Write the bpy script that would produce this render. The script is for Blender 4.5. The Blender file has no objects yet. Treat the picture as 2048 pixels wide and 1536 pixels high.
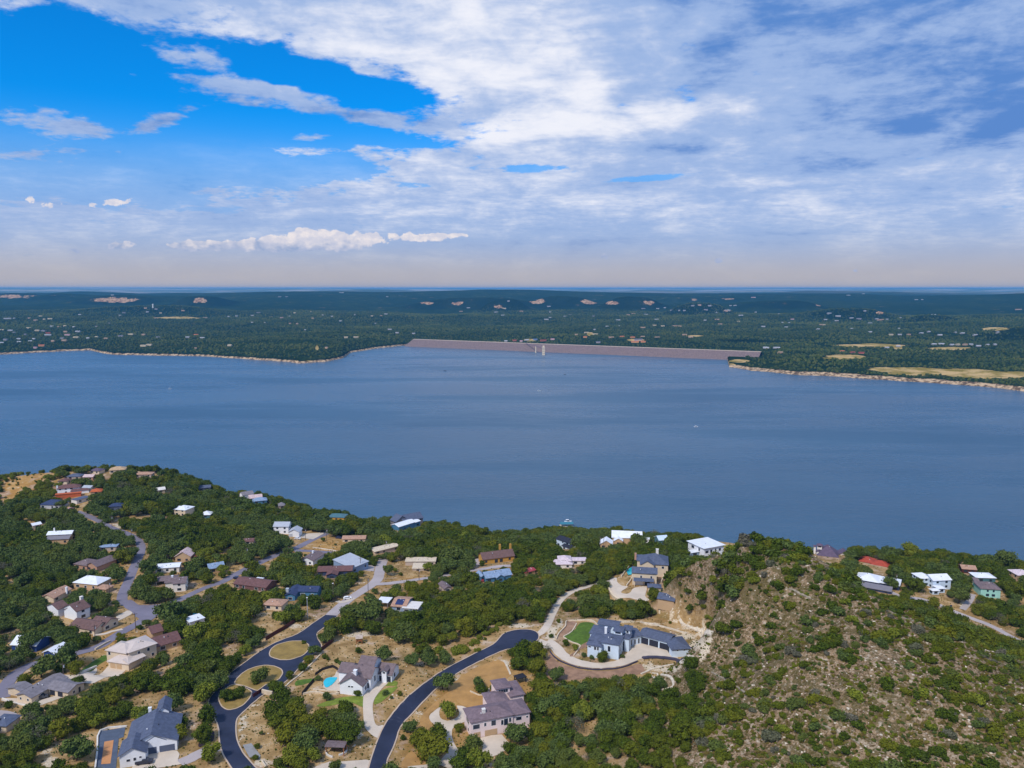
import bpy, bmesh, math, random
import numpy as np
from mathutils import Vector, Matrix
from mathutils.geometry import delaunay_2d_cdt

random.seed(7); rng = np.random.default_rng(7)
scene = bpy.context.scene
# ------------------------------------------------------------------ camera
F = 1550.0; TH = math.radians(7.03); CAMZ = 250.0
CT, ST = math.cos(TH), math.sin(TH)
cam_d = bpy.data.cameras.new("Camera"); cam = bpy.data.objects.new("Camera", cam_d)
scene.collection.objects.link(cam); scene.camera = cam
cam.location = (0, 0, CAMZ); cam.rotation_euler = (math.pi / 2 - TH, 0, 0)
cam_d.sensor_width = 36; cam_d.lens = F / 2048 * 36; cam_d.clip_start = 1; cam_d.clip_end = 200000
scene.render.resolution_x = 1024; scene.render.resolution_y = 768
scene.view_settings.view_transform = 'Standard'; scene.view_settings.look = 'None'
scene.view_settings.exposure = 0; scene.view_settings.gamma = 1
scene.cycles.volume_bounces = 1; scene.cycles.max_bounces = 6; scene.cycles.transparent_max_bounces = 8

def pix_dir(px, py):
    u = (px - 1024) / F; v = (768 - py) / F
    return (u, CT + v * ST, -ST + v * CT)          # camera depth = 1
def at_depth(px, py, c):
    d = pix_dir(px, py); return (d[0] * c, d[1] * c, CAMZ + d[2] * c)
def at_z(px, py, z):
    d = pix_dir(px, py); c = (z - CAMZ) / d[2]; return (d[0] * c, d[1] * c, z)
def proj(x, y, z):
    zz = np.asarray(z) - CAMZ; c = y * CT - zz * ST; v = y * ST + zz * CT
    return 1024 + F * x / c, 768 - F * v / c, c

# ------------------------------------------------------------------ node helper
class E:
    """socket expression"""
    nt = None
    def __init__(s, v): s.v = v
    @staticmethod
    def m(op, *a, clamp=False):
        n = E.nt.nodes.new('ShaderNodeMath'); n.operation = op; n.use_clamp = clamp
        for i, x in enumerate(a):
            x = x.v if isinstance(x, E) else x
            if isinstance(x, (int, float)): n.inputs[i].default_value = x
            else: E.nt.links.new(x, n.inputs[i])
        return E(n.outputs[0])
    def __add__(s, o): return E.m('ADD', s, o)
    __radd__ = __add__
    def __sub__(s, o): return E.m('SUBTRACT', s, o)
    def __rsub__(s, o): return E.m('SUBTRACT', o, s)
    def __mul__(s, o): return E.m('MULTIPLY', s, o)
    __rmul__ = __mul__
    def __truediv__(s, o): return E.m('DIVIDE', s, o)
def sstep(x, a, b):
    n = E.nt.nodes.new('ShaderNodeMapRange'); n.interpolation_type = 'SMOOTHSTEP'
    E.nt.links.new(x.v, n.inputs[0]); n.inputs[1].default_value = a; n.inputs[2].default_value = b
    return E(n.outputs[0])
def mixc(f, a, b, mode='MIX'):
    n = E.nt.nodes.new('ShaderNodeMix'); n.data_type = 'RGBA'; n.blend_type = mode
    for s, x in ((n.inputs[0], f), (n.inputs[6], a), (n.inputs[7], b)):
        x = x.v if isinstance(x, E) else x
        if isinstance(x, (int, float)): s.default_value = x
        elif isinstance(x, tuple): s.default_value = (*x[:3], 1)
        else: E.nt.links.new(x, s)
    return E(n.outputs[2])
def noise(vec, scale, detail=4, rough=.5, dist=0, out=0):
    n = E.nt.nodes.new('ShaderNodeTexNoise'); n.inputs['Scale'].default_value = scale
    n.inputs['Detail'].default_value = detail; n.inputs['Roughness'].default_value = rough
    n.inputs['Distortion'].default_value = dist
    if vec is not None: E.nt.links.new(vec.v, n.inputs['Vector'])
    return E(n.outputs[out])
def comb(x, y, z):
    n = E.nt.nodes.new('ShaderNodeCombineXYZ')
    for i, a in enumerate((x, y, z)):
        if isinstance(a, E): E.nt.links.new(a.v, n.inputs[i])
        else: n.inputs[i].default_value = a
    return E(n.outputs[0])

# ------------------------------------------------------------------ world: Nishita sky with a procedural cloud layer
SUN_EL, SUN_AZ = math.radians(50), math.radians(-148)      # azimuth measured from +Y towards +X
W = bpy.data.worlds.new("World"); scene.world = W; W.use_nodes = True
nt = W.node_tree; nt.nodes.clear(); E.nt = nt
WS = 0.1
bg = nt.nodes.new('ShaderNodeBackground'); bg.inputs[1].default_value = WS
wo = nt.nodes.new('ShaderNodeOutputWorld'); nt.links.new(bg.outputs[0], wo.inputs[0])
sky = nt.nodes.new('ShaderNodeTexSky'); sky.sky_type = 'NISHITA'; sky.sun_disc = False
sky.sun_elevation = SUN_EL; sky.sun_rotation = SUN_AZ; sky.altitude = 400; sky.dust_density = .6; sky.ozone_density = 2
tc = nt.nodes.new('ShaderNodeTexCoord')
sep = nt.nodes.new('ShaderNodeSeparateXYZ'); nt.links.new(tc.outputs['Generated'], sep.inputs[0])
X, Y, Z = (E(sep.outputs[i]) for i in range(3))
DEG = 180 / math.pi
AZ = E.m('ARCTAN2', X, Y) * DEG
EL = E.m('ARCSINE', Z) * DEG
def azel(px, py):
    d = Vector(pix_dir(px, py)).normalized(); return math.degrees(math.atan2(d.x, d.y)), math.degrees(math.asin(d.z))
# cloud sheet coordinates: softened projection to a plane overhead, so streaks flatten to the horizon
zz = E.m('MAXIMUM', Z, 0.0) + 0.10
PX, PY = X / zz, Y / zz
P2 = comb(PX, PY, 0.0)
PA = comb(AZ, EL * 1.0, 3.0)
warp = noise(comb(AZ, EL * 1.6, 0), .10, 3, .5)
warp2 = noise(comb(AZ, EL * 1.6, 7), .10, 3, .5)
def blob(px, py, rx, ry, rot=0.0, w=1.0, wob=6.0):
    """soft ellipse in azimuth / elevation; radii in photo pixels"""
    a0, e0 = azel(px, py); k = math.cos(math.radians(a0)); k = .0370 * max(.55, k)
    c, s = math.cos(math.radians(rot)), math.sin(math.radians(rot))
    da = AZ - a0 + (warp - .5) * wob; de = EL - e0 + (warp2 - .5) * wob * .5
    u = (da * c + de * s) * (1 / (rx * k)); v = (de * c - da * s) * (1 / (ry * k))
    r2 = u * u + v * v
    return E.m('POWER', 2.71828, r2 * -1.0) * w
def total(lst):
    t = lst[0]
    for b in lst[1:]: t = t + b
    return t
clear = total([
    blob(60, 190, 330, 115, 0, 1.25), blob(330, 215, 330, 120, 0, 1.25), blob(560, 160, 200, 60, -10, .95),
    blob(720, 175, 150, 26, -8, .9, 2), blob(100, 330, 330, 70, 0, .95), blob(430, 300, 240, 55, 0, 1.0),
    blob(770, 275, 190, 16, -3, 1.0, 2), blob(60, 60, 90, 14, 0, .3, 2),
    blob(1060, 335, 70, 9, 0, .75, 1), blob(1280, 357, 90, 7, 3, .7, 1), blob(840, 372, 60, 9, 0, .45, 1),
])
clear = E.m('MINIMUM', clear, .98)
clear = clear + total([
    blob(660, 222, 170, 22, -10, -.62, 4), blob(655, 298, 130, 13, 8, -.42, 3), blob(620, 275, 60, 8, 8, -.4, 2),
    blob(60, 238, 150, 34, 0, -.46, 8), blob(352, 248, 62, 18, 5, -.62, 5), blob(408, 112, 34, 34, 20, -.55, 7), blob(30, 300, 110, 22, 0, -.42, 6), blob(200, 300, 70, 7, 0, -.4, 2),
    blob(490, 183, 90, 17, 8, -.55, 6), blob(345, 105, 34, 22, -20, -.5, 6), blob(365, 165, 60, 14, 0, -.42, 6), blob(135, 40, 60, 16, 0, .35, 5), blob(380, 345, 110, 9, 0, -.42, 2), blob(400, 384, 60, 10, 0, -.4, 3),
    blob(275, 152, 24, 8, 0, -.4, 3), blob(470, 215, 80, 12, 6, -.42, 6), blob(560, 180, 60, 12, -8, -.42, 6), blob(180, 250, 80, 12, 0, -.4, 6), blob(290, 330, 90, 9, 0, -.4, 4), blob(500, 300, 80, 9, 0, -.38, 4), blob(100, 215, 40, 10, 0, -.3, 4)])
n1 = noise(P2, 2.6, 9, .6, .25); n2 = noise(P2, 9.0, 8, .62)
na = noise(comb(AZ, EL * 2.2, 3.0), .30, 8, .6, .2)
n3 = noise(P2, 24.0, 6, .6)
edge = (n1 - .5) * .9 + (na - .5) * 1.0 + (n2 - .5) * .55 + (n3 - .5) * .30
cover = 1.0 - sstep(clear + edge * -1.25, .28, .66)
thin = sstep(EL * -1.0 + edge * 3.0, -9.5, -4.0)           # lower sky: veil over the blue
veil = sstep(EL * -1.0, -11.0, -4.0)
cover = E.m('MAXIMUM', cover, veil * .62)
# brightness of the sheet
streak = noise(comb(AZ * .55 + warp * 5.0, EL * 2.6 + warp2 * 5.0, 5.0), .22, 7, .56, .4)
puff = noise(comb(AZ + warp * 4.0, EL * 1.6, 9.0), .25, 8, .58, .3)
bright = total([
    blob(930, 60, 330, 90, -8, .50), blob(1030, 190, 330, 70, -6, .42), blob(1080, 20, 130, 60, 0, .25), blob(1170, 245, 300, 24, 3, .34, 3),
    blob(820, 330, 420, 40, 0, .28), blob(300, 40, 420, 40, 0, .34), blob(1060, 270, 250, 30, 0, .15),
    blob(1500, 150, 260, 90, -10, .16), blob(1930, 340, 160, 30, 0, .20), blob(1500, 300, 300, 26, 0, .16),
    blob(1230, 130, 50, 90, 20, -.28), blob(1290, 60, 120, 30, -30, -.10), blob(1720, 60, 260, 60, 10, -.10), blob(1380, 300, 70, 9, -4, -.30, 2), blob(1830, 256, 36, 15, 0, -.42, 2),
    blob(1990, 262, 90, 20, 18, -.42, 2), blob(1280, 290, 120, 10, 0, -.18, 3), blob(1700, 330, 160, 12, 0, -.14, 3), blob(1180, 483, 300, 8, 0, -.20, 2),
    blob(1600, 464, 110, 5, 0, -.18, 1), blob(1300, 380, 500, 20, 0, .08), blob(930, 500, 330, 12, 0, -.12, 2), blob(1800, 150, 420, 170, 0, -.15), blob(1480, 70, 120, 60, 30, -.10), blob(1420, 215, 120, 26, 10, .16, 3), blob(1180, 160, 60, 30, 0, .2, 3),
])
bval = bright * .84 + (streak - .5) * .90 + (puff - .5) * .70 + (n2 - .5) * .42 + (n3 - .5) * .22 + sstep(EL * -1.0, -12.0, -4.0) * .22 + .30
bval = E.m('MULTIPLY', bval, 1.0, clamp=True)
K = 1 / WS
def cc(c, k=K): return tuple(x * k for x in c)
def lin(r, g, b):
    f = lambda v: ((v / 255 + .055) / 1.055) ** 2.4 if v > 10 else v / 255 / 12.92
    return (f(r), f(g), f(b))
cl = mixc(sstep(bval, .0, .42), cc(lin(92, 138, 206)), cc(lin(158, 184, 228)))
cl = mixc(sstep(bval, .38, 1.0), cl, cc(lin(240, 242, 252)))
# clear part of the sky: Nishita, deepened to the photograph's blue
tint = mixc(1.0, E(sky.outputs[0]), (0.02, .86, 1.70), 'MULTIPLY')
tint = mixc(sstep(EL * -1.0, -12.5, -4.5) * .9, tint, cc(lin(118, 172, 234)))
col = mixc(cover, tint, cl)
# haze near the horizon
hz = mixc(sstep(EL, .1, 4.5), cc(lin(186, 178, 178)), cc(lin(160, 180, 214)))
col = mixc(sstep(EL * -1.0, -6.2, -.6) * .9, col, hz)
# cumulus row low over the horizon
cum = total([blob(625, 480, 62, 20, 0, 1.25, 1), blob(700, 484, 60, 15, 0, 1.1, 1), blob(560, 489, 75, 12, 0, 1.1, 1), blob(440, 492, 95, 9, 0, 1.0, 1),
             blob(385, 490, 30, 10, 0, .6, 1), blob(820, 476, 60, 10, 0, .85, 1), blob(905, 471, 45, 6, 0, .75, 1), blob(236, 490, 24, 12, 0, .7, 1), blob(150, 500, 24, 8, 0, .55, 1),
             blob(1216, 515, 26, 9, 0, .5, 1), blob(1437, 521, 14, 7, 0, .6, 1), blob(225, 405, 90, 9, 8, .42, 1), blob(60, 403, 70, 12, 0, .36, 1), blob(1690, 538, 30, 6, 0, .4, 1)])
nc = noise(comb(AZ, EL * 1.15, 1.0), 1.15, 7, .6)
cm = sstep(cum + (nc - .5) * 2.1, .42, .56) * sstep(cum, .12, .3)
cb = sstep(EL + (nc - .5) * 2.6, 2.5, 3.6)
cumc = mixc(cb, cc(lin(152, 170, 206)), cc(lin(246, 236, 234)))
cum_shade = sstep(noise(comb(AZ, EL * 1.5, 1.6), 1.3, 6, .6), .35, .62)
cumc = mixc(cum_shade * .55, cumc, cc(lin(190, 196, 220)))
col = mixc(cm * .86, col, cumc)
nt.links.new(col.v, bg.inputs[0])

sl = bpy.data.lights.new("sun", 'SUN'); so = bpy.data.objects.new("sun", sl); scene.collection.objects.link(so)
sl.energy = 3.2; sl.angle = math.radians(7); sl.color = (1.0, .95, .88)
sd = Vector((math.sin(SUN_AZ) * math.cos(SUN_EL), math.cos(SUN_AZ) * math.cos(SUN_EL), math.sin(SUN_EL)))
so.rotation_euler = sd.to_track_quat('Z', 'Y').to_euler(); so.location = (-200, -200, 600)

# ------------------------------------------------------------------ materials
MATS = {}
def mat(name, col, rough=.75, var=.12, vscale=.6, bump=0.0, bscale=3.0, metal=0.0, obj=False, spec=.3, col2=None):
    if name in MATS: return MATS[name]
    m = bpy.data.materials.new(name); m.use_nodes = True; t = m.node_tree; E.nt = t
    b = t.nodes['Principled BSDF']; b.inputs['Roughness'].default_value = rough; b.inputs['Metallic'].default_value = metal
    b.inputs['Specular IOR Level'].default_value = spec
    g = t.nodes.new('ShaderNodeNewGeometry'); p = E(g.outputs['Position'])
    n = noise(p, vscale, 5, .6)
    lo = tuple(c * (1 - var) for c in col); hi = tuple(min(1, c * (1 + var)) for c in (col2 or col))
    c = mixc(sstep(n, .3, .7), lo, hi)
    fine = noise(p, vscale * 7, 3, .6)
    c = mixc(fine * var * 1.5, c, tuple(x * .55 for x in col))
    t.links.new(c.v, b.inputs['Base Color'])
    if bump:
        bp = t.nodes.new('ShaderNodeBump'); bp.inputs['Strength'].default_value = bump; bp.inputs['Distance'].default_value = .1
        t.links.new(noise(p, bscale, 4, .6).v, bp.inputs['Height']); t.links.new(bp.outputs[0], b.inputs['Normal'])
    MATS[name] = m; return m
def seam(name, col, rough=.45, pitch=.45, metal=0.0, var=.06):
    """ribbed metal / shingled roof: ribs run down the slope via UV"""
    if name in MATS: return MATS[name]
    m = mat(name, col, rough, var, .35, metal=metal, spec=.4); t = m.node_tree; E.nt = t
    b = t.nodes['Principled BSDF']
    uv = t.nodes.new('ShaderNodeUVMap'); s = t.nodes.new('ShaderNodeSeparateXYZ'); t.links.new(uv.outputs[0], s.inputs[0])
    w = E.m('FRACT', E(s.outputs[0]) / pitch); w = E.m('GREATER_THAN', w, .86)
    bp = t.nodes.new('ShaderNodeBump'); bp.inputs['Strength'].default_value = .8; bp.inputs['Distance'].default_value = .05
    t.links.new(w.v, bp.inputs['Height']); t.links.new(bp.outputs[0], b.inputs['Normal'])
    return m
def shingle(name, col, var=.2):
    if name in MATS: return MATS[name]
    m = mat(name, col, .85, var, .8); t = m.node_tree; E.nt = t
    b = t.nodes['Principled BSDF']
    uv = t.nodes.new('ShaderNodeUVMap'); s = t.nodes.new('ShaderNodeSeparateXYZ'); t.links.new(uv.outputs[0], s.inputs[0])
    w = E.m('FRACT', E(s.outputs[1]) / .35)
    bp = t.nodes.new('ShaderNodeBump'); bp.inputs['Strength'].default_value = .7; bp.inputs['Distance'].default_value = .04
    t.links.new(w.v, bp.inputs['Height']); t.links.new(bp.outputs[0], b.inputs['Normal'])
    return m

# ------------------------------------------------------------------ object helpers
COL = scene.collection
def tag(o, label=None, cat=None, group=None, kind=None):
    if label: o['label'] = label
    if cat: o['category'] = cat
    if group: o['group'] = group
    if kind: o['kind'] = kind
    return o
def link(o, parent=None):
    COL.objects.link(o)
    if parent is not None: o.parent = parent
    return o
def mesh_np(name, V, Fc, smooth=False):
    me = bpy.data.meshes.new(name); V = np.asarray(V, np.float32)
    me.vertices.add(len(V)); me.vertices.foreach_set('co', V.ravel())
    Fc = np.asarray(Fc, np.int32); k = Fc.shape[1]
    me.loops.add(Fc.size); me.loops.foreach_set('vertex_index', Fc.ravel())
    me.polygons.add(len(Fc)); me.polygons.foreach_set('loop_start', np.arange(0, Fc.size, k, dtype=np.int32))
    me.update(calc_edges=True); me.validate()
    if smooth: me.polygons.foreach_set('use_smooth', np.ones(len(me.polygons), bool))
    return me
def empty(name, loc, rz=0.0):
    o = bpy.data.objects.new(name, None); o.location = loc; o.rotation_euler = (0, 0, rz); o.empty_display_size = .5
    return link(o)
class MB:
    """mesh builder with uvs in metres"""
    def __init__(s): s.v = []; s.f = []; s.uv = []; s.mi = []
    def face(s, pts, uv=None, mi=0):
        i = len(s.v); s.v += [tuple(p) for p in pts]; s.f.append(tuple(range(i, i + len(pts))))
        s.uv += uv if uv else [(p[0], p[1]) for p in pts]; s.mi.append(mi)
    def box(s, x0, y0, z0, x1, y1, z1, mi=0, bottom=True):
        a = [(x0, y0), (x1, y0), (x1, y1), (x0, y1)]
        for k in range(4):
            p, q = a[k], a[(k + 1) % 4]; L = math.hypot(q[0] - p[0], q[1] - p[1])
            s.face([(*p, z0), (*q, z0), (*q, z1), (*p, z1)], [(0, 0), (L, 0), (L, z1 - z0), (0, z1 - z0)], mi)
        s.face([(*p, z1) for p in a], None, mi)
        if bottom: s.face([(*p, z0) for p in reversed(a)], None, mi)
    def tube(s, p, q, r0, r1=None, n=8, caps=True):
        r1 = r0 if r1 is None else r1
        p, q = Vector(p), Vector(q); d = (q - p).normalized(); a = d.orthogonal().normalized(); b = d.cross(a)
        R0 = [p + (a * math.cos(t) + b * math.sin(t)) * r0 for t in [2 * math.pi * k / n for k in range(n)]]
        R1 = [q + (a * math.cos(t) + b * math.sin(t)) * r1 for t in [2 * math.pi * k / n for k in range(n)]]
        for k in range(n): s.face([R0[k], R0[(k + 1) % n], R1[(k + 1) % n], R1[k]])
        if caps: s.face(R1); s.face(list(reversed(R0)))
    def build(s, name, material, parent=None, smooth=False, merge=False):
        me = bpy.data.meshes.new(name); me.from_pydata(s.v, [], s.f)
        uvl = me.uv_layers.new(name='UVMap'); uvl.data.foreach_set('uv', np.array(s.uv, np.float32).ravel())
        ms = material if isinstance(material, (list, tuple)) else [material]
        for m in ms: me.materials.append(m)
        if len(ms) > 1: me.polygons.foreach_set('material_index', np.array(s.mi, np.int32))
        if smooth: me.polygons.foreach_set('use_smooth', np.ones(len(me.polygons), bool))
        me.update()
        return link(bpy.data.objects.new(name, me), parent)
# ------------------------------------------------------------------ near terrain (heightfield from surveyed control points)
CP = [(0,1536,88),(300,1530,87),(600,1536,84),(900,1536,80),(1100,1536,84),(1300,1536,94),(1560,1536,104),(1800,1536,110),(2048,1536,113),
(0,1400,83),(200,1400,83),(420,1400,83),(560,1360,82),(720,1370,83),(850,1380,80),(980,1400,79),(1000,1480,78),(1130,1400,81),(1300,1400,88),(1420,1400,99),(1560,1400,111),(1750,1400,119),(2048,1400,116),
(0,1250,77),(150,1280,79),(300,1230,76),(450,1270,78),(640,1250,79),(800,1290,79),(1000,1280,79),(1060,1265,79),(1160,1290,79),(1270,1310,79),(1380,1300,80),(1150,1330,79),(1440,1285,96),(1500,1290,110),(1600,1290,121),(1750,1290,125),(1900,1300,123),
(0,1120,74),(130,1120,72),(280,1090,73),(360,1180,72),(480,1140,70),(600,1100,66),(700,1200,74),(760,1160,70),(900,1150,66),(1000,1120,62),(1150,1200,73),(1290,1175,75),(1330,1200,78),(1240,1240,78),(1390,1190,100),(1450,1200,119),(1500,1150,130),

(1410,1105,68),(1330,1095,64),(1660,1117,61),(1750,1165,62),(1850,1185,62),(1970,1195,60),(1950,1240,60),(2048,1290,58),(1905,1215,61),
(60,950,78),(0,1010,66),(150,990,72),(240,948,77),(330,950,71),(440,990,63),(540,1012,58),(590,1060,62),(650,1035,53),(720,1048,51),(820,1055,50),(940,1072,46),(1000,1082,44),(1070,1075,43),(1130,1072,43),(1240,1085,54),
(200,1030,72),(330,1030,68),(450,1060,64),(100,1060,72)]
cw = [at_z(*p) for p in CP]
for px, py, z in [(1560,1100,136),(1620,1112,134),(1655,1134,130),(1480,1106,131),(1520,1102,134),(1404,1120,117),(1440,1110,124),(1370,1132,108),(1700,1162,126),(1760,1196,123),(1850,1220,123),(1950,1288,117),(2048,1322,113)]:
    q = at_z(px, py, z); c = proj(*q)[2]; cw.append(q); cw.append((q[0] * (c + 26) / c, q[1] * (c + 26) / c, z - 13))
cw += [(-220, 110, 92), (0, 110, 90), (90, 110, 96), (220, 110, 118), (-400, 300, 84), (-520, 500, 74), (-560, 800, 66), (330, 250, 112)]
for px, c, z in [(1560, 480, 66), (1480, 480, 68), (1560, 430, 92), (1650, 440, 74), (1750, 420, 76), (1850, 400, 74), (1950, 375, 76), (2048, 380, 64), (2200, 400, 56), (2200, 500, 55)]:
    cw.append(((px - 1024) / F * c, c, z))
cw = np.array(cw)
def tps_fit(P, lam=8.0):
    n = len(P); d = np.hypot(P[:, None, 0] - P[None, :, 0], P[:, None, 1] - P[None, :, 1])
    K = np.where(d > 0, d * d * np.log(d + 1e-9), 0) + lam * np.eye(n)
    A = np.zeros((n + 3, n + 3)); A[:n, :n] = K; A[:n, n] = 1; A[:n, n + 1:] = P[:, :2]; A[n:, :n] = A[:n, n:].T
    b = np.zeros(n + 3); b[:n] = P[:, 2]
    return np.linalg.solve(A, b)
tw = tps_fit(cw)
def tps(x, y):
    out = tw[-3] + tw[-2] * x + tw[-1] * y
    for i in range(len(cw)):
        d2 = (x - cw[i, 0]) ** 2 + (y - cw[i, 1]) ** 2
        out = out + tw[i] * .5 * d2 * np.log(d2 + 1e-9)
    return out
def vnoise(x, y, s, seed=0):
    """smooth value noise"""
    r = np.random.default_rng(seed); T = r.random((256, 256))
    u, v = x / s, y / s; i, j = np.floor(u).astype(int), np.floor(v).astype(int)
    fu, fv = u - i, v - j; fu = fu * fu * (3 - 2 * fu); fv = fv * fv * (3 - 2 * fv)
    g = lambda a, b: T[a % 256, b % 256]
    return (g(i, j) * (1 - fu) + g(i + 1, j) * fu) * (1 - fv) + (g(i, j + 1) * (1 - fu) + g(i + 1, j + 1) * fu) * fv - .5
CREST = [(-250,955,76),(0,953,78),(60,951,78),(230,946,77),(330,951,70),(440,990,62),(560,1012,55),(650,1036,51),(720,1047,49),(820,1054,48),(940,1072,43),(1000,1083,42),(1060,1076,41),(1130,1072,41),(1230,1078,47),(1330,1092,54),(1450,1103,57),(1560,1108,57),(1660,1116,57),(1750,1128,54),(1820,1130,52),(1900,1140,50),(2048,1152,50),(2300,1160,50)]
ca = []; cr = []
for p in CREST:
    q = at_z(*p); ca.append(math.atan2(q[0], q[1])); cr.append(math.hypot(q[0], q[1]))
ca = np.array(ca); cr = np.array(cr)
GX0, GX1, GY0, GY1, GS = -720.0, 720.0, 60.0, 1010.0, 2.5
gx = np.arange(GX0, GX1 + .1, GS); gy = np.arange(GY0, GY1 + .1, GS)
XX, YY = np.meshgrid(gx, gy)
ang = np.arctan2(XX, YY); rad = np.hypot(XX, YY); rc = np.interp(ang, ca, cr)
rr = np.minimum(rad, rc + 6); s_ = rr / rad
HH = tps(XX * s_, YY * s_)
over = np.maximum(rad - rc - 2, 0)
HH = HH - (np.sqrt(over ** 2 + 64) - 8) * .46
HH = np.maximum(HH, -14) + vnoise(XX, YY, 22, 1) * 1.6 + vnoise(XX, YY, 8, 2) * .35
hillness = np.clip((HH - 92) / 14, 0, 1) * np.clip((XX + 20) / 60, 0, 1)
HH += hillness * (vnoise(XX, YY, 14, 3) * 1.9 + vnoise(XX, YY, 5.5, 4) * 1.0)
def Hn(x, y):
    u = np.clip((np.asarray(x, float) - GX0) / GS, 0, len(gx) - 1.001); v = np.clip((np.asarray(y, float) - GY0) / GS, 0, len(gy) - 1.001)
    i = u.astype(int); j = v.astype(int); fu = u - i; fv = v - j
    return (HH[j, i] * (1 - fu) + HH[j, i + 1] * fu) * (1 - fv) + (HH[j + 1, i] * (1 - fu) + HH[j + 1, i + 1] * fu) * fv
_c = np.arange(90, 1200, .5)
def G(px, py):
    """first point of the land hit by the line of sight through a photo pixel"""
    d = pix_dir(px, py); x, y, z = d[0] * _c, d[1] * _c, CAMZ + d[2] * _c
    hit = np.nonzero(z < Hn(x, y))[0]
    k = hit[0] if len(hit) else len(_c) - 1
    return (x[k], y[k], float(Hn(x[k], y[k])))

def flatten_pad(cx, cy, r0, r1, z):
    d = np.hypot(XX - cx, YY - cy); w = np.clip((r1 - d) / (r1 - r0), 0, 1); w = w * w * (3 - 2 * w)
    HH[:] = HH * (1 - w) + z * w
# ------------------------------------------------------------------ survey frames (parts of the photograph enlarged for measuring) and level pads
ZF = {0: (0, 0, 1), 1: (0, 900, 4.862), 2: (400, 960, 4.862), 3: (780, 1000, 4.862), 4: (1100, 1030, 4.862), 5: (1520, 1060, 3.879),
      6: (0, 1200, 4.571), 7: (400, 1220, 4.862), 8: (780, 1220, 4.862), 9: (1150, 1220, 4.551), 10: (1600, 1220, 4.571)}
def zp(n, x, y): o = ZF[n]; return (o[0] + x / o[2], o[1] + y / o[2])
def zl(n, *pts): return [zp(n, *p) for p in pts]
for n, x, y, z, r0, r1 in [(4, 850, 1270, 79, 36, 46), (4, 900, 700, 76, 18, 30), (7, 1640, 700, 83, 20, 30), (8, 1080, 1120, 78.5, 20, 32), (6, 1420, 1350, 86.5, 16, 28), (6, 1200, 560, 78, 14, 22), (6, 420, 850, 82, 14, 22), (8, 1280, 290, 79, 14, 24), (4, 1520, 400, 67, 14, 24)]:
    q = at_z(*zp(n, x, y), z); flatten_pad(q[0], q[1], r0, r1, z)
# ------------------------------------------------------------------ ground mesh + material
def ground_material():
    m = bpy.data.materials.new('dry_ground'); m.use_nodes = True; t = m.node_tree; E.nt = t
    b = t.nodes['Principled BSDF']; b.inputs['Roughness'].default_value = .95; b.inputs['Specular IOR Level'].default_value = .1
    p = E(t.nodes.new('ShaderNodeNewGeometry').outputs['Position'])
    at = t.nodes.new('ShaderNodeAttribute'); at.attribute_name = 'rocky'; rk = E(at.outputs['Fac'])
    at2 = t.nodes.new('ShaderNodeAttribute'); at2.attribute_name = 'gold'; gd = E(at2.outputs['Fac'])
    big = noise(p, .035, 5, .55); mid = noise(p, .16, 6, .62); fine = noise(p, 1.3, 5, .65); fn2 = noise(p, 3.2, 3, .6)
    grass = mixc(sstep(mid, .36, .62), lin(148, 118, 76), lin(190, 156, 108))
    grass = mixc(sstep(big, .52, .62) * .55, grass, lin(112, 104, 58))
    gold = mixc(sstep(mid, .35, .65), lin(172, 126, 66), lin(190, 148, 86))
    grass = mixc(gd, grass, gold)
    at3 = t.nodes.new('ShaderNodeAttribute'); at3.attribute_name = 'pale'; pl_ = E(at3.outputs['Fac'])
    grass = mixc(sstep(fine, .35, .75) * .35, grass, lin(98, 84, 52))
    soil = mixc(sstep(mid, .4, .6), lin(140, 108, 84), lin(176, 146, 120))
    rock = mixc(sstep(fine, .3, .6), lin(168, 146, 122), lin(222, 208, 188))
    v = t.nodes.new('ShaderNodeTexVoronoi'); v.inputs['Scale'].default_value = 1.1; t.links.new(p.v, v.inputs['Vector'])
    stone = E.m('LESS_THAN', E(v.outputs['Distance']), .36)
    v2 = t.nodes.new('ShaderNodeTexVoronoi'); v2.inputs['Scale'].default_value = .42; t.links.new(p.v, v2.inputs['Vector'])
    stone2 = E.m('LESS_THAN', E(v2.outputs['Distance']), .30)
    rocky = mixc(sstep(fine + (mid - .5) * .6, .36, .56), lin(84, 68, 44), lin(152, 128, 100))
    rocky = mixc(stone * sstep(fn2, .42, .62) * .85, rocky, lin(196, 180, 160))
    rocky = mixc(stone2 * sstep(mid, .46, .58) * .5, rocky, lin(206, 192, 174))
    gp = noise(p, .5, 4, .6)
    rocky = mixc(sstep(gp + (big - .5) * .5, .44, .56) * .72, rocky, lin(84, 76, 40))
    lay = t.nodes.new('ShaderNodeSeparateXYZ'); t.links.new(p.v, lay.inputs[0])
    ledge = noise(comb(E(lay.outputs[0]) * .03, E(lay.outputs[1]) * .03, E(lay.outputs[2]) * .9), 1.0, 4, .6)
    rocky = mixc(sstep(ledge, .60, .66) * .35 * sstep(fine, .4, .6), rocky, lin(190, 178, 158))
    f = sstep(mid + (big - .5) * 1.4, .56, .70)
    base = mixc(f * .8, grass, soil)
    base = mixc(sstep(fn2 + (mid - .5) * 1.2, .66, .76) * .7, base, rock)
    c = mixc(rk, base, rocky)
    c = mixc(sstep(pl_ + (mid - .5) * 1.3 + (fine - .5) * .9, .45, .62), c, mixc(sstep(fn2, .35, .6), lin(176, 152, 124), lin(222, 208, 184)))
    t.links.new(c.v, b.inputs['Base Color'])
    bp = t.nodes.new('ShaderNodeBump'); bp.inputs['Strength'].default_value = .8; bp.inputs['Distance'].default_value = .5
    t.links.new((fine + stone * rk * .5).v, bp.inputs['Height']); t.links.new(bp.outputs[0], b.inputs['Normal'])
    return m
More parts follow.
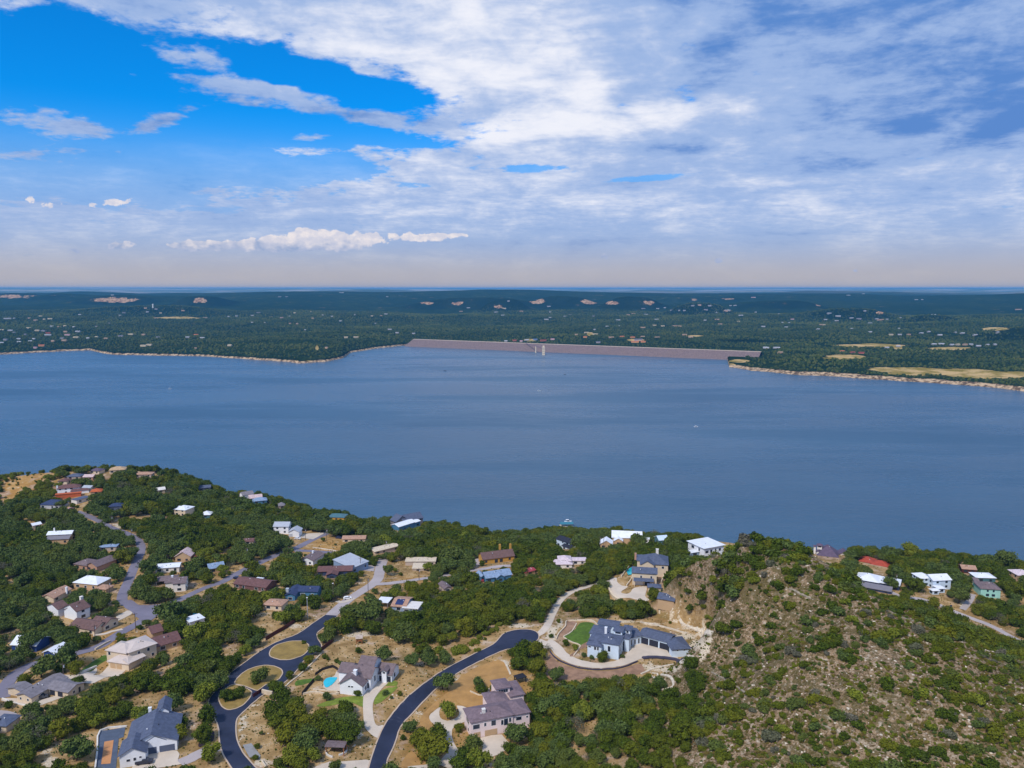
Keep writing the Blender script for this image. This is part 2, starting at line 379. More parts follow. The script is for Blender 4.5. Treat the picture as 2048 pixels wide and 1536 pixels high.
def attr(me, name, vals):
    a = me.attributes.new(name, 'FLOAT', 'POINT'); a.data.foreach_set('value', np.asarray(vals, np.float32).ravel())
def build_ground():
    nx, ny = len(gx), len(gy)
    V = np.stack([XX.ravel(), YY.ravel(), HH.ravel()], 1)
    i = np.arange(nx * ny).reshape(ny, nx)
    Fc = np.stack([i[:-1, :-1], i[:-1, 1:], i[1:, 1:], i[1:, :-1]], -1).reshape(-1, 4)
    me = mesh_np('near_hillside', V, Fc, True)
    hill2 = np.clip((HH - 84) / 10, 0, 1) * np.clip((XX - 25) / 30, 0, 1)
    # bare band of cut rock behind the long grey-roofed house and on the banks of the roads
    attr(me, 'rocky', hill2)
    PXX, PYY, _ = proj(XX, YY, HH)
    gold = np.zeros_like(XX)
    for px, py, rx, ry, w in [(660, 1095, 45, 20, 1), (600, 1120, 60, 16, .8), (980, 1400, 130, 60, 1), (870, 1500, 70, 70, .8), (440, 1110, 50, 30, .6), (790, 1190, 60, 22, .8),
                              (40, 980, 80, 50, .9), (250, 1130, 20, 40, .5), (230, 1290, 60, 30, .9), (190, 1330, 40, 20, .7), (860, 1160, 80, 10, .8)]:
        d = ((PXX - px) / rx) ** 2 + ((PYY - py) / ry) ** 2; gold = np.maximum(gold, w * np.exp(-d * .8))
    attr(me, 'gold', gold)
    pale = np.zeros_like(XX)
    for n, x, y, rx, ry in [(8,470,880,14,5),(8,300,1000,14,6),(8,180,1150,10,10),(8,900,570,20,4),(8,1060,510,20,5),(8,640,680,12,4),(7,400,1180,6,22),(7,385,1260,5,16),(7,520,930,20,5),(7,600,1480,20,8),(7,430,1060,8,10),(7,1560,1230,8,14),(7,1640,1300,8,10),(7,1250,880,18,3),
                            (4,1100,960,14,8),(4,1200,1010,16,9),(4,1400,1090,24,7),(4,1500,1160,20,7),(4,1480,1350,8,18),(4,1530,1270,8,16),(4,1350,1470,16,8),(4,1000,1480,30,8),(4,1150,1500,26,8),(4,700,1035,40,3),(4,1250,880,5,18),(4,1000,1060,24,4),(8,1250,150,24,5),(8,1560,250,10,8),(8,1650,120,8,10),(8,1120,540,5,12),(4,30,1150,10,20),(4,1300,1180,30,8),(4,1400,1260,14,14),
                            (5,1450,700,24,5),(5,1680,790,16,12),(5,1580,590,10,8),(7,1300,1080,30,6),(6,420,1380,14,8),(6,500,1500,30,12),(2,930,1420,18,4),(2,1550,1500,40,5),(1,1340,700,16,4),(1,1150,740,10,4),(6,1100,1060,30,3)]:
        px, py = zp(n, x, y); pale = np.maximum(pale, np.exp(-(((PXX - px) / rx) ** 2 + ((PYY - py) / ry) ** 2) * .6))
    attr(me, 'pale', pale * .8)
    me.materials.append(ground_material())
    return tag(link(bpy.data.objects.new('ground', me)), kind='structure', label='dry limestone hillside of the near shore')
ground = build_ground()

# ------------------------------------------------------------------ water
def build_water():
    m = bpy.data.materials.new('lake_water'); m.use_nodes = True; t = m.node_tree; E.nt = t
    b = t.nodes['Principled BSDF']
    p = E(t.nodes.new('ShaderNodeNewGeometry').outputs['Position'])
    s = t.nodes.new('ShaderNodeSeparateXYZ'); t.links.new(p.v, s.inputs[0])
    big = noise(comb(E(s.outputs[0]) * .6, E(s.outputs[1]) * 1.4, 0), .0016, 5, .6)
    c = mixc(sstep(big, .35, .65), (.030, .084, .148), (.042, .106, .178))
    t.links.new(c.v, b.inputs['Base Color'])
    rg = mixc(sstep(noise(comb(E(s.outputs[0]) * .5, E(s.outputs[1]) * 2.0, 0), .0022, 6, .62), .4, .62), (.17, .17, .17), (.38, .38, .38))
    t.links.new(rg.v, b.inputs['Roughness'])
    b.inputs['IOR'].default_value = 1.33
    w1 = noise(comb(E(s.outputs[0]) * .45, E(s.outputs[1]), 0), .10, 6, .65)
    w2 = noise(comb(E(s.outputs[0]) * .6, E(s.outputs[1]) * 1.3, 0), .45, 4, .6)
    bp = t.nodes.new('ShaderNodeBump'); bp.inputs['Strength'].default_value = .9; bp.inputs['Distance'].default_value = 1.6
    t.links.new((w1 + w2 * .35).v, bp.inputs['Height']); t.links.new(bp.outputs[0], b.inputs['Normal'])
    V = [(-6000, 300, 0), (6000, 300, 0), (6000, 4600, 0), (-6000, 4600, 0)]
    me = mesh_np('lake', V, [(0, 1, 2, 3)]); me.materials.append(m)
    tag(link(bpy.data.objects.new('water', me)), kind='structure', label='calm blue lake')
build_water()

# ------------------------------------------------------------------ far shore
SH = [(-400,712),(0,709),(75,705),(180,700),(205,706),(230,710),(330,711),(430,714),(520,720),(600,726),(650,724),(686,716),(700,706),(760,696),(828,689),(900,688),(1100,692),(1300,700),(1440,709),(1452,712),(1458,734),(1500,741),(1600,750),(1700,755),(1800,762),(1900,768),(2000,776),(2048,782),(2400,800)]
sa = []; sr = []
for p in SH:
    q = at_z(*p, 0); sa.append(math.atan2(q[0], q[1])); sr.append(math.hypot(q[0], q[1]))
NA, NR = 1500, 620
fa = np.linspace(math.radians(-48), math.radians(48), NA)
fr = 1500 * (70000 / 1500) ** (np.linspace(0, 1, NR) ** 1.15)
FA, FR = np.meshgrid(fa, fr)
def far_h(A, R):
    x, y = R * np.sin(A), R * np.cos(A)
    rs = np.interp(A, sa, sr) + vnoise(x, y, 60, 11) * 26 + vnoise(x, y, 20, 12) * 8
    d = R - rs
    bank = np.clip(d / 26, -1, 1) * 7
    low = np.clip(d / 220, 0, 1) * 8
    px = 1024 + F * np.tan(A)
    g = 18 + vnoise(x, y, 420, 13) * 16 + vnoise(x, y, 150, 14) * 7
    up = np.clip((R - 3600) / 2600, 0, 1); up = up * up * (3 - 2 * up)
    g2 = 46 + vnoise(x, y, 1500, 15) * 74 + vnoise(x, y, 600, 16) * 56 + vnoise(x, y, 220, 17) * 12
    lowf = 1 - .93 * np.clip((px - 1425) / 25, 0, 1) * np.clip((1640 - px) / 130, 0, 1) * (R < 3600)
    z = bank + low * np.maximum(lowf, .3) + np.clip(d / 300, 0, 1) * (g * (1 - up) + g2 * up - 8) * lowf
    pl = np.clip((R - 6200) / 3600, 0, 1); pl = pl * pl * (3 - 2 * pl)
    z3 = 166 + vnoise(x, y, 2600, 18) * 96 + vnoise(x, y, 1000, 19) * 62 + vnoise(x, y, 380, 22) * 16
    z = z * (1 - pl) + z3 * pl
    f2 = np.clip((R - 12000) / 20000, 0, 1)
    z = z * (1 - f2) + (238 + vnoise(x, y, 9000, 20) * 40 + 60 * np.clip((900 - px) / 1200, 0, 1) + vnoise(x, y, 3000, 21) * 18) * f2
    for hx, hy, hc, w, dd in HILLS:
        ht = CAMZ - (hy - 577) / F * hc * 1.0
        cx = (hx - 1024) / F * hc
        yy_ = (y - hc) / dd; yy_ = np.where(yy_ < 0, yy_ * 3.2 + vnoise(x, y, 260, 23) * .8, yy_)
        g = np.exp(-(((x - cx) / (w / F * hc)) ** 2) ** 1.6 - yy_ ** 2) * (1 + vnoise(x, y, 300, 24) * .22)
        z = np.maximum(z, z + (ht - z) * g)
    return np.minimum(z, 276 + vnoise(x, y, 5000, 25) * 6), d
HILLS = [(120,588,7800,75,700),(40,587,8200,50,700),(240,590,7300,90,500),(300,612,5600,130,500),(400,592,7000,45,500),(620,583,9800,230,1500),(660,590,8600,80,700),(800,586,9400,170,900),
         (950,594,7400,130,500),(1010,598,6700,45,350),(1130,592,7400,60,400),(1266,594,6900,60,400),(1400,592,8600,240,900),(1400,608,5900,60,300),(1560,600,6800,80,500),(1700,618,5200,80,400),(1868,630,4600,44,260),
         (1900,604,7600,120,500),(1850,594,9500,220,900),(820,664,3900,45,130),(560,680,3200,110,170),(2060,655,3400,60,220),(1640,705,2700,70,120)]
FZ, FD = far_h(FA, FR)
FXX, FYY = FR * np.sin(FA), FR * np.cos(FA)
def Hf(x, y):
    z, _ = far_h(np.arctan2(np.atleast_1d(x), np.atleast_1d(y)), np.hypot(np.atleast_1d(x), np.atleast_1d(y))); return z
_fc = np.concatenate([np.arange(1500, 6000, 4.0), np.arange(6000, 14000, 10.0), np.arange(14000, 50000, 60.0)])
def GF(px, py):
    d = pix_dir(px, py); x, y, z = d[0] * _fc, d[1] * _fc, CAMZ + d[2] * _fc
    h = Hf(x, y); hit = np.nonzero(z < np.maximum(h, 0))[0]
    if not len(hit): return None
    k = hit[0]; return (x[k], y[k], max(float(h[k]), 0), _fc[k])
def far_material():
    m = bpy.data.materials.new('far_woods'); m.use_nodes = True; t = m.node_tree; E.nt = t
    b = t.nodes['Principled BSDF']; b.inputs['Roughness'].default_value = 1; b.inputs['Specular IOR Level'].default_value = 0
    p = E(t.nodes.new('ShaderNodeNewGeometry').outputs['Position'])
    def A(n):
        at = t.nodes.new('ShaderNodeAttribute'); at.attribute_name = n; return E(at.outputs['Fac'])
    tr = noise(p, .085, 4, .65); cl_ = noise(p, .009, 5, .6); wide = noise(p, .0016, 4, .6)
    c = mixc(sstep(tr, .35, .65), lin(16, 32, 16), lin(44, 62, 28))
    c = mixc(sstep(cl_, .40, .62) * .5, c, lin(58, 70, 32))
    c = mixc(sstep(wide, .42, .58) * .6, c, lin(24, 44, 24))
    c = mixc(sstep(cl_ + (tr - .5) * .5, .66, .72) * .5, c, lin(150, 130, 100))
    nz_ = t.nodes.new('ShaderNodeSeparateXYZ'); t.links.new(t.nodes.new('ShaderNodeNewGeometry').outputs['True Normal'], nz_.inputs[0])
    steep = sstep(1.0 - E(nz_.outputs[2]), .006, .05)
    c = mixc(A('plain_haze') * .8, c, mixc(sstep(noise(p, .0006, 5, .6), .45, .6), lin(112, 130, 130), lin(178, 174, 168)))  # plains turn paler with distance: horizon haze put into the ground colour
    c = mixc(steep * .55, c, lin(10, 24, 14))  # steep wooded slopes darkened: ridge shading put into the colour
    bn = A('bare') * steep + (noise(p, .022, 5, .7) - .5) * 1.3
    c = mixc(sstep(bn, .46, .62), c, mixc(sstep(noise(p, .05, 4, .6), .4, .6), lin(140, 104, 78), lin(196, 160, 124)))
    fd = A('field') + (noise(p, .012, 5, .65) - .5) * 1.5
    c = mixc(sstep(fd, .42, .56), c, mixc(sstep(noise(p, .02, 4, .6), .4, .6), lin(142, 124, 58), lin(204, 172, 118)))
    bk = A('bank') + (noise(p, .06, 5, .7) - .5) * .7
    c = mixc(sstep(bk, .35, .6), c, mixc(sstep(tr, .4, .6), lin(104, 84, 66), lin(206, 176, 140)))
    t.links.new(c.v, b.inputs['Base Color'])
    bp = t.nodes.new('ShaderNodeBump'); bp.inputs['Strength'].default_value = 1; bp.inputs['Distance'].default_value = 9
    t.links.new((tr + cl_ * 2.0).v, bp.inputs['Height']); t.links.new(bp.outputs[0], b.inputs['Normal'])
    return m
BARE = [(230,600,45,5),(20,594,26,5),(60,594,18,4),(400,601,14,5),(535,604,10,3),(620,608,14,3),(745,607,22,4),(855,606,14,2.5),(915,607,13,3),(1000,611,16,4),(1075,602,16,5),(1100,606,14,3),(1185,603,22,5),(1225,606,13,4),(1297,605,11,4),(1325,603,8,4),(1345,604,9,4),(1390,598,9,4),(1440,598,30,4),
        (1505,593,22,3),(1965,623,24,5),(1880,622,18,4),(1830,613,8,3),(1640,609,10,3),(1760,625,8,3)]
FIELD = [(355,636,44,2.4),(634,696,3,5),(1390,672,16,2),(1990,658,26,3),(1270,680,18,2),(1180,668,7,3),(1060,680,12,2.5),(1740,691,62,3.5),(1795,694,10,5),(1900,697,40,3),(1690,714,40,4),(1880,744,110,6),(1800,739,70,4),(1990,750,90,7),(600,724,45,2.5),(1462,731,12,4),(1480,722,20,3)]
def build_far():
    V = np.stack([FXX.ravel(), FYY.ravel(), np.maximum(FZ, -6).ravel()], 1)
    i = np.arange(NA * NR).reshape(NR, NA)
    Fc = np.stack([i[:-1, :-1], i[:-1, 1:], i[1:, 1:], i[1:, :-1]], -1).reshape(-1, 4)
    keep = FZ[1:, :-1].ravel() > -6; Fc = Fc[keep]
    me = mesh_np('far_shore', V, Fc, True)
    PXX, PYY, PC = proj(FXX, FYY, FZ)
    def paint(lst):
        o = np.zeros_like(FXX)
        for px, py, rx, ry in lst: o = np.maximum(o, np.exp(-((((PXX - px) / rx) ** 2 + ((PYY - py) / ry) ** 2) * .7) ** 1.5))
        return o
    attr(me, 'bare', paint(BARE)); attr(me, 'field', paint(FIELD))
    attr(me, 'plain_haze', np.clip((FR - 12500) / 4500, 0, 1)); attr(me, 'bank', np.clip(1.25 - FD / np.where(PXX > 1450, 34, 20), 0, 1))
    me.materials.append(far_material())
    tag(link(bpy.data.objects.new('hills', me)), kind='structure', label='wooded hills beyond the lake')
build_far()
# ------------------------------------------------------------------ keep-out raster (where open ground, roads and roofs show in the photograph)
KW, KH = 1024, 768
KEEP = np.zeros((KH, KW), np.float32)          # distance of the thing shown; trees nearer than it must not cover it
OPEN = np.zeros((KH, KW), bool)                # open ground without woods
def raster(poly):
    P = np.array(poly) / 2.0; x0, y0 = np.floor(P.min(0)).astype(int); x1, y1 = np.ceil(P.max(0)).astype(int)
    x0, x1 = max(x0, 0), min(x1, KW - 1); y0, y1 = max(y0, 0), min(y1, KH - 1)
    if x1 < x0 or y1 < y0: return None
    gx_, gy_ = np.meshgrid(np.arange(x0, x1 + 1) + .0, np.arange(y0, y1 + 1) + .0); ins = np.zeros(gx_.shape, bool)
    n = len(P); j = n - 1
    for i in range(n):
        xi, yi = P[i]; xj, yj = P[j]
        c = ((yi > gy_) != (yj > gy_)) & (gx_ < (xj - xi) * (gy_ - yi) / (yj - yi + 1e-12) + xi); ins ^= c; j = i
    return slice(y0, y1 + 1), slice(x0, x1 + 1), ins
def keep_poly(poly, c):
    r = raster(poly)
    if r: a = KEEP[r[0], r[1]]; a[r[2]] = np.maximum(a[r[2]], c)
def open_poly(poly):
    r = raster(poly)
    if r: a = OPEN[r[0], r[1]]; a[r[2]] = True
def smooth_loop(P, n=4, closed=True):
    P = [np.array(p, float) for p in P]; m = len(P); out = []
    for i in range(m if closed else m - 1):
        g = (lambda k: P[k % m]) if closed else (lambda k: P[min(max(k, 0), m - 1)])
        p0, p1, p2, p3 = g(i - 1), g(i), g(i + 1), g(i + 2)
        for k in range(n):
            t = k / n
            out.append(.5 * ((2 * p1) + (-p0 + p2) * t + (2 * p0 - 5 * p1 + 4 * p2 - p3) * t * t + (-p0 + 3 * p1 - 3 * p2 + p3) * t ** 3))
    if not closed: out.append(P[-1])
    return out
def in_poly(px, py, P):
    ins = np.zeros(len(px), bool); j = len(P) - 1
    for i in range(len(P)):
        xi, yi = P[i]; xj, yj = P[j]
        ins ^= ((yi > py) != (yj > py)) & (px < (xj - xi) * (py - yi) / (yj - yi + 1e-12) + xi); j = i
    return ins
PATCHES = []
def drape(name, poly_w, material, off=.06, step=2.5, **tags):
    """sheet laid over the terrain inside a world-space outline"""
    P = [(p[0], p[1]) for p in poly_w]; Q = []
    for i in range(len(P)):
        a, b = np.array(P[i]), np.array(P[(i + 1) % len(P)]); L = np.linalg.norm(b - a)
        if L < .05: continue
        for k in range(max(1, int(L / step))): Q.append(tuple(a + (b - a) * k / max(1, int(L / step))))
    Qa = np.array(Q); x0, y0 = Qa.min(0); x1, y1 = Qa.max(0)
    ix = np.arange(math.floor(x0 / step) * step, x1, step); iy = np.arange(math.floor(y0 / step) * step, y1, step)
    mx, my = np.meshgrid(ix, iy); mx, my = mx.ravel(), my.ravel(); ins = in_poly(mx, my, Q)
    mx, my = mx[ins], my[ins]
    if len(mx):
        d = np.min(np.hypot(mx[:, None] - Qa[None, :, 0], my[:, None] - Qa[None, :, 1]), 1) > step * .4; mx, my = mx[d], my[d]
    n = len(Q); allv = [Vector(q) for q in Q] + [Vector((a, b)) for a, b in zip(mx, my)]
    r = delaunay_2d_cdt(allv, [(i, (i + 1) % n) for i in range(n)], [list(range(n))], 1, 1e-4)
    V = np.array([(v.x, v.y) for v in r[0]]); Z_ = Hn(V[:, 0], V[:, 1]) + off + .04
    me = bpy.data.meshes.new(name); me.from_pydata([(a, b, c) for (a, b), c in zip(V, Z_)], [], [tuple(f) for f in r[2]])
    bm = bmesh.new(); bm.from_mesh(me); bmesh.ops.recalc_face_normals(bm, faces=bm.faces)
    if sum(f.normal.z for f in bm.faces) < 0: bmesh.ops.reverse_faces(bm, faces=bm.faces)
    bm.to_mesh(me); bm.free(); me.materials.append(material)
    o = link(bpy.data.objects.new(name, me)); tag(o, **tags)
    PATCHES.append([tuple(q) for q in Q])
    pp = [proj(q[0], q[1], float(Hn(q[0], q[1]))) for q in Q]
    keep_poly([(a, b) for a, b, c in pp], max(c for _, _, c in pp) + 3)
    return o
def patch(name, px_poly, material, off=.06, smooth=True, kerb=None, **tags):
    P = smooth_loop(px_poly, 3) if smooth else px_poly
    Wp = [G(*p) for p in P]
    tags.setdefault('kind', 'structure')
    o = drape(name, Wp, material, off, **tags)
    return Wp
def ribbon(name, line_w, w, material, off=.08, h=0.0, closed=False, step=2.0, **tags):
    """strip of width w (and height h) following the terrain along a world polyline"""
    P = [np.array(p[:2]) for p in line_w]; Q = []
    for i in range(len(P) - (0 if closed else 1)):
        a, b = P[i], P[(i + 1) % len(P)]; L = np.linalg.norm(b - a); k = max(1, int(L / step))
        for t in range(k): Q.append(a + (b - a) * t / k)
    if not closed: Q.append(P[-1])
    m = len(Q); B = MB(); rows = []
    for i in range(m):
        t = (Q[(i + 1) % m] - Q[i - 1]) if closed or 0 < i < m - 1 else (Q[1] - Q[0] if i == 0 else Q[-1] - Q[-2])
        t = t / (np.linalg.norm(t) + 1e-9); n = np.array([-t[1], t[0]]); cols = 2 if w < 1.5 else 5
        rows.append([Q[i] + n * w * (k / (cols - 1) - .5) for k in range(cols)])
    zt = lambda p: float(Hn(p[0], p[1])) + off + h
    zb = lambda p: float(Hn(p[0], p[1])) - .3
    for i in range(m if closed else m - 1):
        r0, r1 = rows[i], rows[(i + 1) % m]
        for k in range(len(r0) - 1):
            B.face([(*r0[k + 1], zt(r0[k + 1])), (*r0[k], zt(r0[k])), (*r1[k], zt(r1[k])), (*r1[k + 1], zt(r1[k + 1]))])
        if h > 0:
            for k in (0, -1):
                B.face([(*r0[k], zb(r0[k])), (*r1[k], zb(r1[k])), (*r1[k], zt(r1[k])), (*r0[k], zt(r0[k]))])
    if h > .3 and not closed:
        for r in (rows[0], rows[-1]): B.face([(*r[0], zb(r[0])), (*r[-1], zb(r[-1])), (*r[-1], zt(r[-1])), (*r[0], zt(r[0]))])
    o = B.build(name, material); tag(o, **tags); return o, rows
def road(name, px_line, w, material, off=.08, smooth=True, **tags):
    P = smooth_loop(px_line, 4, False) if smooth else px_line
    Wl = [G(*p) for p in P]; tags.setdefault('kind', 'structure')
    o, rows = ribbon(name, Wl, w, material, off, **tags)
    poly = [tuple(r[0]) for r in rows] + [tuple(r[-1]) for r in reversed(rows)]
    PATCHES.append(poly)
    pp = [proj(q[0], q[1], float(Hn(*q))) for q in poly]
    keep_poly([(a, b) for a, b, c in pp], max(c for _, _, c in pp) + 3)
    return Wl

asphalt = mat('fresh_asphalt', lin(44, 50, 72), .8, .24, .12, .3, 6)
t_ = asphalt.node_tree; E.nt = t_; b_ = t_.nodes['Principled BSDF']; src_ = E(b_.inputs['Base Color'].links[0].from_socket)
g_ = E(t_.nodes.new('ShaderNodeNewGeometry').outputs['Position'])
sc_ = mixc(sstep(noise(g_, .11, 6, .68, .8), .58, .70) * .35, src_, lin(112, 112, 126)); sc_ = mixc(sstep(noise(g_, .03, 3, .5), .5, .6) * .25, sc_, lin(60, 64, 82)); t_.links.new(sc_.v, b_.inputs['Base Color'])
old_asphalt = mat('old_asphalt', lin(126, 120, 134), .9, .12, .10, .3, 5)
concrete = mat('concrete', lin(206, 190, 172), .85, .08, .15, .1, 3)
grey_road = mat('pale_road', lin(178, 166, 164), .9, .08, .10, .2, 5)
kerb_m = mat('kerb_concrete', lin(196, 172, 148), .85, .08, .4)
lawn_m = mat('green_lawn', lin(84, 110, 34), .95, .3, .5, .6, 8)
gold_m = mat('golden_lawn', lin(176, 134, 80), .95, .14, .25, .5, 6)
mulch = mat('mulch', lin(112, 78, 64), .95, .2, .4, .6, 4)
clay = mat('brown_gravel', lin(156, 122, 98), .95, .26, .35, .6, 4)
white_stone = mat('white_rock', lin(214, 200, 180), .9, .25, .6, .8, 2)

# roads
EA_L = zl(7, (1215,50),(1100,130),(950,235),(780,300),(640,370),(520,450),(400,540),(290,620),(258,690),(230,740),(150,790),(85,880),(100,980),(150,1070),(180,1160),(190,1290),(220,1400),(300,1536),(380,1640))
EA_R = zl(7, (660,1640),(540,1530),(440,1420),(380,1320),(355,1230),(350,1130),(365,1060),(420,1000),(540,890),(610,835),(720,775),(850,690),(945,590),(1010,500),(1110,430),(1185,360),(1150,290),(1140,230),(1200,180),(1290,110),(1340,60))
ea = patch('road', EA_L + EA_R, asphalt, .13, False, label='fresh dark asphalt entry road with planted islands')
def isl(pts, label, m=None, off=.20): 
    w = patch('road_island', pts, m or isl_m, off, True, label=label); ribbon('kerb', w, .45, kerb_m, .16, .12, True, kind='structure', label='pale kerb round ' + label); return w
isl_m = mat('island_grass', lin(150, 124, 68), .95, .2, .3, .6, 5)
isl(zl(7, (675,430),(705,370),(790,330),(900,308),(1010,312),(1058,350),(1045,405),(980,455),(880,485),(780,488),(700,465)), 'the small upper grass island')
isl(zl(7, (335,720),(380,650),(440,600),(520,565),(620,545),(720,552),(790,585),(800,630),(750,690),(640,730),(560,790),(480,760),(400,735)), 'the oval island with one oak')
isl(zl(7, (180,860),(215,810),(290,740),(370,735),(450,770),(500,800),(490,850),(430,920),(350,965),(270,975),(210,940)), 'the lower island with clipped trees')
MR_L = zl(7, (1610,1640),(1640,1536),(1680,1400),(1730,1260),(1790,1130),(1880,1000)) + zl(8, (130,890),(250,780),(400,670),(500,600),(700,490),(900,390),(1000,340),(1060,280),(1110,230),(1200,200),(1300,190),(1400,205),(1445,240),(1440,290),(1380,340),(1260,365),(1180,380),(1100,400),(1000,440),(900,490),(800,540),(620,640),(460,760),(350,870),(250,980),(150,1080),(90,1170),(60,1270),(20,1370),(-20,1450),(-40,1536),(-70,1640))
mr = patch('road', MR_L, asphalt, .13, True, label='fresh dark asphalt road ending in a turning circle')
ribbon('kerb', mr, .5, kerb_m, .10, .12, True, kind='structure', label='pale kerb round the turning circle road')
ribbon('kerb', [G(*p) for p in smooth_loop(EA_L, 3, False)], .5, kerb_m, .10, .12, False, kind='structure', label='pale kerb on the left of the entry road')
ribbon('kerb', [G(*p) for p in smooth_loop(EA_R, 3, False)], .5, kerb_m, .10, .12, False, kind='structure', label='pale kerb on the right of the entry road')
road('road', zl(2, (1275,1318),(1400,1200),(1560,1090),(1670,1020),(1730,960),(1745,900),(1760,830),(1790,770)), 6.6, grey_road, .09, label='pale grey street running down to the dark entry road')
road('road', zl(2, (1690,1015),(1800,1010),(1900,1000),(2000,988)) + zl(3, (170,790),(300,770),(450,752),(600,722),(780,690),(900,672),(1050,648),(1180,640)), 5.6, grey_road, .13, label='pale grey street passing the yellow brick house')
ROAD1 = zl(1, (740,600),(850,640),(960,690),(1060,745),(1180,790),(1290,840),(1360,900),(1372,980),(1340,1060),(1300,1150),(1265,1240),(1225,1330),(1190,1420),(1200,1480),(1300,1520),(1500,1520),(1640,1500),(1780,1440)) + zl(2, (60,1045),(200,1000),(330,930),(440,870),(600,795),(760,725),(930,665),(1040,610),(1130,565),(1210,530),(1260,490))
road('road', ROAD1, 5.6, old_asphalt, .08, label='grey street winding through the houses on the left')
road('road', zl(2, (920,690),(1040,690),(1180,700),(1340,712)), 5.4, old_asphalt, .12, label='short grey side street by the dry field')
road('road', zl(6, (1390,110),(1330,170),(1250,225),(1100,305),(1000,370),(890,435),(700,490),(480,540),(240,612),(120,700),(55,790),(20,900)), 5.6, old_asphalt, .12, label='grey street past the cream metal-roofed house')
patch('road', zl(6, (1130,60),(1190,0),(1290,60),(1420,60),(1620,40),(1480,110),(1380,190),(1290,190),(1200,110)), old_asphalt, .16, True, label='widened grey street junction')
# drives and courts
road('driveway', zl(8, (1420,250),(1480,215),(1530,150),(1570,60),(1610,-20)) + zl(3, (1640,1000),(1700,935),(1800,880),(1900,850),(1980,825)) + zl(4, (430,690),(500,660),(600,635)), 3.9, concrete, .10, label='pale concrete driveway climbing from the turning circle')
patch('driveway', zl(4, (585,625),(645,612),(655,655),(700,690),(760,700),(700,740),(700,765),(770,765),(820,712),(940,700),(925,790),(965,830),(900,842),(780,812),(680,812),(600,780),(566,720)), concrete, .14, label='curved concrete court below the tan house')
DR_B = zl(4, (-30,1240),(20,1320),(60,1370),(150,1430),(280,1475),(420,1492),(560,1490),(700,1470),(840,1420),(900,1400),(1000,1384),(1150,1385),(1270,1425),(1390,1400),(1375,1368),(1180,1372),(1145,1300),(1040,1275),(970,1250),(885,1230),(790,1285),(760,1330),(700,1390),(620,1425),(500,1440),(400,1435),(260,1400),(160,1340),(120,1290),(20,1215))
patch('driveway', DR_B, concrete, .10, label='wide pale concrete driveway of the long grey-roofed house')
road('driveway', zl(8, (1430,305),(1500,335),(1570,370)), 6.0, concrete, .16, label='mouth of the concrete driveway at the turning circle')
patch('driveway', zl(7, (1590,840),(1585,960),(1600,1130),(1640,1190),(1730,1250),(1790,1130),(1720,1130),(1690,1060),(1680,920),(1720,830),(1790,750),(1835,695),(1720,680),(1690,730),(1610,790)), concrete, .10, label='pale driveway of the white farmhouse')
patch('driveway', zl(8, (520,935),(440,980),(385,1030),(390,1080),(430,1120),(480,1160),(520,1230),(560,1290),(572,1350),(550,1400),(480,1500),(620,1545),(760,1450),(690,1400),(640,1330),(605,1250),(605,1170),(650,1120),(740,1090),(760,1040),(850,985),(740,950),(650,935),(675,1000),(650,1050),(560,1082),(490,1050),(482,980)), concrete, .10, label='looping concrete drive of the pink stucco house')
patch('driveway', zl(8, (830,1270),(1060,1215),(1110,1250),(1180,1330),(1100,1385),(930,1455),(860,1420),(905,1340)), concrete, .14, label='concrete garage court of the pink stucco house')
road('driveway', zl(8, (180,1545),(350,1525),(500,1500),(620,1540)), 2.4, concrete, .17, label='thin concrete drive at the foot of the golden lawn')
patch('driveway', zl(6, (1330,1395),(1620,1388),(1625,1480),(1640,1512),(1330,1560),(1200,1560)), concrete, .14, label='concrete apron in front of the dark garage doors')
road('driveway', zl(6, (1640,1500),(1780,1435),(1900,1375)) + zl(7, (100,1360),(200,1330)), 5.0, grey_road, .12, label='pale drive joining the entry road')
patch('driveway', zl(7, (1130,1560),(1160,1515),(1260,1485),(1450,1478),(1660,1465),(1620,1560)), concrete, .09, label='pale concrete drive below the pavilion')
patch('driveway', zl(6, (20,900),(160,905),(290,945),(550,870),(600,850),(620,880),(420,950),(310,990),(10,925)), concrete, .10, False, label='concrete court of the low L-shaped ranch house')
patch('driveway', zl(6, (500,690),(700,690),(830,660),(880,620),(890,640),(850,690),(990,610),(1180,620),(1100,690),(950,720),(850,770),(620,760),(510,730)), concrete, .10, False, label='concrete drive of the cream metal-roofed house')
patch('driveway', zl(6, (1060,155),(1160,100),(1240,100),(1190,140),(1080,195)), concrete, .10, False, label='pale drive beside the long brown roof')
road('driveway', zl(6, (850,325),(960,310),(1040,285),(1120,270)), 2.6, concrete, .14, label='pale curved drive on the dry verge')
patch('driveway', zl(2, (960,560),(1010,525),(1210,510),(1200,525),(1100,578)), concrete, .10, False, label='white drive of the white gabled house')
road('driveway', zl(2, (1330,1180),(1400,1190),(1500,1150)), 3.0, concrete, .13, label='short pale drive opposite the solar roof')
patch('driveway', zl(2, (1570,820),(1700,830),(1690,890),(1580,880)), grey_road, .10, False, label='paved yard beside the grey metal roof')
patch('driveway', zl(3, (770,590),(860,570),(880,600),(950,620),(840,640),(800,620)), grey_road, .10, False, label='paved drive beside the yellow brick house')
patch('driveway', zl(6, (-40,1020),(120,1030),(170,1060),(150,1110),(60,1130),(-40,1160)), grey_road, .10, label='parking pad with the dark car at the left edge')
road('road', zl(5, (1010,480),(1100,520),(1250,540),(1400,590),(1520,640),(1650,690),(1800,750),(1950,830),(2060,890)), 4.4, grey_road, .10, label='pale lane below the houses on the right')
road('road', zl(5, (1570,620),(1620,560),(1650,500)), 3.6, grey_road, .14, label='pale drive to the mint green house')
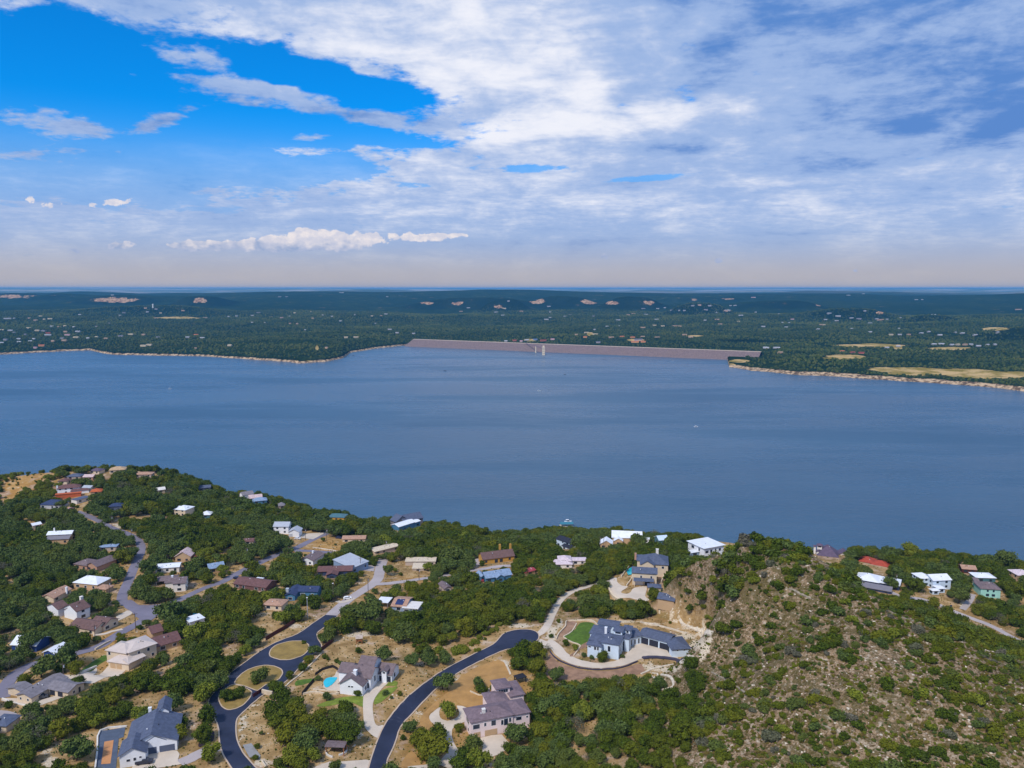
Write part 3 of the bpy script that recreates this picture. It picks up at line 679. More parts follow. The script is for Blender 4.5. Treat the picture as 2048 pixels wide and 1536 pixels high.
# lawns, beds, pool decks
patch('lawn', zl(4, (262,1085),(310,1048),(400,1050),(450,1085),(400,1120),(385,1180),(360,1240),(290,1275),(220,1240),(135,1190),(210,1140),(250,1110)), lawn_m, .10, label='bright green lawn of the long grey-roofed house')
patch('garden_bed', zl(4, (85,1165),(150,1090),(165,1035),(255,1040),(245,1085),(200,1135),(130,1188)), clay, .09, label='brown gravel terrace beside the green lawn')
patch('garden_bed', zl(4, (360,1240),(290,1280),(240,1330),(190,1375),(230,1375),(300,1310),(362,1290)), clay, .13, label='brown gravel strip along the grey-roofed house')
patch('garden_bed', zl(4, (0,1350),(60,1420),(150,1465),(280,1505),(420,1520),(560,1518),(700,1500),(860,1450),(900,1480),(850,1560),(0,1600)), clay, .06, label='reddish gravel slope below the wide driveway')
patch('lawn', zl(7, (1130,940),(1300,870),(1590,840),(1588,950),(1450,900),(1250,940)), mat('yellow_green_lawn', lin(122, 136, 50), .95, .3, .5, .6, 6), .08, label='yellow green lawn in front of the white farmhouse')
patch('lawn', zl(7, (1690,920),(1720,830),(1800,770),(1900,750),(1920,700),(1830,695),(1800,740),(1920,745),(1880,800),(1760,900)), MATS['yellow_green_lawn'], .08, label='yellow green strip beside the farmhouse drive')
patch('lawn', zl(7, (930,700),(1000,680),(1110,670),(1120,690),(1000,730),(930,740)), lawn_m, .08, label='small green patch by the farmhouse fence')
patch('lawn', zl(8, (640,880),(700,760),(780,700),(950,640),(1040,700),(1030,850),(960,930),(850,960),(740,945)), gold_m, .06, label='golden dry lawn round the planted ring')
patch('lawn', zl(8, (300,1060),(420,920),(560,800),(700,640),(1000,500),(1120,520),(1180,640),(1030,700),(950,640),(800,690),(650,880),(520,930),(400,1000),(380,1060),(480,1170),(480,1250),(300,1200)), gold_m, .04, label='golden dry slope above the looping drive')
patch('lawn', zl(8, (110,1530),(200,1380),(300,1450),(460,1480),(350,1520)), gold_m, .06, label='golden dry grass below the big round juniper')
patch('lawn', zl(6, (730,660),(800,600),(950,510),(985,540),(900,600),(840,650)), lawn_m, .08, label='small green lawn left of the cream metal-roofed house')
patch('terrace', zl(7, (1200,760),(1220,690),(1300,650),(1330,600),(1350,620),(1360,700),(1370,790),(1280,790)), concrete, .10, label='pale pool deck of the white farmhouse')
patch('garden_bed', zl(7, (-10,1300),(70,1200),(130,1180),(140,1240),(110,1290),(0,1340)), mat('dark_mulch', lin(60, 46, 54), .95, .2, .5, .5, 5), .10, label='dark mulch bed by the entry road')
patch('terrace', zl(6, (915,1205),(1150,1165),(1130,1260),(1085,1270),(1060,1560),(870,1560)), mat('slate_court', lin(84, 94, 112), .9, .12, .5, .3, 6), .10, False, label='slate grey gravel yard around the bocce court')
patch('playing_court', zl(6, (955,1300),(1040,1290),(1010,1500),(925,1510)), mat('orange_court', lin(196, 138, 92), .9, .08, .3), .16, False, label='orange clay bocce court')
patch('path', zl(7, (415,1320),(500,1300),(590,1420),(580,1450),(480,1440)), mat('grey_slab', lin(150, 148, 146), .9, .1, .5), .12, False, label='grey slab ramp beside the entry road')
for n, x, y, rx, ry in [(8, 470, 880, 26, 9), (8, 300, 1000, 30, 10), (8, 900, 570, 40, 8), (7, 400, 1180, 9, 26), (7, 520, 930, 30, 9), (7, 1180, 1040, 26, 8), (7, 700, 1420, 50, 18), (4, 1400, 1200, 18, 7), (4, 1200, 980, 16, 7), (4, 1500, 1330, 12, 16), (8, 1250, 140, 30, 8)]:
    a = [(x + math.cos(t) * rx * 4 * random.uniform(.5, 1.2), y + math.sin(t) * ry * 4 * random.uniform(.5, 1.2)) for t in np.linspace(0, 6.28, 11)[:-1]]
    W_ = [G(*zp(n, *q)) for q in smooth_loop(a, 3)]
    if False: drape('rubble', W_, white_stone, .03, kind='structure')
# ------------------------------------------------------------------ houses
HOUSE_SPOTS = []        # (short name, px, py)
glass = mat('dark_glass', lin(40, 50, 66), .12, .1, .5, spec=.6)
white_trim = mat('white_trim', lin(236, 236, 238), .6, .03, .5)
dark_trim = mat('dark_trim', lin(52, 50, 58), .6, .05, .5)
def C(name):
    table = dict(white=(232, 234, 240), offwhite=(226, 220, 214), cream=(214, 196, 172), tan=(190, 160, 126), brown=(112, 86, 82), redbrown=(112, 80, 78), dkred=(128, 46, 56), slate=(88, 96, 118), navy=(54, 66, 100),
                 grey=(128, 122, 128), ltgrey=(178, 182, 192), bluegrey=(136, 156, 184), purple=(98, 84, 104), orange=(190, 96, 56), red=(170, 72, 54), pink=(206, 180, 178), stucco=(236, 216, 214), mauve=(124, 106, 112), blue=(74, 122, 158), dkblue=(46, 72, 132), teal=(76, 114, 124),
                 mint=(158, 208, 196), yellow=(198, 150, 70), creamroof=(206, 190, 180), greybrown=(120, 104, 106), palepink=(214, 196, 202), black=(44, 46, 60), bluewhite=(206, 222, 240), stone=(188, 172, 160), redwood=(84, 40, 34), peach=(180, 142, 120), crimson=(160, 60, 70))
    return lin(*table[name])
def wall_mat(c): return mat('wall_' + c, C(c), .8, .05, .4, .15, 4)
def roof_mat(c, k='s'): return seam('metal_roof_' + c, C(c)) if k == 'm' else shingle('roof_' + c, C(c))

def roof_polys(L, d, h, kind, pitch, ov):
    """top polygons of a roof over a wing of front length L and depth d, eaves at height h"""
    x0, x1, y0, y1 = -ov, L + ov, -ov, d + ov; e = h - pitch * ov
    if kind == 'flat': return [[(x0, y0, h), (x1, y0, h), (x1, y1, h), (x0, y1, h)]], None
    if kind == 'shed': return [[(x0, y0, h), (x1, y0, h), (x1, y1, h + pitch * d), (x0, y1, h + pitch * d)]], None
    if kind == 'gx':
        m = d / 2; r = h + pitch * d / 2
        return [[(x0, y0, e), (x1, y0, e), (x1, m, r), (x0, m, r)], [(x1, y1, e), (x0, y1, e), (x0, m, r), (x1, m, r)]], None
    if kind == 'gy':
        m = L / 2; r = h + pitch * L / 2
        return [[(x0, y1, e), (x0, y0, e), (m, y0, r), (m, y1, r)], [(x1, y0, e), (x1, y1, e), (m, y1, r), (m, y0, r)]], None
    s = min(L, d) / 2; r = h + pitch * s
    if L >= d:
        a, b = (s, d / 2, r), (L - s, d / 2, r)
        if L - 2 * s < .3: a = b = (L / 2, d / 2, r)
        P = [[(x0, y0, e), (x1, y0, e), b, a], [(x1, y1, e), (x0, y1, e), a, b], [(x0, y1, e), (x0, y0, e), a], [(x1, y0, e), (x1, y1, e), b]]
    else:
        a, b = (L / 2, s, r), (L / 2, d - s, r)
        P = [[(x0, y0, e), (x1, y0, e), a], [(x1, y1, e), (x0, y1, e), b], [(x0, y1, e), (x0, y0, e), a, b], [(x1, y0, e), (x1, y1, e), b, a]]
    return [[p for i, p in enumerate(q) if p != q[i - 1]] for q in P], None

def house(key, label, wings, short, roof='grey', rk='s', wall='white', cat='house', trim=None, extra=None, detail=None, z0=None, name='house'):
    """wings: dicts with n (frame), m ('b' base line / 'e' eave line), p (x1,y1,x2,y2), d, h, k roof kind; first wing sets the heading"""
    W0 = wings[0]; a = zp(W0['n'], *W0['p'][:2]); b = zp(W0['n'], *W0['p'][2:]); h0 = W0.get('h', 3)
    if z0 is None:
        mx, my = (a[0] + b[0]) / 2, (a[1] + b[1]) / 2
        if W0.get('m', 'e') == 'e':
            c = 450.0
            for _ in range(4):
                q = G(mx, my + h0 * F / c * .93); c = proj(*q)[2]
        else: q = G(mx, my)
        z0 = q[2]
    H0 = None; geo = []
    for w in wings:
        hh = w.get('h', 3); zz = z0 + w.get('z', 0) + (hh if w.get('m', 'e') == 'e' else 0)
        A = np.array(at_z(*zp(w['n'], *w['p'][:2]), zz)[:2]); B_ = np.array(at_z(*zp(w['n'], *w['p'][2:]), zz)[:2])
        L = np.linalg.norm(B_ - A); th = math.atan2(*(B_ - A)[::-1])
        if w.get('L'): L = w['L']
        if H0 is None: H0 = th if W0.get('rot') is None else math.radians(W0['rot'])
        if w.get('free') is None and w is not W0:
            k = round((th - H0) / (math.pi / 2)); th2 = H0 + k * math.pi / 2; L *= max(.4, math.cos(th - th2)); th = th2
        if w is W0: th = H0
        geo.append((A, th, L, w, hh))
    O = geo[0][0]; root = empty(name, (O[0], O[1], z0), H0)
    tag(root, label, cat, None)
    cmean = proj(O[0], O[1], z0)[2]; det = detail if detail is not None else cmean < 480
    BW = {}; BR = {}; wins = []; cells = []
    for A, th, L, w, hh in geo:
        d = w.get('d', 8); k = w.get('k', 'hip'); pitch = w.get('pi', .42); ov = w.get('ov', .55 if k != 'flat' else .4); dz = w.get('z', 0)
        rel = A - O; c0, s0 = math.cos(-H0), math.sin(-H0); ox, oy = rel[0] * c0 - rel[1] * s0, rel[0] * s0 + rel[1] * c0
        cr_, sr_ = math.cos(th - H0), math.sin(th - H0)
        T = lambda p, ox=ox, oy=oy, cr_=cr_, sr_=sr_, dz=dz: (ox + p[0] * cr_ - p[1] * sr_, oy + p[0] * sr_ + p[1] * cr_, p[2] + dz)
        wc = w.get('wc', wall); rc = w.get('rc', roof); rkk = w.get('rk', rk); pn = w.get('part')
        Bw = BW.setdefault((wc, pn), MB()); Br = BR.setdefault((rc, rkk, w.get('rpart')), MB())
        q = [(0, 0), (L, 0), (L, d), (0, d)]
        if not w.get('open'):
            for i in range(4):
                u, v = q[i], q[(i + 1) % 4]; ll = math.dist(u, v)
                tops = [(*v, hh), (*u, hh)]
                if k == 'gx' and i in (1, 3): tops = [(*v, hh), ((u[0] + v[0]) / 2, (u[1] + v[1]) / 2, hh + pitch * d / 2 - .05), (*u, hh)]
                if k == 'gy' and i in (0, 2): tops = [(*v, hh), ((u[0] + v[0]) / 2, (u[1] + v[1]) / 2, hh + pitch * L / 2 - .05), (*u, hh)]
                if k == 'shed':
                    f_ = lambda p: hh + pitch * p[1]
                    tops = [(*v, f_(v)), (*u, f_(u))]
                Bw.face([T((*u, -3.0)), T((*v, -3.0))] + [T(t) for t in tops])
        else:
            for (x_, y_) in ((.2, .2), (L - .2, .2), (L - .2, d - .2), (.2, d - .2)):
                Bp = MB(); Bp.box(-.15, -.15, -1, .15, .15, hh); Bp.v = [T((p[0] + x_, p[1] + y_, p[2])) for p in Bp.v]; Bp.build('post', wall_mat(wc), root)
        polys, _ = roof_polys(L, d, hh + .02, k, pitch, ov); th_ = .22
        edges = {}
        for P in polys:
            P3 = [Vector(T((p[0], p[1], p[2] + th_))) for p in P]
            n = (P3[1] - P3[0]).cross(P3[2] - P3[0]).normalized()
            e_ = Vector((-n.y, n.x, 0)); e_ = e_.normalized() if e_.length > 1e-4 else Vector((cr_, sr_, 0)); up = n.cross(e_)
            Br.face(P3, [(p.dot(e_), p.dot(up)) for p in P3])
            P4 = [p - Vector((0, 0, th_)) for p in P3]; Br.face(list(reversed(P4)))
            for i in range(len(P)):
                u, v = P[i], P[(i + 1) % len(P)]; key_ = tuple(sorted(((round(u[0], 3), round(u[1], 3)), (round(v[0], 3), round(v[1], 3)))))
                edges.setdefault(key_, []).append((u, v))
        for key_, es in edges.items():
            if len(es) == 1:
                u, v = es[0]; up_ = lambda p, z: T((p[0], p[1], p[2] + z))
                Br.face([up_(u, 0), up_(v, 0), up_(v, th_), up_(u, th_)])
        # openings
        def opening(face, u, z, ww, h2, kind='window', T=T, L=L, d=d):
            if face == 'f': o_, ax, nrm, ll = (0, 0), (1, 0), (0, -1), L
            elif face == 'r': o_, ax, nrm, ll = (L, 0), (0, 1), (1, 0), d
            elif face == 'b': o_, ax, nrm, ll = (L, d), (-1, 0), (0, 1), L
            else: o_, ax, nrm, ll = (0, d), (0, -1), (-1, 0), d
            cx = u * ll if u <= 1 else u
            def bx(B, a0, a1, z1, z2, t0, t1):
                P = [(a0, t0), (a1, t0), (a1, t1), (a0, t1)]
                def Q(a_, t_, z_): return T((o_[0] + ax[0] * a_ + nrm[0] * t_, o_[1] + ax[1] * a_ + nrm[1] * t_, z_))
                B.face([Q(a0, t1, z1), Q(a1, t1, z1), Q(a1, t1, z2), Q(a0, t1, z2)], [(a0, z1), (a1, z1), (a1, z2), (a0, z2)])
                B.face([Q(a0, t0, z2), Q(a0, t1, z2), Q(a1, t1, z2), Q(a1, t0, z2)]); B.face([Q(a0, t0, z1), Q(a0, t1, z1), Q(a0, t1, z2), Q(a0, t0, z2)])
                B.face([Q(a1, t0, z1), Q(a1, t1, z1), Q(a1, t1, z2), Q(a1, t0, z2)]); B.face([Q(a0, t0, z1), Q(a1, t0, z1), Q(a1, t1, z1), Q(a0, t1, z1)])
            wins.append((kind, bx, cx - ww / 2, cx + ww / 2, z, z + h2))
        if 'win' in w:
            for o_ in w['win']: opening(*o_)
        elif not w.get('open') and w.get('auto', True):
            st = max(1, int(round(hh / 3.1)))
            for s_i in range(st):
                for fc, ll in (('f', L), ('l' if math.sin(th) < 0 or O[0] > 0 else 'r', d)):
                    nn = max(1, int(ll / 4.2))
                    for i in range(nn):
                        if (i + s_i + int(abs(O[0]))) % 4 == 3 and nn > 2: continue
                        opening(fc, (i + .5) / nn, .9 + s_i * 2.9, 1.5 if (i + s_i) % 3 else 2.2, 1.35 if s_i or i % 2 else 1.5)
        # keep-out outline
        pts = [T((x_, y_, z_)) for x_ in (-ov, L + ov) for y_ in (-ov, d + ov) for z_ in (w.get('kz', .6), hh)]
        pts += [T((x_, d / 2, hh + (pitch * min(L, d) / 2 if k not in ('flat',) else .2))) for x_ in ((L * .3, L * .7) if k == 'hip' else (0, L))]
        P2_ = []
        for p in pts:
            wx = O[0] + p[0] * math.cos(H0) - p[1] * math.sin(H0); wy = O[1] + p[0] * math.sin(H0) + p[1] * math.cos(H0)
            P2_.append(proj(wx, wy, z0 + p[2]))
        hull = convex([(a_, b_) for a_, b_, _ in P2_]); cmx = max(p[2] for p in P2_)
        if w.get('keep', True): keep_poly(hull, cmx)
        FOOT.append((A, th, L, d))
    for (wc, pn), B in BW.items():
        if B.f: B.build(pn or 'wall', wall_mat(wc), root)
    roofs = []
    for (rc, rkk, pn), B in BR.items(): roofs.append(B.build(pn or 'roof', roof_mat(rc, rkk), root))
    tm = wall_mat(trim) if trim else white_trim
    for kind, bx, a0, a1, z1, z2 in wins:
        if kind == 'window':
            if det:
                B = MB(); bx(B, a0 - .12, a1 + .12, z1 - .12, z2 + .12, -.05, .05); f_ = B.build('window', tm, root)
                B = MB(); bx(B, a0, a1, z1, z2, .0, .08); B.build('pane', glass, f_)
            else:
                B = MB(); bx(B, a0, a1, z1, z2, -.05, .06); B.build('window', glass, root)
        elif kind == 'garage' or kind.startswith('garage_'):
            B = MB(); bx(B, a0, a1, z1, z2, -.05, .07); B.build('garage_door', wall_mat(kind[7:]) if '_' in kind else white_trim, root)
        elif kind == 'bay':
            B = MB(); bx(B, a0, a1, z1, z2, -.05, .05); B.build('garage_opening', wall_mat('black'), root)
        elif kind == 'door':
            B = MB(); bx(B, a0, a1, z1, z2, -.05, .07); B.build('door', dark_trim, root)
    if extra: extra(root, roofs, geo, z0)
    wd, hh_, L_ = geo[0][3], geo[0][4], geo[0][2]
    if cmean < 560 and wd.get('k', 'hip') in ('hip', 'gx', 'gy', 'flat') and not wd.get('open'):
        vr = random.Random(int(abs(O[0]) * 7)); dd_ = wd.get('d', 8); pt_ = wd.get('pi', .42)
        for i in range(vr.choice((2, 3, 4))):
            u_, v_ = vr.uniform(.25, .75) * L_, vr.uniform(.2, .45) * dd_
            zt_ = hh_ + (0 if wd.get('k') == 'flat' else pt_ * (min(u_, L_ - u_) if wd.get('k') == 'gy' else (min(u_, v_, L_ - u_, dd_ - v_) if wd.get('k', 'hip') == 'hip' else min(v_, dd_ - v_))))
            B = MB(); B.tube((u_, v_, zt_ - .1), (u_, v_, zt_ + .55), .14, .14, 7); B.tube((u_, v_, zt_ + .55), (u_, v_, zt_ + .7), .24, .1, 7); B.build('roof_vent', white_trim if i % 2 else dark_trim, roofs[0])
    px, py, _ = proj(root.location.x, root.location.y, z0)
    cx = np.mean([proj(*(A + np.array([math.cos(th), math.sin(th)]) * L / 2), z0 + 3)[0] for A, th, L, w, hh in geo]); cy = np.mean([proj(*(A), z0 + 3)[1] for A, th, L, w, hh in geo])
    HOUSE_SPOTS.append((short, cx, cy, cmean))
    return root
FOOT = []
def convex(P):
    P = sorted(set(P))
    def half(P):
        o = []
        for p in P:
            while len(o) >= 2 and (o[-1][0] - o[-2][0]) * (p[1] - o[-2][1]) - (o[-1][1] - o[-2][1]) * (p[0] - o[-2][0]) <= 0: o.pop()
            o.append(p)
        return o[:-1]
    return half(P) + half(P[::-1])
def chimney(n, x, y, h=1.8, w=1.0, col='white', zt=6.0):
    """chimney whose top shows at a given place"""
    def f(root, roofs, geo, z0):
        q = at_z(*zp(n, x, y), z0 + zt + h); M = root.matrix_basis.inverted() @ Vector(q)
        B = MB(); B.box(M.x - w / 2, M.y - w / 2, zt - 2.5, M.x + w / 2, M.y + w / 2, zt + h); B.box(M.x - w / 2 - .1, M.y - w / 2 - .1, zt + h, M.x + w / 2 + .1, M.y + w / 2 + .1, zt + h + .12)
        B.build('chimney', wall_mat(col), roofs[0])
    return f
def both(*fs): return lambda *a: [f(*a) for f in fs]
def S(n, m, p, d, h, k='hip', **kw): return dict(n=n, m=m, p=p, d=d, h=h, k=k, **kw)
def win_row(face, n, z, w, h, lo=.1, hi=.9): return [(face, lo + (hi - lo) * (i + .5) / n, z, w, h, 'window') for i in range(n)]

# --- near, detailed houses
def solar(n, pts, zt):
    def f(root, roofs, geo, z0):
        w = geo[0]; B = MB(); A, th, L, wd, hh = w; d = wd['d']; pi_ = wd.get('pi', .42)
        x0, x1, y0, y1 = pts
        P = [(x_ * L, y_ * d) for x_, y_ in ((x0, y0), (x1, y0), (x1, y1), (x0, y1))]
        zz = lambda p: hh + .36 + pi_ * min(p[1], d - p[1]) if wd['k'] in ('gx', 'hip') else hh + .36 + (pi_ * p[1] if wd['k'] == 'shed' else 0)
        B.face([(*p, zz(p)) for p in P]); B.face([(*p, zz(p) - .1) for p in reversed(P)])
        B.build('solar_panel', mat('solar_glass', lin(36, 44, 92), .2, .1, 1.2, spec=.7), roofs[0])
    return f
house('pinkhouse', 'two-storey pink stucco villa with brown tiled roofs and two garage doors', [
    S(8, 'e', (790,1090,1195,1015), 10, 7, pi=.34, win=[('f', .12, 3.9, 2.6, 1.7, 'window'), ('f', .33, 4.3, .8, 1.3, 'window'), ('f', .53, 4.0, 1.8, 2.0, 'window'), ('f', .74, 3.6, .9, 1.9, 'window'), ('f', .83, 3.2, 1.6, 2.6, 'window'), ('f', .93, 4.2, .8, 1.6, 'window'),
        ('f', .14, .1, 2.6, 2.3, 'garage_tan'), ('f', .47, .1, 5.0, 2.4, 'garage_tan'), ('l', .5, 4.0, 3.4, 1.9, 'window'), ('l', .6, 1.2, 1.2, 1.2, 'window')]),
    S(8, 'e', (1195,1018,1365,1000), 10, 6.6, pi=.34, win=[('f', .35, 4.0, 2.2, 1.3, 'window'), ('f', .85, 4.4, .7, .7, 'window')]),
    S(8, 'e', (965,920,1150,885), 9, 6.2, pi=.3, auto=False), S(8, 'e', (1035,768,1178,764), 7, 8.0, pi=.22, win=win_row('f', 4, 6.0, .9, 1.3, .15, .85)),
    S(8, 'e', (1172,838,1312,832), 7, 5.4, pi=.25, auto=False), S(8, 'e', (1185,770,1270,765), 6, 5.4, pi=.2, auto=False)],
    'the pink stucco villa', 'mauve', 's', 'stucco', extra=chimney(8, 910, 962, 1.6, 1.2, 'offwhite', 8.0), z0=78.5)
house('farmhouse', 'white gabled farmhouse with brown roofs beside a turquoise pool', [
    S(7, 'e', (1358,712,1578,738), 11, 4.6, 'gy', pi=.62, win=[('f', .42, 3.4, .9, .6, 'window'), ('f', .55, 3.4, .9, .6, 'window'), ('r', .3, 1.2, 1.4, 1.6, 'window')]),
    S(7, 'e', (1470,640,1675,640), 9, 5.6, 'gx', pi=.55, win=[('r', .5, 2.0, 1.2, 2.4, 'window'), ('f', .85, 1, 1.2, 2.2, 'window')]),
    S(7, 'e', (1350,595,1500,560), 8, 4.8, 'gx', pi=.5, auto=False),
    S(7, 'e', (1535,560,1700,545), 10, 6.6, 'gx', pi=.6, win=[('r', .3, 3.0, 1, 1.8, 'window')]),
    S(7, 'e', (1500,600,1600,590), 8, 6.0, 'gy', pi=.7, win=[('f', .5, 4.2, 1.0, .9, 'window')]),
    S(7, 'e', (1728,612,1862,628), 8.5, 3.6, 'gx', pi=.62, win=[('f', .52, .1, 5.2, 2.4, 'garage_black'), ('r', .4, 1.0, 1.4, 1.8, 'window')]),
    S(7, 'e', (1765,590,1815,590), 4, 5.4, 'gy', pi=.5, win=[('f', .35, 4.2, .5, .9, 'window'), ('f', .65, 4.2, .5, .9, 'window')])],
    'the white farmhouse', 'greybrown', 's', 'white', extra=chimney(7, 1510, 585, 1.8, 1.3, 'white', 7.5), z0=83)
house('longhouse', 'long white stucco house with slate grey hip roofs and a row of garages', [
    S(4, 'e', (500,1235,668,1262), 10, 7.4, pi=.3, win=[('f', .45, 3.4, 1.2, 2.6, 'window'), ('r', .3, 2.8, 1.4, 2.2, 'window'), ('f', .1, 1.0, .9, 1.6, 'window')]),
    S(4, 'e', (365,1255,505,1268), 7, 6.2, pi=.28, win=[('f', .15, 4.8, 1.2, .6, 'window'), ('f', .55, 4.0, 1.0, 1.5, 'window'), ('f', .75, 4.0, .8, 1.5, 'window')]),
    S(4, 'e', (388,1208,520,1205), 7, 7.0, pi=.28, auto=False), S(4, 'e', (390,1145,560,1150), 9, 6.4, pi=.26, auto=False),
    S(4, 'e', (470,1058,650,1100), 6, 5.0, 'gx', pi=.22, auto=False),
    S(4, 'e', (622,1120,700,1135), 5, 9.6, pi=.24, win=[('f', .5, 8.2, 2.6, .8, 'window')]), S(4, 'e', (715,1110,780,1118), 4.5, 9.0, pi=.22, win=[('f', .6, 7.4, 1.0, 1.0, 'window'), ('r', .5, 7.2, 1.6, 1.2, 'window')]),
    S(4, 'e', (685,1190,770,1200), 5, 6.6, pi=.34, win=[('f', .3, .3, 1.4, 4.6, 'window')]),
    S(4, 'e', (765,1196,888,1168), 9, 4.4, 'gx', pi=.3, free=1, win=[('f', .2, .6, .8, 2.4, 'window'), ('f', .5, .6, .8, 2.4, 'window'), ('f', .8, .6, .8, 2.4, 'window')]),
    S(4, 'e', (872,1164,1150,1238), 9, 4.2, 'gx', pi=.3, free=1, rc='slate', win=[('f', .14, .1, 5.0, 3.2, 'bay'), ('f', .5, .1, 4.6, 3.2, 'bay'), ('f', .84, .1, 4.0, 3.0, 'garage_black')]),
    S(4, 'e', (1188,1305,1362,1295), 12, 4.0, 'hip', pi=.3, free=1, win=[('f', .3, 3.0, .7, .5, 'window'), ('f', .68, 3.0, .7, .5, 'window'), ('l', .5, .1, 3.6, 2.8, 'garage_black')])],
    'the long grey-roofed house', 'slate', 's', 'bluewhite', extra=chimney(4, 545, 1092, 1.8, 1.1, 'white', 8.8), z0=79)
house('tanhouse', 'tall tan stone house with dark grey roofs and double garage on a court', [
    S(4, 'e', (802,558,1038,572), 8.5, 7.6, 'gx', pi=.45, win=[('f', .36, 4.6, 1.0, 1.4, 'window'), ('f', .78, 4.6, 1.0, 1.4, 'window'), ('f', .28, .1, 4.4, 2.9, 'garage'), ('f', .62, .1, 3.0, 2.8, 'bay')]),
    S(4, 'e', (820,640,1000,650), 1.8, 3.6, 'shed', pi=.55, open=1), S(4, 'e', (882,480,1010,488), 8, 8.5, 'gy', pi=.6, auto=False),
    S(4, 'e', (900,470,1150,508), 15, 8.0, pi=.55, win=[('f', .8, 5.4, 1.4, 1.4, 'window'), ('r', .4, 3, 3.0, 1.8, 'window')]), S(4, 'e', (848,440,940,440), 10, 7.0, pi=.4, auto=False),
    S(4, 'e', (955,700,1075,688), 5, 3.0, 'hip', pi=.4, auto=False)],
    'the tall tan stone house', 'slate', 's', 'cream', extra=both(chimney(4, 1043, 332, 2.4, 1.6, 'offwhite', 12), chimney(4, 832, 372, 1.6, 1.2, 'peach', 8.0)), z0=76)
house('shed', 'small tan outbuilding with slate gable roof above the rock cut', [S(4, 'e', (1050,808,1205,835), 8, 3.0, 'gx', pi=.4, auto=False)], 'the slate-roofed outbuilding', 'slate', 's', 'tan', cat='outbuilding', name='outbuilding')
house('flatwhite', 'modern white house with flat white roof at the lake edge', [
    S(4, 'e', (1500,326,1725,300), 17, 6.6, 'flat', ov=.9, rot=26, L=17, win=[('f', .14, 3.0, 2.6, 1.6, 'window'), ('f', .36, 3.0, 1.8, 1.8, 'window'), ('f', .58, 2.6, 1.0, 2.4, 'window'), ('f', .80, 3.0, 1.8, 1.8, 'window'), ('l', .3, 3.4, 2.6, 1.8, 'window'), ('l', .7, 3.4, 1.6, 2.0, 'window')]),
    S(4, 'e', (1370,372,1468,366), 5, 3.0, 'flat', ov=.3, wc='bluegrey', win=[('f', .5, .2, 3.0, 2.4, 'garage_black')])],
    'the flat-roofed white house', 'white', 'm', 'white', z0=68)
house('grayroof', 'big white house with blue grey roofs and dark garage doors', [
    S(6, 'e', (1150,1350,1612,1290), 17, 4.0, 'gy', pi=.42, rot=18, win=[('f', .80, .1, 5.0, 2.4, 'garage_slate'), ('f', .51, .1, 2.7, 2.4, 'garage_slate')]),
    S(6, 'e', (1090,1425,1325,1398), 9, 4.6, 'gy', pi=.55, win=[('f', .33, 2.0, 1.1, .8, 'window'), ('f', .58, 2.0, .8, 1.0, 'window'), ('f', .80, 2.6, .7, .6, 'window'), ('f', .28, -2.2, .9, .8, 'window')]),
    S(6, 'e', (1325,1300,1502,1300), 12, 4.6, 'gy', pi=.55, auto=False), S(6, 'e', (1300,1325,1425,1310), 3, 3.4, 'shed', pi=.35, open=1),
    S(6, 'e', (1440,1022,1540,1020), 8, 7.0, 'gy', pi=.8, auto=False)],
    'the blue grey-roofed house', 'slate', 's', 'white', extra=chimney(6, 1370, 985, 1.2, 1.0, 'white', 6.2), z0=86.5)
house('creamhouse', 'cream two-storey house with pale metal roof and wooden garage doors', [
    S(6, 'e', (1180,480,1428,395), 12, 6.6, pi=.34, win=[('f', .35, 4.2, .9, 1.4, 'window'), ('f', .7, 4.2, 1.1, 1.5, 'window'), ('f', .5, 1.0, 1.2, 1.5, 'window'), ('f', .85, 1.2, 1.0, 1.4, 'window')]),
    S(6, 'e', (990,555,1175,582), 9, 3.4, free=1, pi=.5, win=[('f', .22, .1, 2.8, 2.3, 'garage_tan'), ('f', .52, .1, 2.8, 2.3, 'garage_tan')]),
    S(6, 'e', (972,455,1150,485), 9, 6.4, free=1, pi=.4, win=[('f', .15, 4.2, 1.2, 1.4, 'window')]), S(6, 'e', (1175,582,1320,515), 3, 3.3, 'shed', pi=.4, open=1, wc='stone', free=1)],
    'the cream metal-roofed house', 'creamroof', 'm', 'cream', z0=78)
house('ranch', 'low L-shaped stone ranch house with grey shingle roof and carport', [
    S(6, 'e', (155,865,287,892), 17, 2.8, 'gy', pi=.32, win=[('f', .25, 1.0, .8, 1.0, 'window'), ('f', .75, 1.0, .8, 1.0, 'window'), ('r', .3, 1.0, 1.6, 1.1, 'window'), ('r', .65, 1.0, 1.6, 1.1, 'window')]),
    S(6, 'e', (430,805,610,850), 8, 2.8, 'gx', pi=.32, win=[('f', .25, .1, 2.6, 2.3, 'bay'), ('f', .62, .1, 2.6, 2.3, 'bay'), ('r', .35, 1.0, 1.0, 1.0, 'window'), ('r', .7, .1, 1.0, 2.1, 'door')]),
    S(6, 'e', (190,830,330,790), 7, 2.8, 'gx', pi=.25, auto=False)],
    'the L-shaped ranch house', 'grey', 's', 'cream', z0=82)
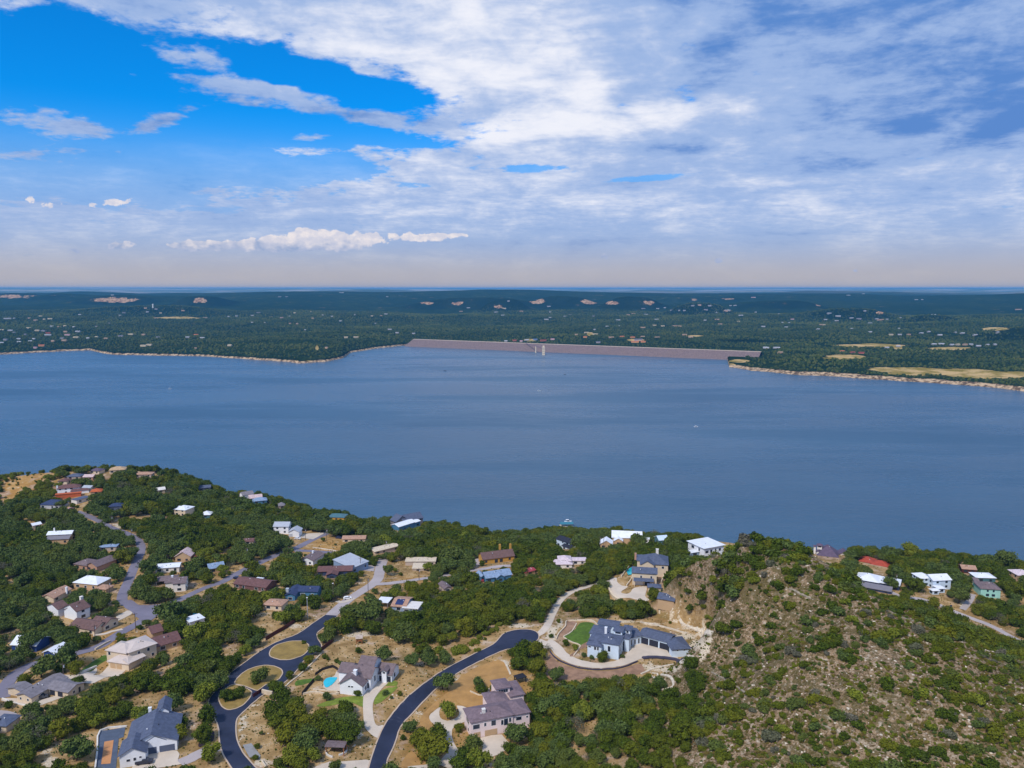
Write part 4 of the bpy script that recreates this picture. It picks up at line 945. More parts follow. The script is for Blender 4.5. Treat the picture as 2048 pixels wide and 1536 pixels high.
# --- the other houses of the near shore
HH_ = lambda *a, **k: house(a[0], a[1], a[2], a[3], *a[4:], **k)
HH_('w', 'white-walled house with brown-red hip roof above an orange terrace', [S(1, 'e', (556,378,775,360), 10, 5.2, pi=.42), S(1, 'b', (540,470,780,462), 4, 3.0, 'flat', wc='orange', rc='orange', part='terrace', rpart='terrace_floor', auto=False), S(1, 'e', (690,400,860,392), 6, 3.4, pi=.3, auto=False)], 'the house with the orange terrace', 'redbrown', 's', 'white', extra=chimney(1, 555, 350, 1.4, 1.2, 'white', 6))
HH_('w', 'small house with bright orange hip roof near the hilltop', [S(1, 'e', (880,408,985,400), 8, 3)], 'the orange-roofed house', 'orange', 's', 'tan')
HH_('w', 'navy hip-roofed house at the left by white cars', [S(1, 'e', (392,528,575,535), 11, 3.6, pi=.5)], 'the navy hip-roofed house', 'navy', 's', 'ltgrey')
HH_('w', 'tan hip-roofed house on top of the left hill under two oaks', [S(1, 'e', (1062,198,1214,188), 10, 3.2)], 'the tan hilltop house', 'tan', 's', 'cream')
HH_('w', 'purple-roofed house half hidden on the left hilltop', [S(1, 'e', (872,200,962,204), 8, 3)], 'the purple-roofed hilltop house', 'purple', 's', 'cream')
HH_('w', 'low grey roof among oaks below the left hilltop', [S(1, 'e', (650,258,780,256), 8, 3)], 'the low grey roof on the hilltop', 'slate', 's', 'stone')
HH_('w', 'dull red roof between bushes on the left hillside', [S(1, 'e', (562,302,648,302), 8, 3)], 'the dull red roof', 'redbrown', 's', 'cream')
HH_('w', 'peach stucco house peeping through trees on the left hilltop', [S(1, 'e', (808,262,900,262), 7, 3, 'gx')], 'the peach stucco house', 'pink', 's', 'peach')
HH_('w', 'wide house with dusty red roof near the crest', [S(1, 'e', (1305,240,1470,236), 9, 3, pi=.3)], 'the dusty red roof on the crest', 'peach', 's', 'stone')
HH_('w', 'pale roofed shed among the trees below the crest', [S(1, 'e', (1525,392,1605,382), 7, 3, 'gx')], 'the pale roof among trees', 'offwhite', 's', 'cream')
HH_('w', 'small silver metal roof beside the orange-roofed house', [S(1, 'e', (802,365,878,368), 6, 3, 'gx')], 'the small silver roof', 'ltgrey', 'm', 'offwhite')
HH_('w', 'long flat-roofed grey house above the start of the winding street', [S(1, 'e', (745,490,880,455), 7, 3, 'flat')], 'the long flat grey roof', 'slate', 's', 'offwhite')
HH_('w', 'tan house with white hip roof standing above a dry slope', [S(1, 'e', (1690,575,1800,585), 11, 5.4, pi=.4), S(1, 'e', (1790,585,1880,560), 8, 5.0, 'gy', pi=.4)], 'the white hip-roofed tan house', 'white', 'm', 'cream')
HH_('w', 'small house with pointed white roof and teal wall', [S(1, 'e', (1950,630,2042,628), 8, 3, pi=.5)], 'the pointed white roof', 'white', 'm', 'teal')
HH_('w', 'dark blue house deep in the trees behind the winding street', [S(1, 'e', (1060,550,1180,545), 8, 4)], 'the dark blue house in the trees', 'navy', 's', 'slate')
HH_('w', 'tiny white-roofed cabin in the woods at the left', [S(1, 'e', (320,735,400,718), 5, 3, 'gx')], 'the tiny white cabin', 'white', 'm', 'cream')
HH_('w', 'tan house with white upper roof and grey porch roof', [S(1, 'e', (458,826,692,815), 7, 5.6, 'gx', rc='white', rk='m', pi=.4), S(1, 'e', (450,875,690,845), 3.4, 3.4, 'shed', pi=.4, rc='grey')], 'the white and grey double-roofed house', 'white', 'm', 'tan', extra=chimney(1, 527, 760, 1, .8, 'offwhite', 7))
HH_('w', 'low grey-green roof half buried in trees beside the winding street', [S(1, 'e', (960,948,1130,938), 6, 3, pi=.2)], 'the low grey-green roof', 'bluegrey', 's', 'stone')
HH_('w', 'tan house with broad brown-grey hip roof left of the winding street', [S(1, 'e', (722,1105,845,1125), 10, 3.4), S(1, 'e', (840,1118,962,1126), 15, 3.6, 'gy', pi=.5)], 'the broad brown-grey hip roof', 'greybrown', 's', 'peach')
HH_('w', 'tan house with bright white hip roof left of the winding street', [S(1, 'e', (715,1285,945,1308), 11, 3.6, pi=.45), S(1, 'e', (930,1345,1048,1345), 6, 2.8, rc='peach', rk='s', pi=.3)], 'the bright white hip roof', 'white', 'm', 'tan')
HH_('w', 'tan gabled house with pinkish shingle roof near a dark red shed', [S(1, 'e', (1702,1035,1850,1032), 9, 4.0, 'gy', pi=.62), S(1, 'e', (1606,1025,1715,1022), 7, 3.2, 'gx', pi=.45)], 'the pinkish gabled house', 'pink', 's', 'tan')
HH_('w', 'dark red shed beside the pinkish gabled house', [S(1, 'e', (1838,1040,1946,1034), 5, 2.6, 'flat', auto=False)], 'the dark red shed', 'dkred', 'm', 'dkred', cat='shed', name='shed')
HH_('w', 'long white-roofed bungalow behind a spreading oak', [S(1, 'e', (1508,1152,1740,1135), 8, 3.2, 'gx', pi=.25)], 'the long white-roofed bungalow', 'white', 'm', 'offwhite')
HH_('w', 'cream house with grey roof, balcony and white garage gable', [S(1, 'e', (1680,1300,1800,1290), 10, 5.4, 'gx', pi=.35), S(1, 'e', (1800,1275,1925,1225), 11, 5.2, 'gy', pi=.4, win=[('f', .3, 3.4, .7, 1.0, 'window'), ('f', .55, 3.4, .7, 1.0, 'window'), ('f', .5, .1, 4.6, 2.3, 'garage')]), S(1, 'e', (1515,1278,1690,1300), 8, 3.0, pi=.3, open=1)], 'the cream house with a balcony', 'greybrown', 's', 'offwhite', extra=chimney(1, 1675, 1222, 1.6, 1.0, 'white', 6))
HH_('w', 'orange-brown roofed house with white chimney at the left', [S(1, 'e', (520,1440,690,1350), 8, 3, 'gx')], 'the orange-brown roof', 'peach', 's', 'cream', extra=chimney(1, 645, 1335, 1.2, .9, 'white', 4.5))
HH_('w', 'white house with stepped brown roofs left of the street junction', [S(6, 'e', (700,105,815,62), 11, 5.4, 'gx', pi=.5), S(6, 'e', (592,85,705,105), 8, 4.4, 'gy', free=1, pi=.45), S(6, 'e', (530,85,640,60), 10, 4.2, 'gx', pi=.4, auto=False)], 'the stepped brown-roofed white house', 'brown', 's', 'white', extra=chimney(1, 790, 1425, 1.0, 1.4, 'offwhite', 8))
HH_('w', 'long cream house under one brown roof beside the grassy verge', [S(6, 'e', (945,240,1080,172), 9, 3.2, 'gy', pi=.45), S(6, 'e', (640,235,940,238), 9, 3.0, 'gx', pi=.45)], 'the long brown roof', 'brown', 's', 'cream')
HH_('w', 'blue house with white metal roof behind a bare oak', [S(6, 'e', (105,405,330,415), 9, 3.6, 'gx', pi=.5), S(6, 'e', (400,475,498,488), 8, 3.4, 'gy', free=1, pi=.4, wc='dkblue'), S(6, 'e', (500,488,600,430), 6, 3.2, 'gx', free=1, pi=.4, wc='blue')], 'the blue house with white roof', 'white', 'm', 'dkblue')
HH_('w', 'cream house with dark red-brown roof beside the cream metal roof', [S(6, 'e', (1432,425,1648,362), 11, 3.2, 'gx', pi=.42), S(6, 'e', (1392,305,1500,290), 9, 3.2, 'gx', auto=False)], 'the dark red-brown roof', 'redbrown', 's', 'tan')
HH_('w', 'white flat-roofed house beside a small pool under trees', [S(6, 'e', (1735,205,1868,165), 7, 3, 'flat')], 'the white flat roof by the small pool', 'white', 'm', 'white')
HH_('w', 'grey-roofed house corner at the left edge by the dark car', [S(6, 'e', (-90,1140,55,1150), 7, 3.0, 'hip', pi=.3)], 'the grey roof at the left edge', 'slate', 's', 'cream')
HH_('w', 'white-walled grey roof on the lake crest left of centre', [S(2, 'e', (415,148,520,132), 9, 4.6, 'gx', pi=.4)], 'the white-walled grey crest house', 'grey', 's', 'white')
HH_('w', 'long house with pink and blue grey roofs on the lake crest', [S(2, 'e', (515,208,650,195), 9, 3.2, rc='bluegrey'), S(2, 'e', (480,180,600,160), 9, 4.4, 'gx', rc='pink')], 'the pink and blue grey crest roofs', 'bluegrey', 's', 'blue')
HH_('w', 'small pyramid-roofed grey hut on the lake crest', [S(2, 'e', (768,252,830,245), 7, 3, pi=.7)], 'the grey pyramid-roofed hut', 'grey', 's', 'stone')
HH_('w', 'long white-roofed house at the lake crest left of the grey one', [S(2, 'e', (250,110,372,104), 6, 3, 'gx', pi=.2)], 'the long white crest roof', 'offwhite', 'm', 'white')
HH_('w', 'dark-roofed house at the upper left of the lake crest', [S(1, 'e', (1930,372,2046,362), 7, 3, 'gx')], 'the dark crest roof', 'slate', 's', 'slate')
HH_('w', 'white metal-sided house with two silver gables', [S(2, 'e', (715,452,858,452), 9, 5.8, 'gx', pi=.5), S(2, 'e', (862,505,985,478), 9, 3.8, 'gy', pi=.5, win=[('f', .2, .1, 2.6, 2.2, 'garage_ltgrey')])], 'the white metal-sided house', 'ltgrey', 'm', 'white')
HH_('w', 'teal metal-roofed house at the lake edge', [S(2, 'e', (1248,360,1400,365), 10, 3.2, pi=.35)], 'the teal-roofed house', 'teal', 'm', 'yellow')
HH_('w', 'white-roofed house carrying a solar panel at the lake edge', [S(2, 'e', (1510,362,1732,362), 9, 3.0, 'gx', pi=.25)], 'the lakeside solar roof', 'white', 'm', 'cream', extra=solar(2, (.35, .8, .1, .42), 3))
HH_('w', 'large grey house with steep slate gables at the lake edge', [S(3, 'e', (130,210,320,170), 12, 5.5, 'gx', pi=.62), S(3, 'e', (5,190,130,200), 12, 5.5, 'gx', pi=.7)], 'the steep slate gables', 'slate', 's', 'grey')
HH_('w', 'bright blue house with white roof in front of the slate gables', [S(3, 'e', (85,262,245,212), 9, 4.6, 'gx', pi=.3), S(3, 'e', (245,218,300,205), 6, 4.2, 'gx', pi=.2)], 'the bright blue house', 'white', 'm', 'blue')
HH_('w', 'low house with rust brown roof beside the dry field', [S(2, 'e', (1385,575,1605,572), 8, 3.0, 'gx', pi=.3)], 'the rust brown roof by the dry field', 'peach', 's', 'cream')
HH_('w', 'cream flat-roofed house below the lakeside woods', [S(2, 'e', (1700,698,1935,640), 8, 3.0, 'gx', pi=.12)], 'the cream flat roof', 'cream', 's', 'stone')
HH_('w', 'white-walled grey gabled house below the dry field', [S(2, 'e', (982,772,1098,785), 14, 3.4, 'gy', pi=.4)], 'the white-walled house below the field', 'greybrown', 's', 'white', extra=chimney(2, 1098, 690, 1.2, 1.0, 'white', 5.5))
HH_('w', 'grey-white house under a broad silver metal roof', [S(2, 'e', (1475,860,1565,822), 16, 3.8, 'shed', pi=.16, L=15), S(2, 'e', (1370,820,1480,812), 10, 4.0, 'gx', pi=.12, free=1), ], 'the broad silver metal roof', 'ltgrey', 'm', 'bluegrey')
HH_('w', 'house with dusty dark red roof in front of the silver roof', [S(2, 'e', (1145,890,1475,880), 9, 3.0, 'gx', pi=.35), S(2, 'e', (1230,925,1330,925), 5, 3.0, 'gy', pi=.4)], 'the dusty dark red roof', 'redbrown', 's', 'navy')
HH_('w', 'brick bungalow with brown-red roof and teal patio cover', [S(2, 'e', (330,1005,480,1025), 11, 3.0, 'gx', pi=.35, L=22), S(2, 'e', (585,975,650,960), 4, 2.6, 'flat', rc='white', rk='m', wc='teal', open=1)], 'the brown-red roofed bungalow', 'redbrown', 's', 'redbrown')
HH_('w', 'tan cottage with blue grey roof beside a yellow bush', [S(2, 'e', (90,865,235,840), 9, 3.2, 'gx', pi=.4)], 'the blue grey-roofed cottage', 'bluegrey', 's', 'tan')
HH_('w', 'L-shaped house with dark navy roof deep in the oaks', [S(2, 'e', (950,1082,1140,1085), 8, 3.6, 'gx', pi=.4), S(2, 'e', (830,1120,935,1105), 13, 3.6, 'gy', pi=.4)], 'the dark navy L-shaped roof', 'navy', 's', 'blue', extra=chimney(2, 850, 1055, 1.2, 1.6, 'ltgrey', 5))
HH_('w', 'small terracotta hip roof in the oak wood', [S(2, 'e', (620,1210,790,1222), 8, 3.0, 'hip', pi=.3)], 'the small terracotta roof', 'peach', 's', 'cream')
HH_('w', 'terracotta house with solar panel between two white carports', [S(3, 'e', (15,1030,150,1040), 13, 3.0, 'gx', pi=.25), S(2, 'e', (1722,1188,1850,1165), 7, 2.8, 'flat', rc='white', rk='m', wc='grey', open=1), S(3, 'e', (120,1050,290,1030), 9, 3.0, 'flat', rc='offwhite', rk='m', wc='bluegrey')], 'the terracotta solar roof', 'peach', 's', 'bluegrey', extra=solar(3, (.2, .75, .08, .45), 3))
HH_('w', 'little dark red-roofed hut left of the white metal-sided house', [S(2, 'e', (405,600,520,595), 6, 2.6, 'gx')], 'the little dark red hut', 'redbrown', 's', 'offwhite')
HH_('w', 'low cream T-shaped house with flat roof by the pale street', [S(3, 'e', (150,600,440,598), 8, 3.0, 'flat'), S(3, 'e', (218,668,330,662), 10, 3.0, 'flat')], 'the cream T-shaped flat roof', 'cream', 's', 'stone')
HH_('w', 'yellow brick house with purple-brown roof and two chimneys', [S(3, 'e', (905,578,1208,540), 10, 3.6, 'gx', pi=.6, win=[('f', .1, 1, 1.6, 1.6, 'window'), ('f', .42, .2, 2.2, 2.4, 'window'), ('f', .58, .2, 2.2, 2.4, 'window'), ('f', .85, 1, 1.6, 1.6, 'window')])], 'the yellow brick house', 'brown', 's', 'yellow', extra=both(chimney(3, 1068, 432, 1.2, 1.2, 'yellow', 7), chimney(3, 1170, 428, 1.4, 1.2, 'yellow', 7)))
HH_('w', 'blue cottage with mottled grey gabled roof below the street', [S(3, 'e', (935,760,1180,722), 9, 3.4, 'gx', pi=.5), S(3, 'e', (1040,755,1115,748), 6, 3.4, 'gy', pi=.6), S(3, 'e', (890,745,940,752), 8, 3.4, 'gy', pi=.6)], 'the blue cottage', 'bluegrey', 's', 'blue')
HH_('w', 'little hut with bright crimson roof at the edge of the wood', [S(3, 'e', (1315,705,1412,680), 5, 3.0, 'gx', pi=.3)], 'the crimson-roofed hut', 'crimson', 'm', 'tan')
HH_('w', 'grey-brown gabled shed half hidden by trees below the street', [S(3, 'e', (530,862,595,850), 9, 3.0, 'gy', pi=.5)], 'the grey-brown gabled shed', 'greybrown', 's', 'stone')
HH_('w', 'low house with pale lavender hip roof in the lakeside wood', [S(3, 'e', (1600,625,1770,625), 9, 3.0, pi=.3), S(3, 'e', (1640,590,1760,585), 9, 4.2, pi=.45), S(3, 'e', (1770,590,1900,572), 6, 3, 'gx', pi=.15)], 'the pale lavender roof', 'palepink', 's', 'offwhite')
HH_('w', 'tall blue-white house with black roofs under an oak', [S(3, 'e', (1618,375,1745,420), 8, 5.6, 'gx', pi=.4), S(3, 'e', (1675,445,1760,470), 4, 3, 'shed', pi=.4)], 'the black-roofed blue-white house', 'black', 's', 'bluewhite')
HH_('w', 'white-roofed stone cottage pair at the lake edge', [S(4, 'e', (490,280,605,285), 9, 3.6, 'gy', pi=.6), S(4, 'e', (625,250,705,250), 6, 3.6, 'gy', pi=.6), S(4, 'e', (605,215,890,205), 12, 4.6, 'gx', pi=.55)], 'the white-roofed stone cottages', 'white', 'm', 'tan')
HH_('w', 'small white garden room right of the white-roofed cottages', [S(4, 'e', (905,235,965,238), 4, 3, 'flat')], 'the small white garden room', 'white', 'm', 'white')
HH_('w', 'pale tent-shaped roof behind an oak at the lake edge', [S(4, 'e', (1062,245,1150,238), 8, 4, 'gx', pi=.5)], 'the pale tent-shaped roof', 'bluewhite', 'm', 'teal')
HH_('w', 'large purple-roofed house with white dormers and cupola at the lake edge', [S(5, 'e', (445,192,605,210), 15, 5.6, 'hip', pi=.85), S(5, 'e', (610,190,682,182), 9, 5.0, 'gy', pi=.6), S(5, 'e', (540,158,566,158), 3, 8.2, 'gy', pi=.6), S(5, 'e', (445,118,482,118), 3.2, 11, 'hip', pi=.6), S(5, 'e', (418,124,434,124), 2, 10.5, 'hip', auto=False), S(5, 'e', (438,168,462,168), 3, 7.2, 'gy', pi=.6)], 'the large purple-roofed house', 'purple', 's', 'offwhite', z0=56)
HH_('w', 'yellow house with bright red tile roof at the lake edge', [S(5, 'e', (768,238,880,258), 10, 4.4, pi=.5), S(5, 'e', (860,262,1005,268), 9, 4.0, pi=.45)], 'the bright red tile roof', 'red', 's', 'yellow', z0=57)
HH_('w', 'navy house under a wide white hip roof right of the hill', [S(5, 'e', (748,378,920,408), 13, 3.6, pi=.42), S(5, 'e', (920,405,1090,395), 12, 3.6, pi=.35), S(5, 'e', (790,440,1010,500), 5, 2.8, 'shed', rc='grey', rk='m', pi=.25)], 'the wide white hip roof', 'white', 'm', 'navy', z0=62)
HH_('w', 'two-storey white house with white roofs behind an oak at the right', [S(5, 'e', (1345,392,1432,388), 10, 5.8, 'gx', pi=.4, L=12), S(5, 'e', (1250,375,1345,378), 9, 5.6, 'hip'), S(5, 'e', (1385,455,1452,462), 5, 3, 'hip', pi=.3), S(5, 'e', (1340,470,1395,470), 3, 3, 'hip', pi=.4)], 'the two-storey white house', 'white', 'm', 'bluewhite')
HH_('w', 'mint green two-storey house with brown shingle roof', [S(5, 'e', (1715,452,1868,462), 11, 5.6, 'hip', pi=.45, win=win_row('f', 2, 3.6, 1.0, 1.2, .2, .8) + win_row('f', 2, .8, 1.8, 1.5, .2, .8)), S(5, 'e', (1680,420,1720,430), 6, 5, 'shed', pi=.3)], 'the mint green house', 'greybrown', 's', 'mint')
HH_('w', 'white-roofed house behind the mint green one', [S(5, 'e', (1680,368,1828,372), 9, 3.4, 'hip', pi=.3)], 'the white roof behind the mint house', 'white', 'm', 'teal')
HH_('w', 'small orange roof at the lake edge on the right', [S(5, 'e', (1570,300,1678,308), 8, 3.2, 'gx', pi=.35)], 'the small orange roof', 'peach', 's', 'redwood')
HH_('w', 'tan two-storey house cut by the right edge of the view', [S(5, 'e', (2002,350,2110,350), 10, 6.0, 'hip', pi=.4)], 'the tan house at the right edge', 'palepink', 's', 'tan')
# ------------------------------------------------------------------ pools, fences, walls
def pool(n, pts, label, off=.22):
    o = drape('pool', [G(*p) for p in smooth_loop(zl(n, *pts), 4)], mat('pool_water', lin(40, 186, 206), .08, .08, .4, .3, 2, spec=.5), off, 2.0)
    tag(o, label, 'pool'); return o
pool(7, [(1200,715),(1218,680),(1260,662),(1330,662),(1322,690),(1280,735),(1225,758)], 'turquoise kidney-shaped pool beside the white farmhouse')
pool(4, [(748,548),(795,512),(800,568),(765,585)], 'blue pool between pale walls left of the tall tan house')
pool(6, [(1740,118),(1800,112),(1825,130),(1780,145),(1745,140)], 'small turquoise pool above the white flat roof')
def wall_line(n, pts, label, name='retaining_wall', m=None, w=.5, h=.8, cat='wall', smooth=True):
    P = zl(n, *pts); P = smooth_loop(P, 3, False) if smooth else P
    o, _ = ribbon(name, [G(*p) for p in P], w, m or pale_wall, 0, h); tag(o, label, cat)
    for p in P:
        q = G(*p); keep_poly([(p[0] - 3, p[1] - 3), (p[0] + 3, p[1] - 3), (p[0] + 3, p[1] + 3), (p[0] - 3, p[1] + 3)], proj(*q)[2] + 2)
    return o
ledge_m = mat('grey_ledge', lin(150, 138, 120), .95, .3, .8, .8, 2)
pale_wall = mat('limestone_wall', lin(214, 196, 170), .9, .14, .6, .5, 3)
rustw = mat('rust_fence', lin(84, 44, 38), .85, .15, .8); iron = mat('dark_iron', lin(38, 36, 42), .6, .05, .5)
wall_line(7, [(640,302),(700,262),(800,205),(900,140),(1000,75)], 'long rust-brown fence above the upper road island', 'fence', rustw, .25, 2.0, 'fence', False)
wall_line(7, [(1335,200),(1258,250),(1290,315),(1170,408)], 'zigzag rust-brown fence right of the entry road', 'fence', rustw, .25, 1.9, 'fence', False)
wall_line(7, [(640,1536),(600,1480)], 'low pale wall by the pavilion path', 'retaining_wall')
wall_line(7, [(820,760),(900,690),(1020,590),(1180,430)], 'pale stone border along the trimmed hedge', w=.6, h=.4)
wall_line(7, [(990,835),(1045,770),(1110,695)], 'dark iron fence left of the farmhouse pool', 'fence', iron, .1, 1.6, 'fence', False)
wall_line(7, [(1120,640),(1190,590),(1290,560),(1340,590)], 'dark garden fence behind the farmhouse pool', 'fence', iron, .1, 1.3, 'fence', False)
wall_line(7, [(1395,808),(1510,832)], 'short dark slatted screen at the farmhouse gable', 'fence', iron, .15, 1.7, 'fence', False)
wall_line(7, [(1000,830),(1120,810),(1250,830),(1350,820)], 'stacked limestone terrace wall below the farmhouse pool')
wall_line(7, [(1100,780),(1200,790),(1340,800)], 'upper limestone terrace wall at the farmhouse pool', h=.6)
wall_line(7, [(12,745),(60,750),(145,750)], 'stone gate wall left of the entry road', 'gate_wall', pale_wall, .7, 2.0, 'gate wall', False)
wall_line(7, [(605,812),(650,825),(705,835)], 'stone gate wall right of the lower road island', 'gate_wall', pale_wall, .7, 1.8, 'gate wall', False)
wall_line(7, [(515,855),(598,800)], 'dark red metal gate across the right branch of the entry road', 'gate', mat('gate_red', lin(88, 36, 42), .6), .15, 1.7, 'gate', False)
wall_line(4, [(60,1215),(88,1160),(150,1092),(160,1040),(250,1034),(400,1034),(468,1085)], 'outer pale garden wall round the green lawn')
wall_line(4, [(130,1190),(215,1135),(258,1060)], 'curved pale wall between gravel terrace and green lawn', h=.5)
wall_line(4, [(130,1195),(200,1240),(290,1275),(280,1310),(230,1375)], 'pale garden wall below the green lawn', h=.6)
wall_line(4, [(568,720),(600,790),(650,830),(700,850)], 'curved stone retaining wall below the concrete court', h=1.6, w=.7)
wall_line(4, [(695,610),(740,545),(790,490),(800,500)], 'pale pool wall left of the tall tan house', h=1.2)
wall_line(4, [(745,700),(790,640),(800,600)], 'pale stair wall beside the tall tan house', h=1.4)
wall_line(4, [(1080,670),(1118,580)], 'pale retaining wall right of the tall tan house', h=1.4)
wall_line(4, [(0,1335),(60,1400),(150,1450),(280,1492),(420,1508),(560,1506),(700,1488),(850,1432)], 'long dark edging wall of the wide driveway', 'edging_wall', mat('dark_edge', lin(70, 66, 84), .8), .5, .55)
wall_line(4, [(905,1400),(960,1392),(1080,1395),(1180,1405),(1268,1425)], 'dark crescent wall below the garage court', 'edging_wall', MATS['dark_edge'], 1.8, .7)
wall_line(4, [(1258,1030),(1300,1075),(1400,1115),(1480,1140),(1578,1165)], 'pale line of cut limestone at the edge of the rock cut', 'rock_ledge', white_stone, 1.2, .7, 'rock ledge')
wall_line(4, [(880,1050),(1050,1080),(1200,1120),(1330,1160)], 'low limestone ledge behind the long grey roof', 'rock_ledge', white_stone, .9, .6, 'rock ledge')
wall_line(9, [(600,590),(700,545),(850,510),(1000,480)], 'upper limestone terrace edge below the garage', 'terrace_edge', white_stone, .8, .4, 'terrace edge')
wall_line(9, [(590,620),(640,670),(740,725),(840,725),(895,690),(870,620),(780,590),(700,580)], 'curved limestone terrace edge of the garden mound', 'terrace_edge', white_stone, .8, .4, 'terrace edge')
wall_line(9, [(690,600),(740,640),(820,650)], 'short inner limestone terrace edge of the garden mound', 'terrace_edge', white_stone, .7, .4, 'terrace edge')
wall_line(6, [(870,1550),(890,1400),(918,1205),(1160,1165)], 'white wall round the slate grey yard', 'retaining_wall', mat('white_wall', lin(224, 218, 210), .85), .5, .7)
wall_line(6, [(20,905),(120,945),(300,985)], 'white kerb wall below the ranch court', 'retaining_wall', MATS['white_wall'], .4, .5)
wall_line(6, [(870,460),(940,420),(1010,385)], 'pale railing wall beside the cream metal-roofed house', h=.9)
wall_line(6, [(700,680),(800,650),(885,615)], 'white drive wall by the small green lawn', 'retaining_wall', MATS['white_wall'], .4, .9)
wall_line(2, [(1095,662),(1180,672),(1260,684),(1340,698)], 'row of white boulders along the dry field', 'boulder_row', white_stone, .9, .6, 'boulders')
wall_line(7, [(1222,1375),(1235,1420),(1290,1438)], 'curved white bench wall left of the pavilion', 'seat_wall', MATS['white_wall'], .5, .6)
wall_line(7, [(1425,1350),(1420,1390),(1350,1425)], 'curved white bench wall right of the pavilion', 'seat_wall', MATS['white_wall'], .5, .6)
wall_line(8, [(965,770),(955,810),(900,835),(840,825),(780,800)], 'pale stone ring round the planted bed', h=.5)
wall_line(8, [(1110,500),(1140,560),(1170,630)], 'pale dry stone line beside the golden lawn', 'rock_ledge', white_stone, .8, .5, 'rock ledge')
wall_line(5, [(1010,640),(1150,700),(1290,740),(1440,790)], 'pale rock ledge running along the right shoulder of the hill', 'rock_ledge', ledge_m, .8, .35, 'rock ledge')
wall_line(5, [(60,400),(200,450),(400,540)], 'thin rock ledge high on the left of the hill', 'rock_ledge', ledge_m, .7, .3, 'rock ledge')
wall_line(10, [(200,1060),(400,1150),(560,1240)], 'thin rock ledge low on the hill', 'rock_ledge', ledge_m, .45, .25, 'rock ledge')
wall_line(9, [(1240,570),(1400,660),(1560,760),(1700,850)], 'thin slanting rock ledge in the middle of the hill', 'rock_ledge', ledge_m, .45, .25, 'rock ledge')

# ------------------------------------------------------------------ small buildings
def pavilion(n, x, y, L, d, h, rot, label, roofm, postm, pitch=.12, extra=None, name='pavilion', cat='pavilion'):
    q = G(*zp(n, x, y)); r = empty(name, q, math.radians(rot)); tag(r, label, cat)
    B = MB()
    for sg in (1, -1): B.face([(-L / 2 - .4, sg * (d / 2 + .4), h), (L / 2 + .4, sg * (d / 2 + .4), h), (L / 2 + .4, 0, h + pitch * d / 2), (-L / 2 - .4, 0, h + pitch * d / 2)][::sg])
    for sg in (1, -1): B.face([(-L / 2 - .4, sg * (d / 2 + .4), h - .2), (L / 2 + .4, sg * (d / 2 + .4), h - .2), (L / 2 + .4, sg * (d / 2 + .4), h), (-L / 2 - .4, sg * (d / 2 + .4), h)])
    B.face([(-L / 2 - .4, -d / 2 - .4, h - .2), (L / 2 + .4, -d / 2 - .4, h - .2), (L / 2 + .4, d / 2 + .4, h - .2), (-L / 2 - .4, d / 2 + .4, h - .2)])
    for sx in (-1, 1): B.face([(sx * (L / 2 + .4), -d / 2 - .4, h - .2), (sx * (L / 2 + .4), d / 2 + .4, h - .2), (sx * (L / 2 + .4), d / 2 + .4, h), (sx * (L / 2 + .4), 0, h + pitch * d / 2), (sx * (L / 2 + .4), -d / 2 - .4, h)])
    B.build('roof', roofm, r)
    for sx in (-1, 1):
        for sy in (-1, 1):
            B = MB(); B.box(sx * L / 2 - .15, sy * d / 2 - .15, -.6, sx * L / 2 + .15, sy * d / 2 + .15, h - .15); B.build('post', postm, r)
    if extra: extra(r)
    c = proj(*q)[2]; a, b = zp(n, x, y); s = F / c; keep_poly([(a - L / 2 * s, b - (h + 1.5) * s), (a + L / 2 * s, b - (h + 1.5) * s), (a + L / 2 * s, b), (a - L / 2 * s, b)], c + 4)
    return r
wood = mat('warm_wood', lin(150, 96, 60), .8, .15, 1.0)
def bench(r):
    B = MB(); B.box(-1.6, .6, .4, 1.6, 1.0, .5); B.box(-1.4, .65, -.3, -1.2, .95, .4); B.box(1.2, .65, -.3, 1.4, .95, .4); B.build('bench', wood, r)
pavilion(7, 1325, 1385, 6.5, 3.2, 3.2, -4, 'small pavilion with flat brown roof on wooden posts between curved seat walls', roof_mat('greybrown'), wood, extra=bench)
def play_parts(r):
    B = MB(); B.box(-1.1, -1.1, 1.2, 1.1, 1.1, 1.35); B.build('platform', wood, r)
    B = MB(); B.face([(1.1, -.4, 1.35), (3.2, -.4, .1), (3.2, .4, .1), (1.1, .4, 1.35)]); B.build('slide', mat('yellow_slide', lin(214, 170, 70), .5), r)
    B = MB(); B.box(-1.1, -1.12, 1.35, 1.1, -1.05, 2.1); B.box(-1.12, -1.1, 1.35, -1.05, 1.1, 2.1); B.build('railing', wood, r)
pavilion(7, 1550, 320, 2.6, 2.6, 3.0, 8, 'wooden play tower standing on the dry clearing above the farmhouse', roof_mat('stone'), wood, .9, play_parts, 'play_tower', 'play tower')
pavilion(8, 1265, 700, 4.0, 3.0, 2.6, 30, 'dark timber pergola behind the pink stucco villa', iron, iron, .05, None, 'pergola', 'pergola')

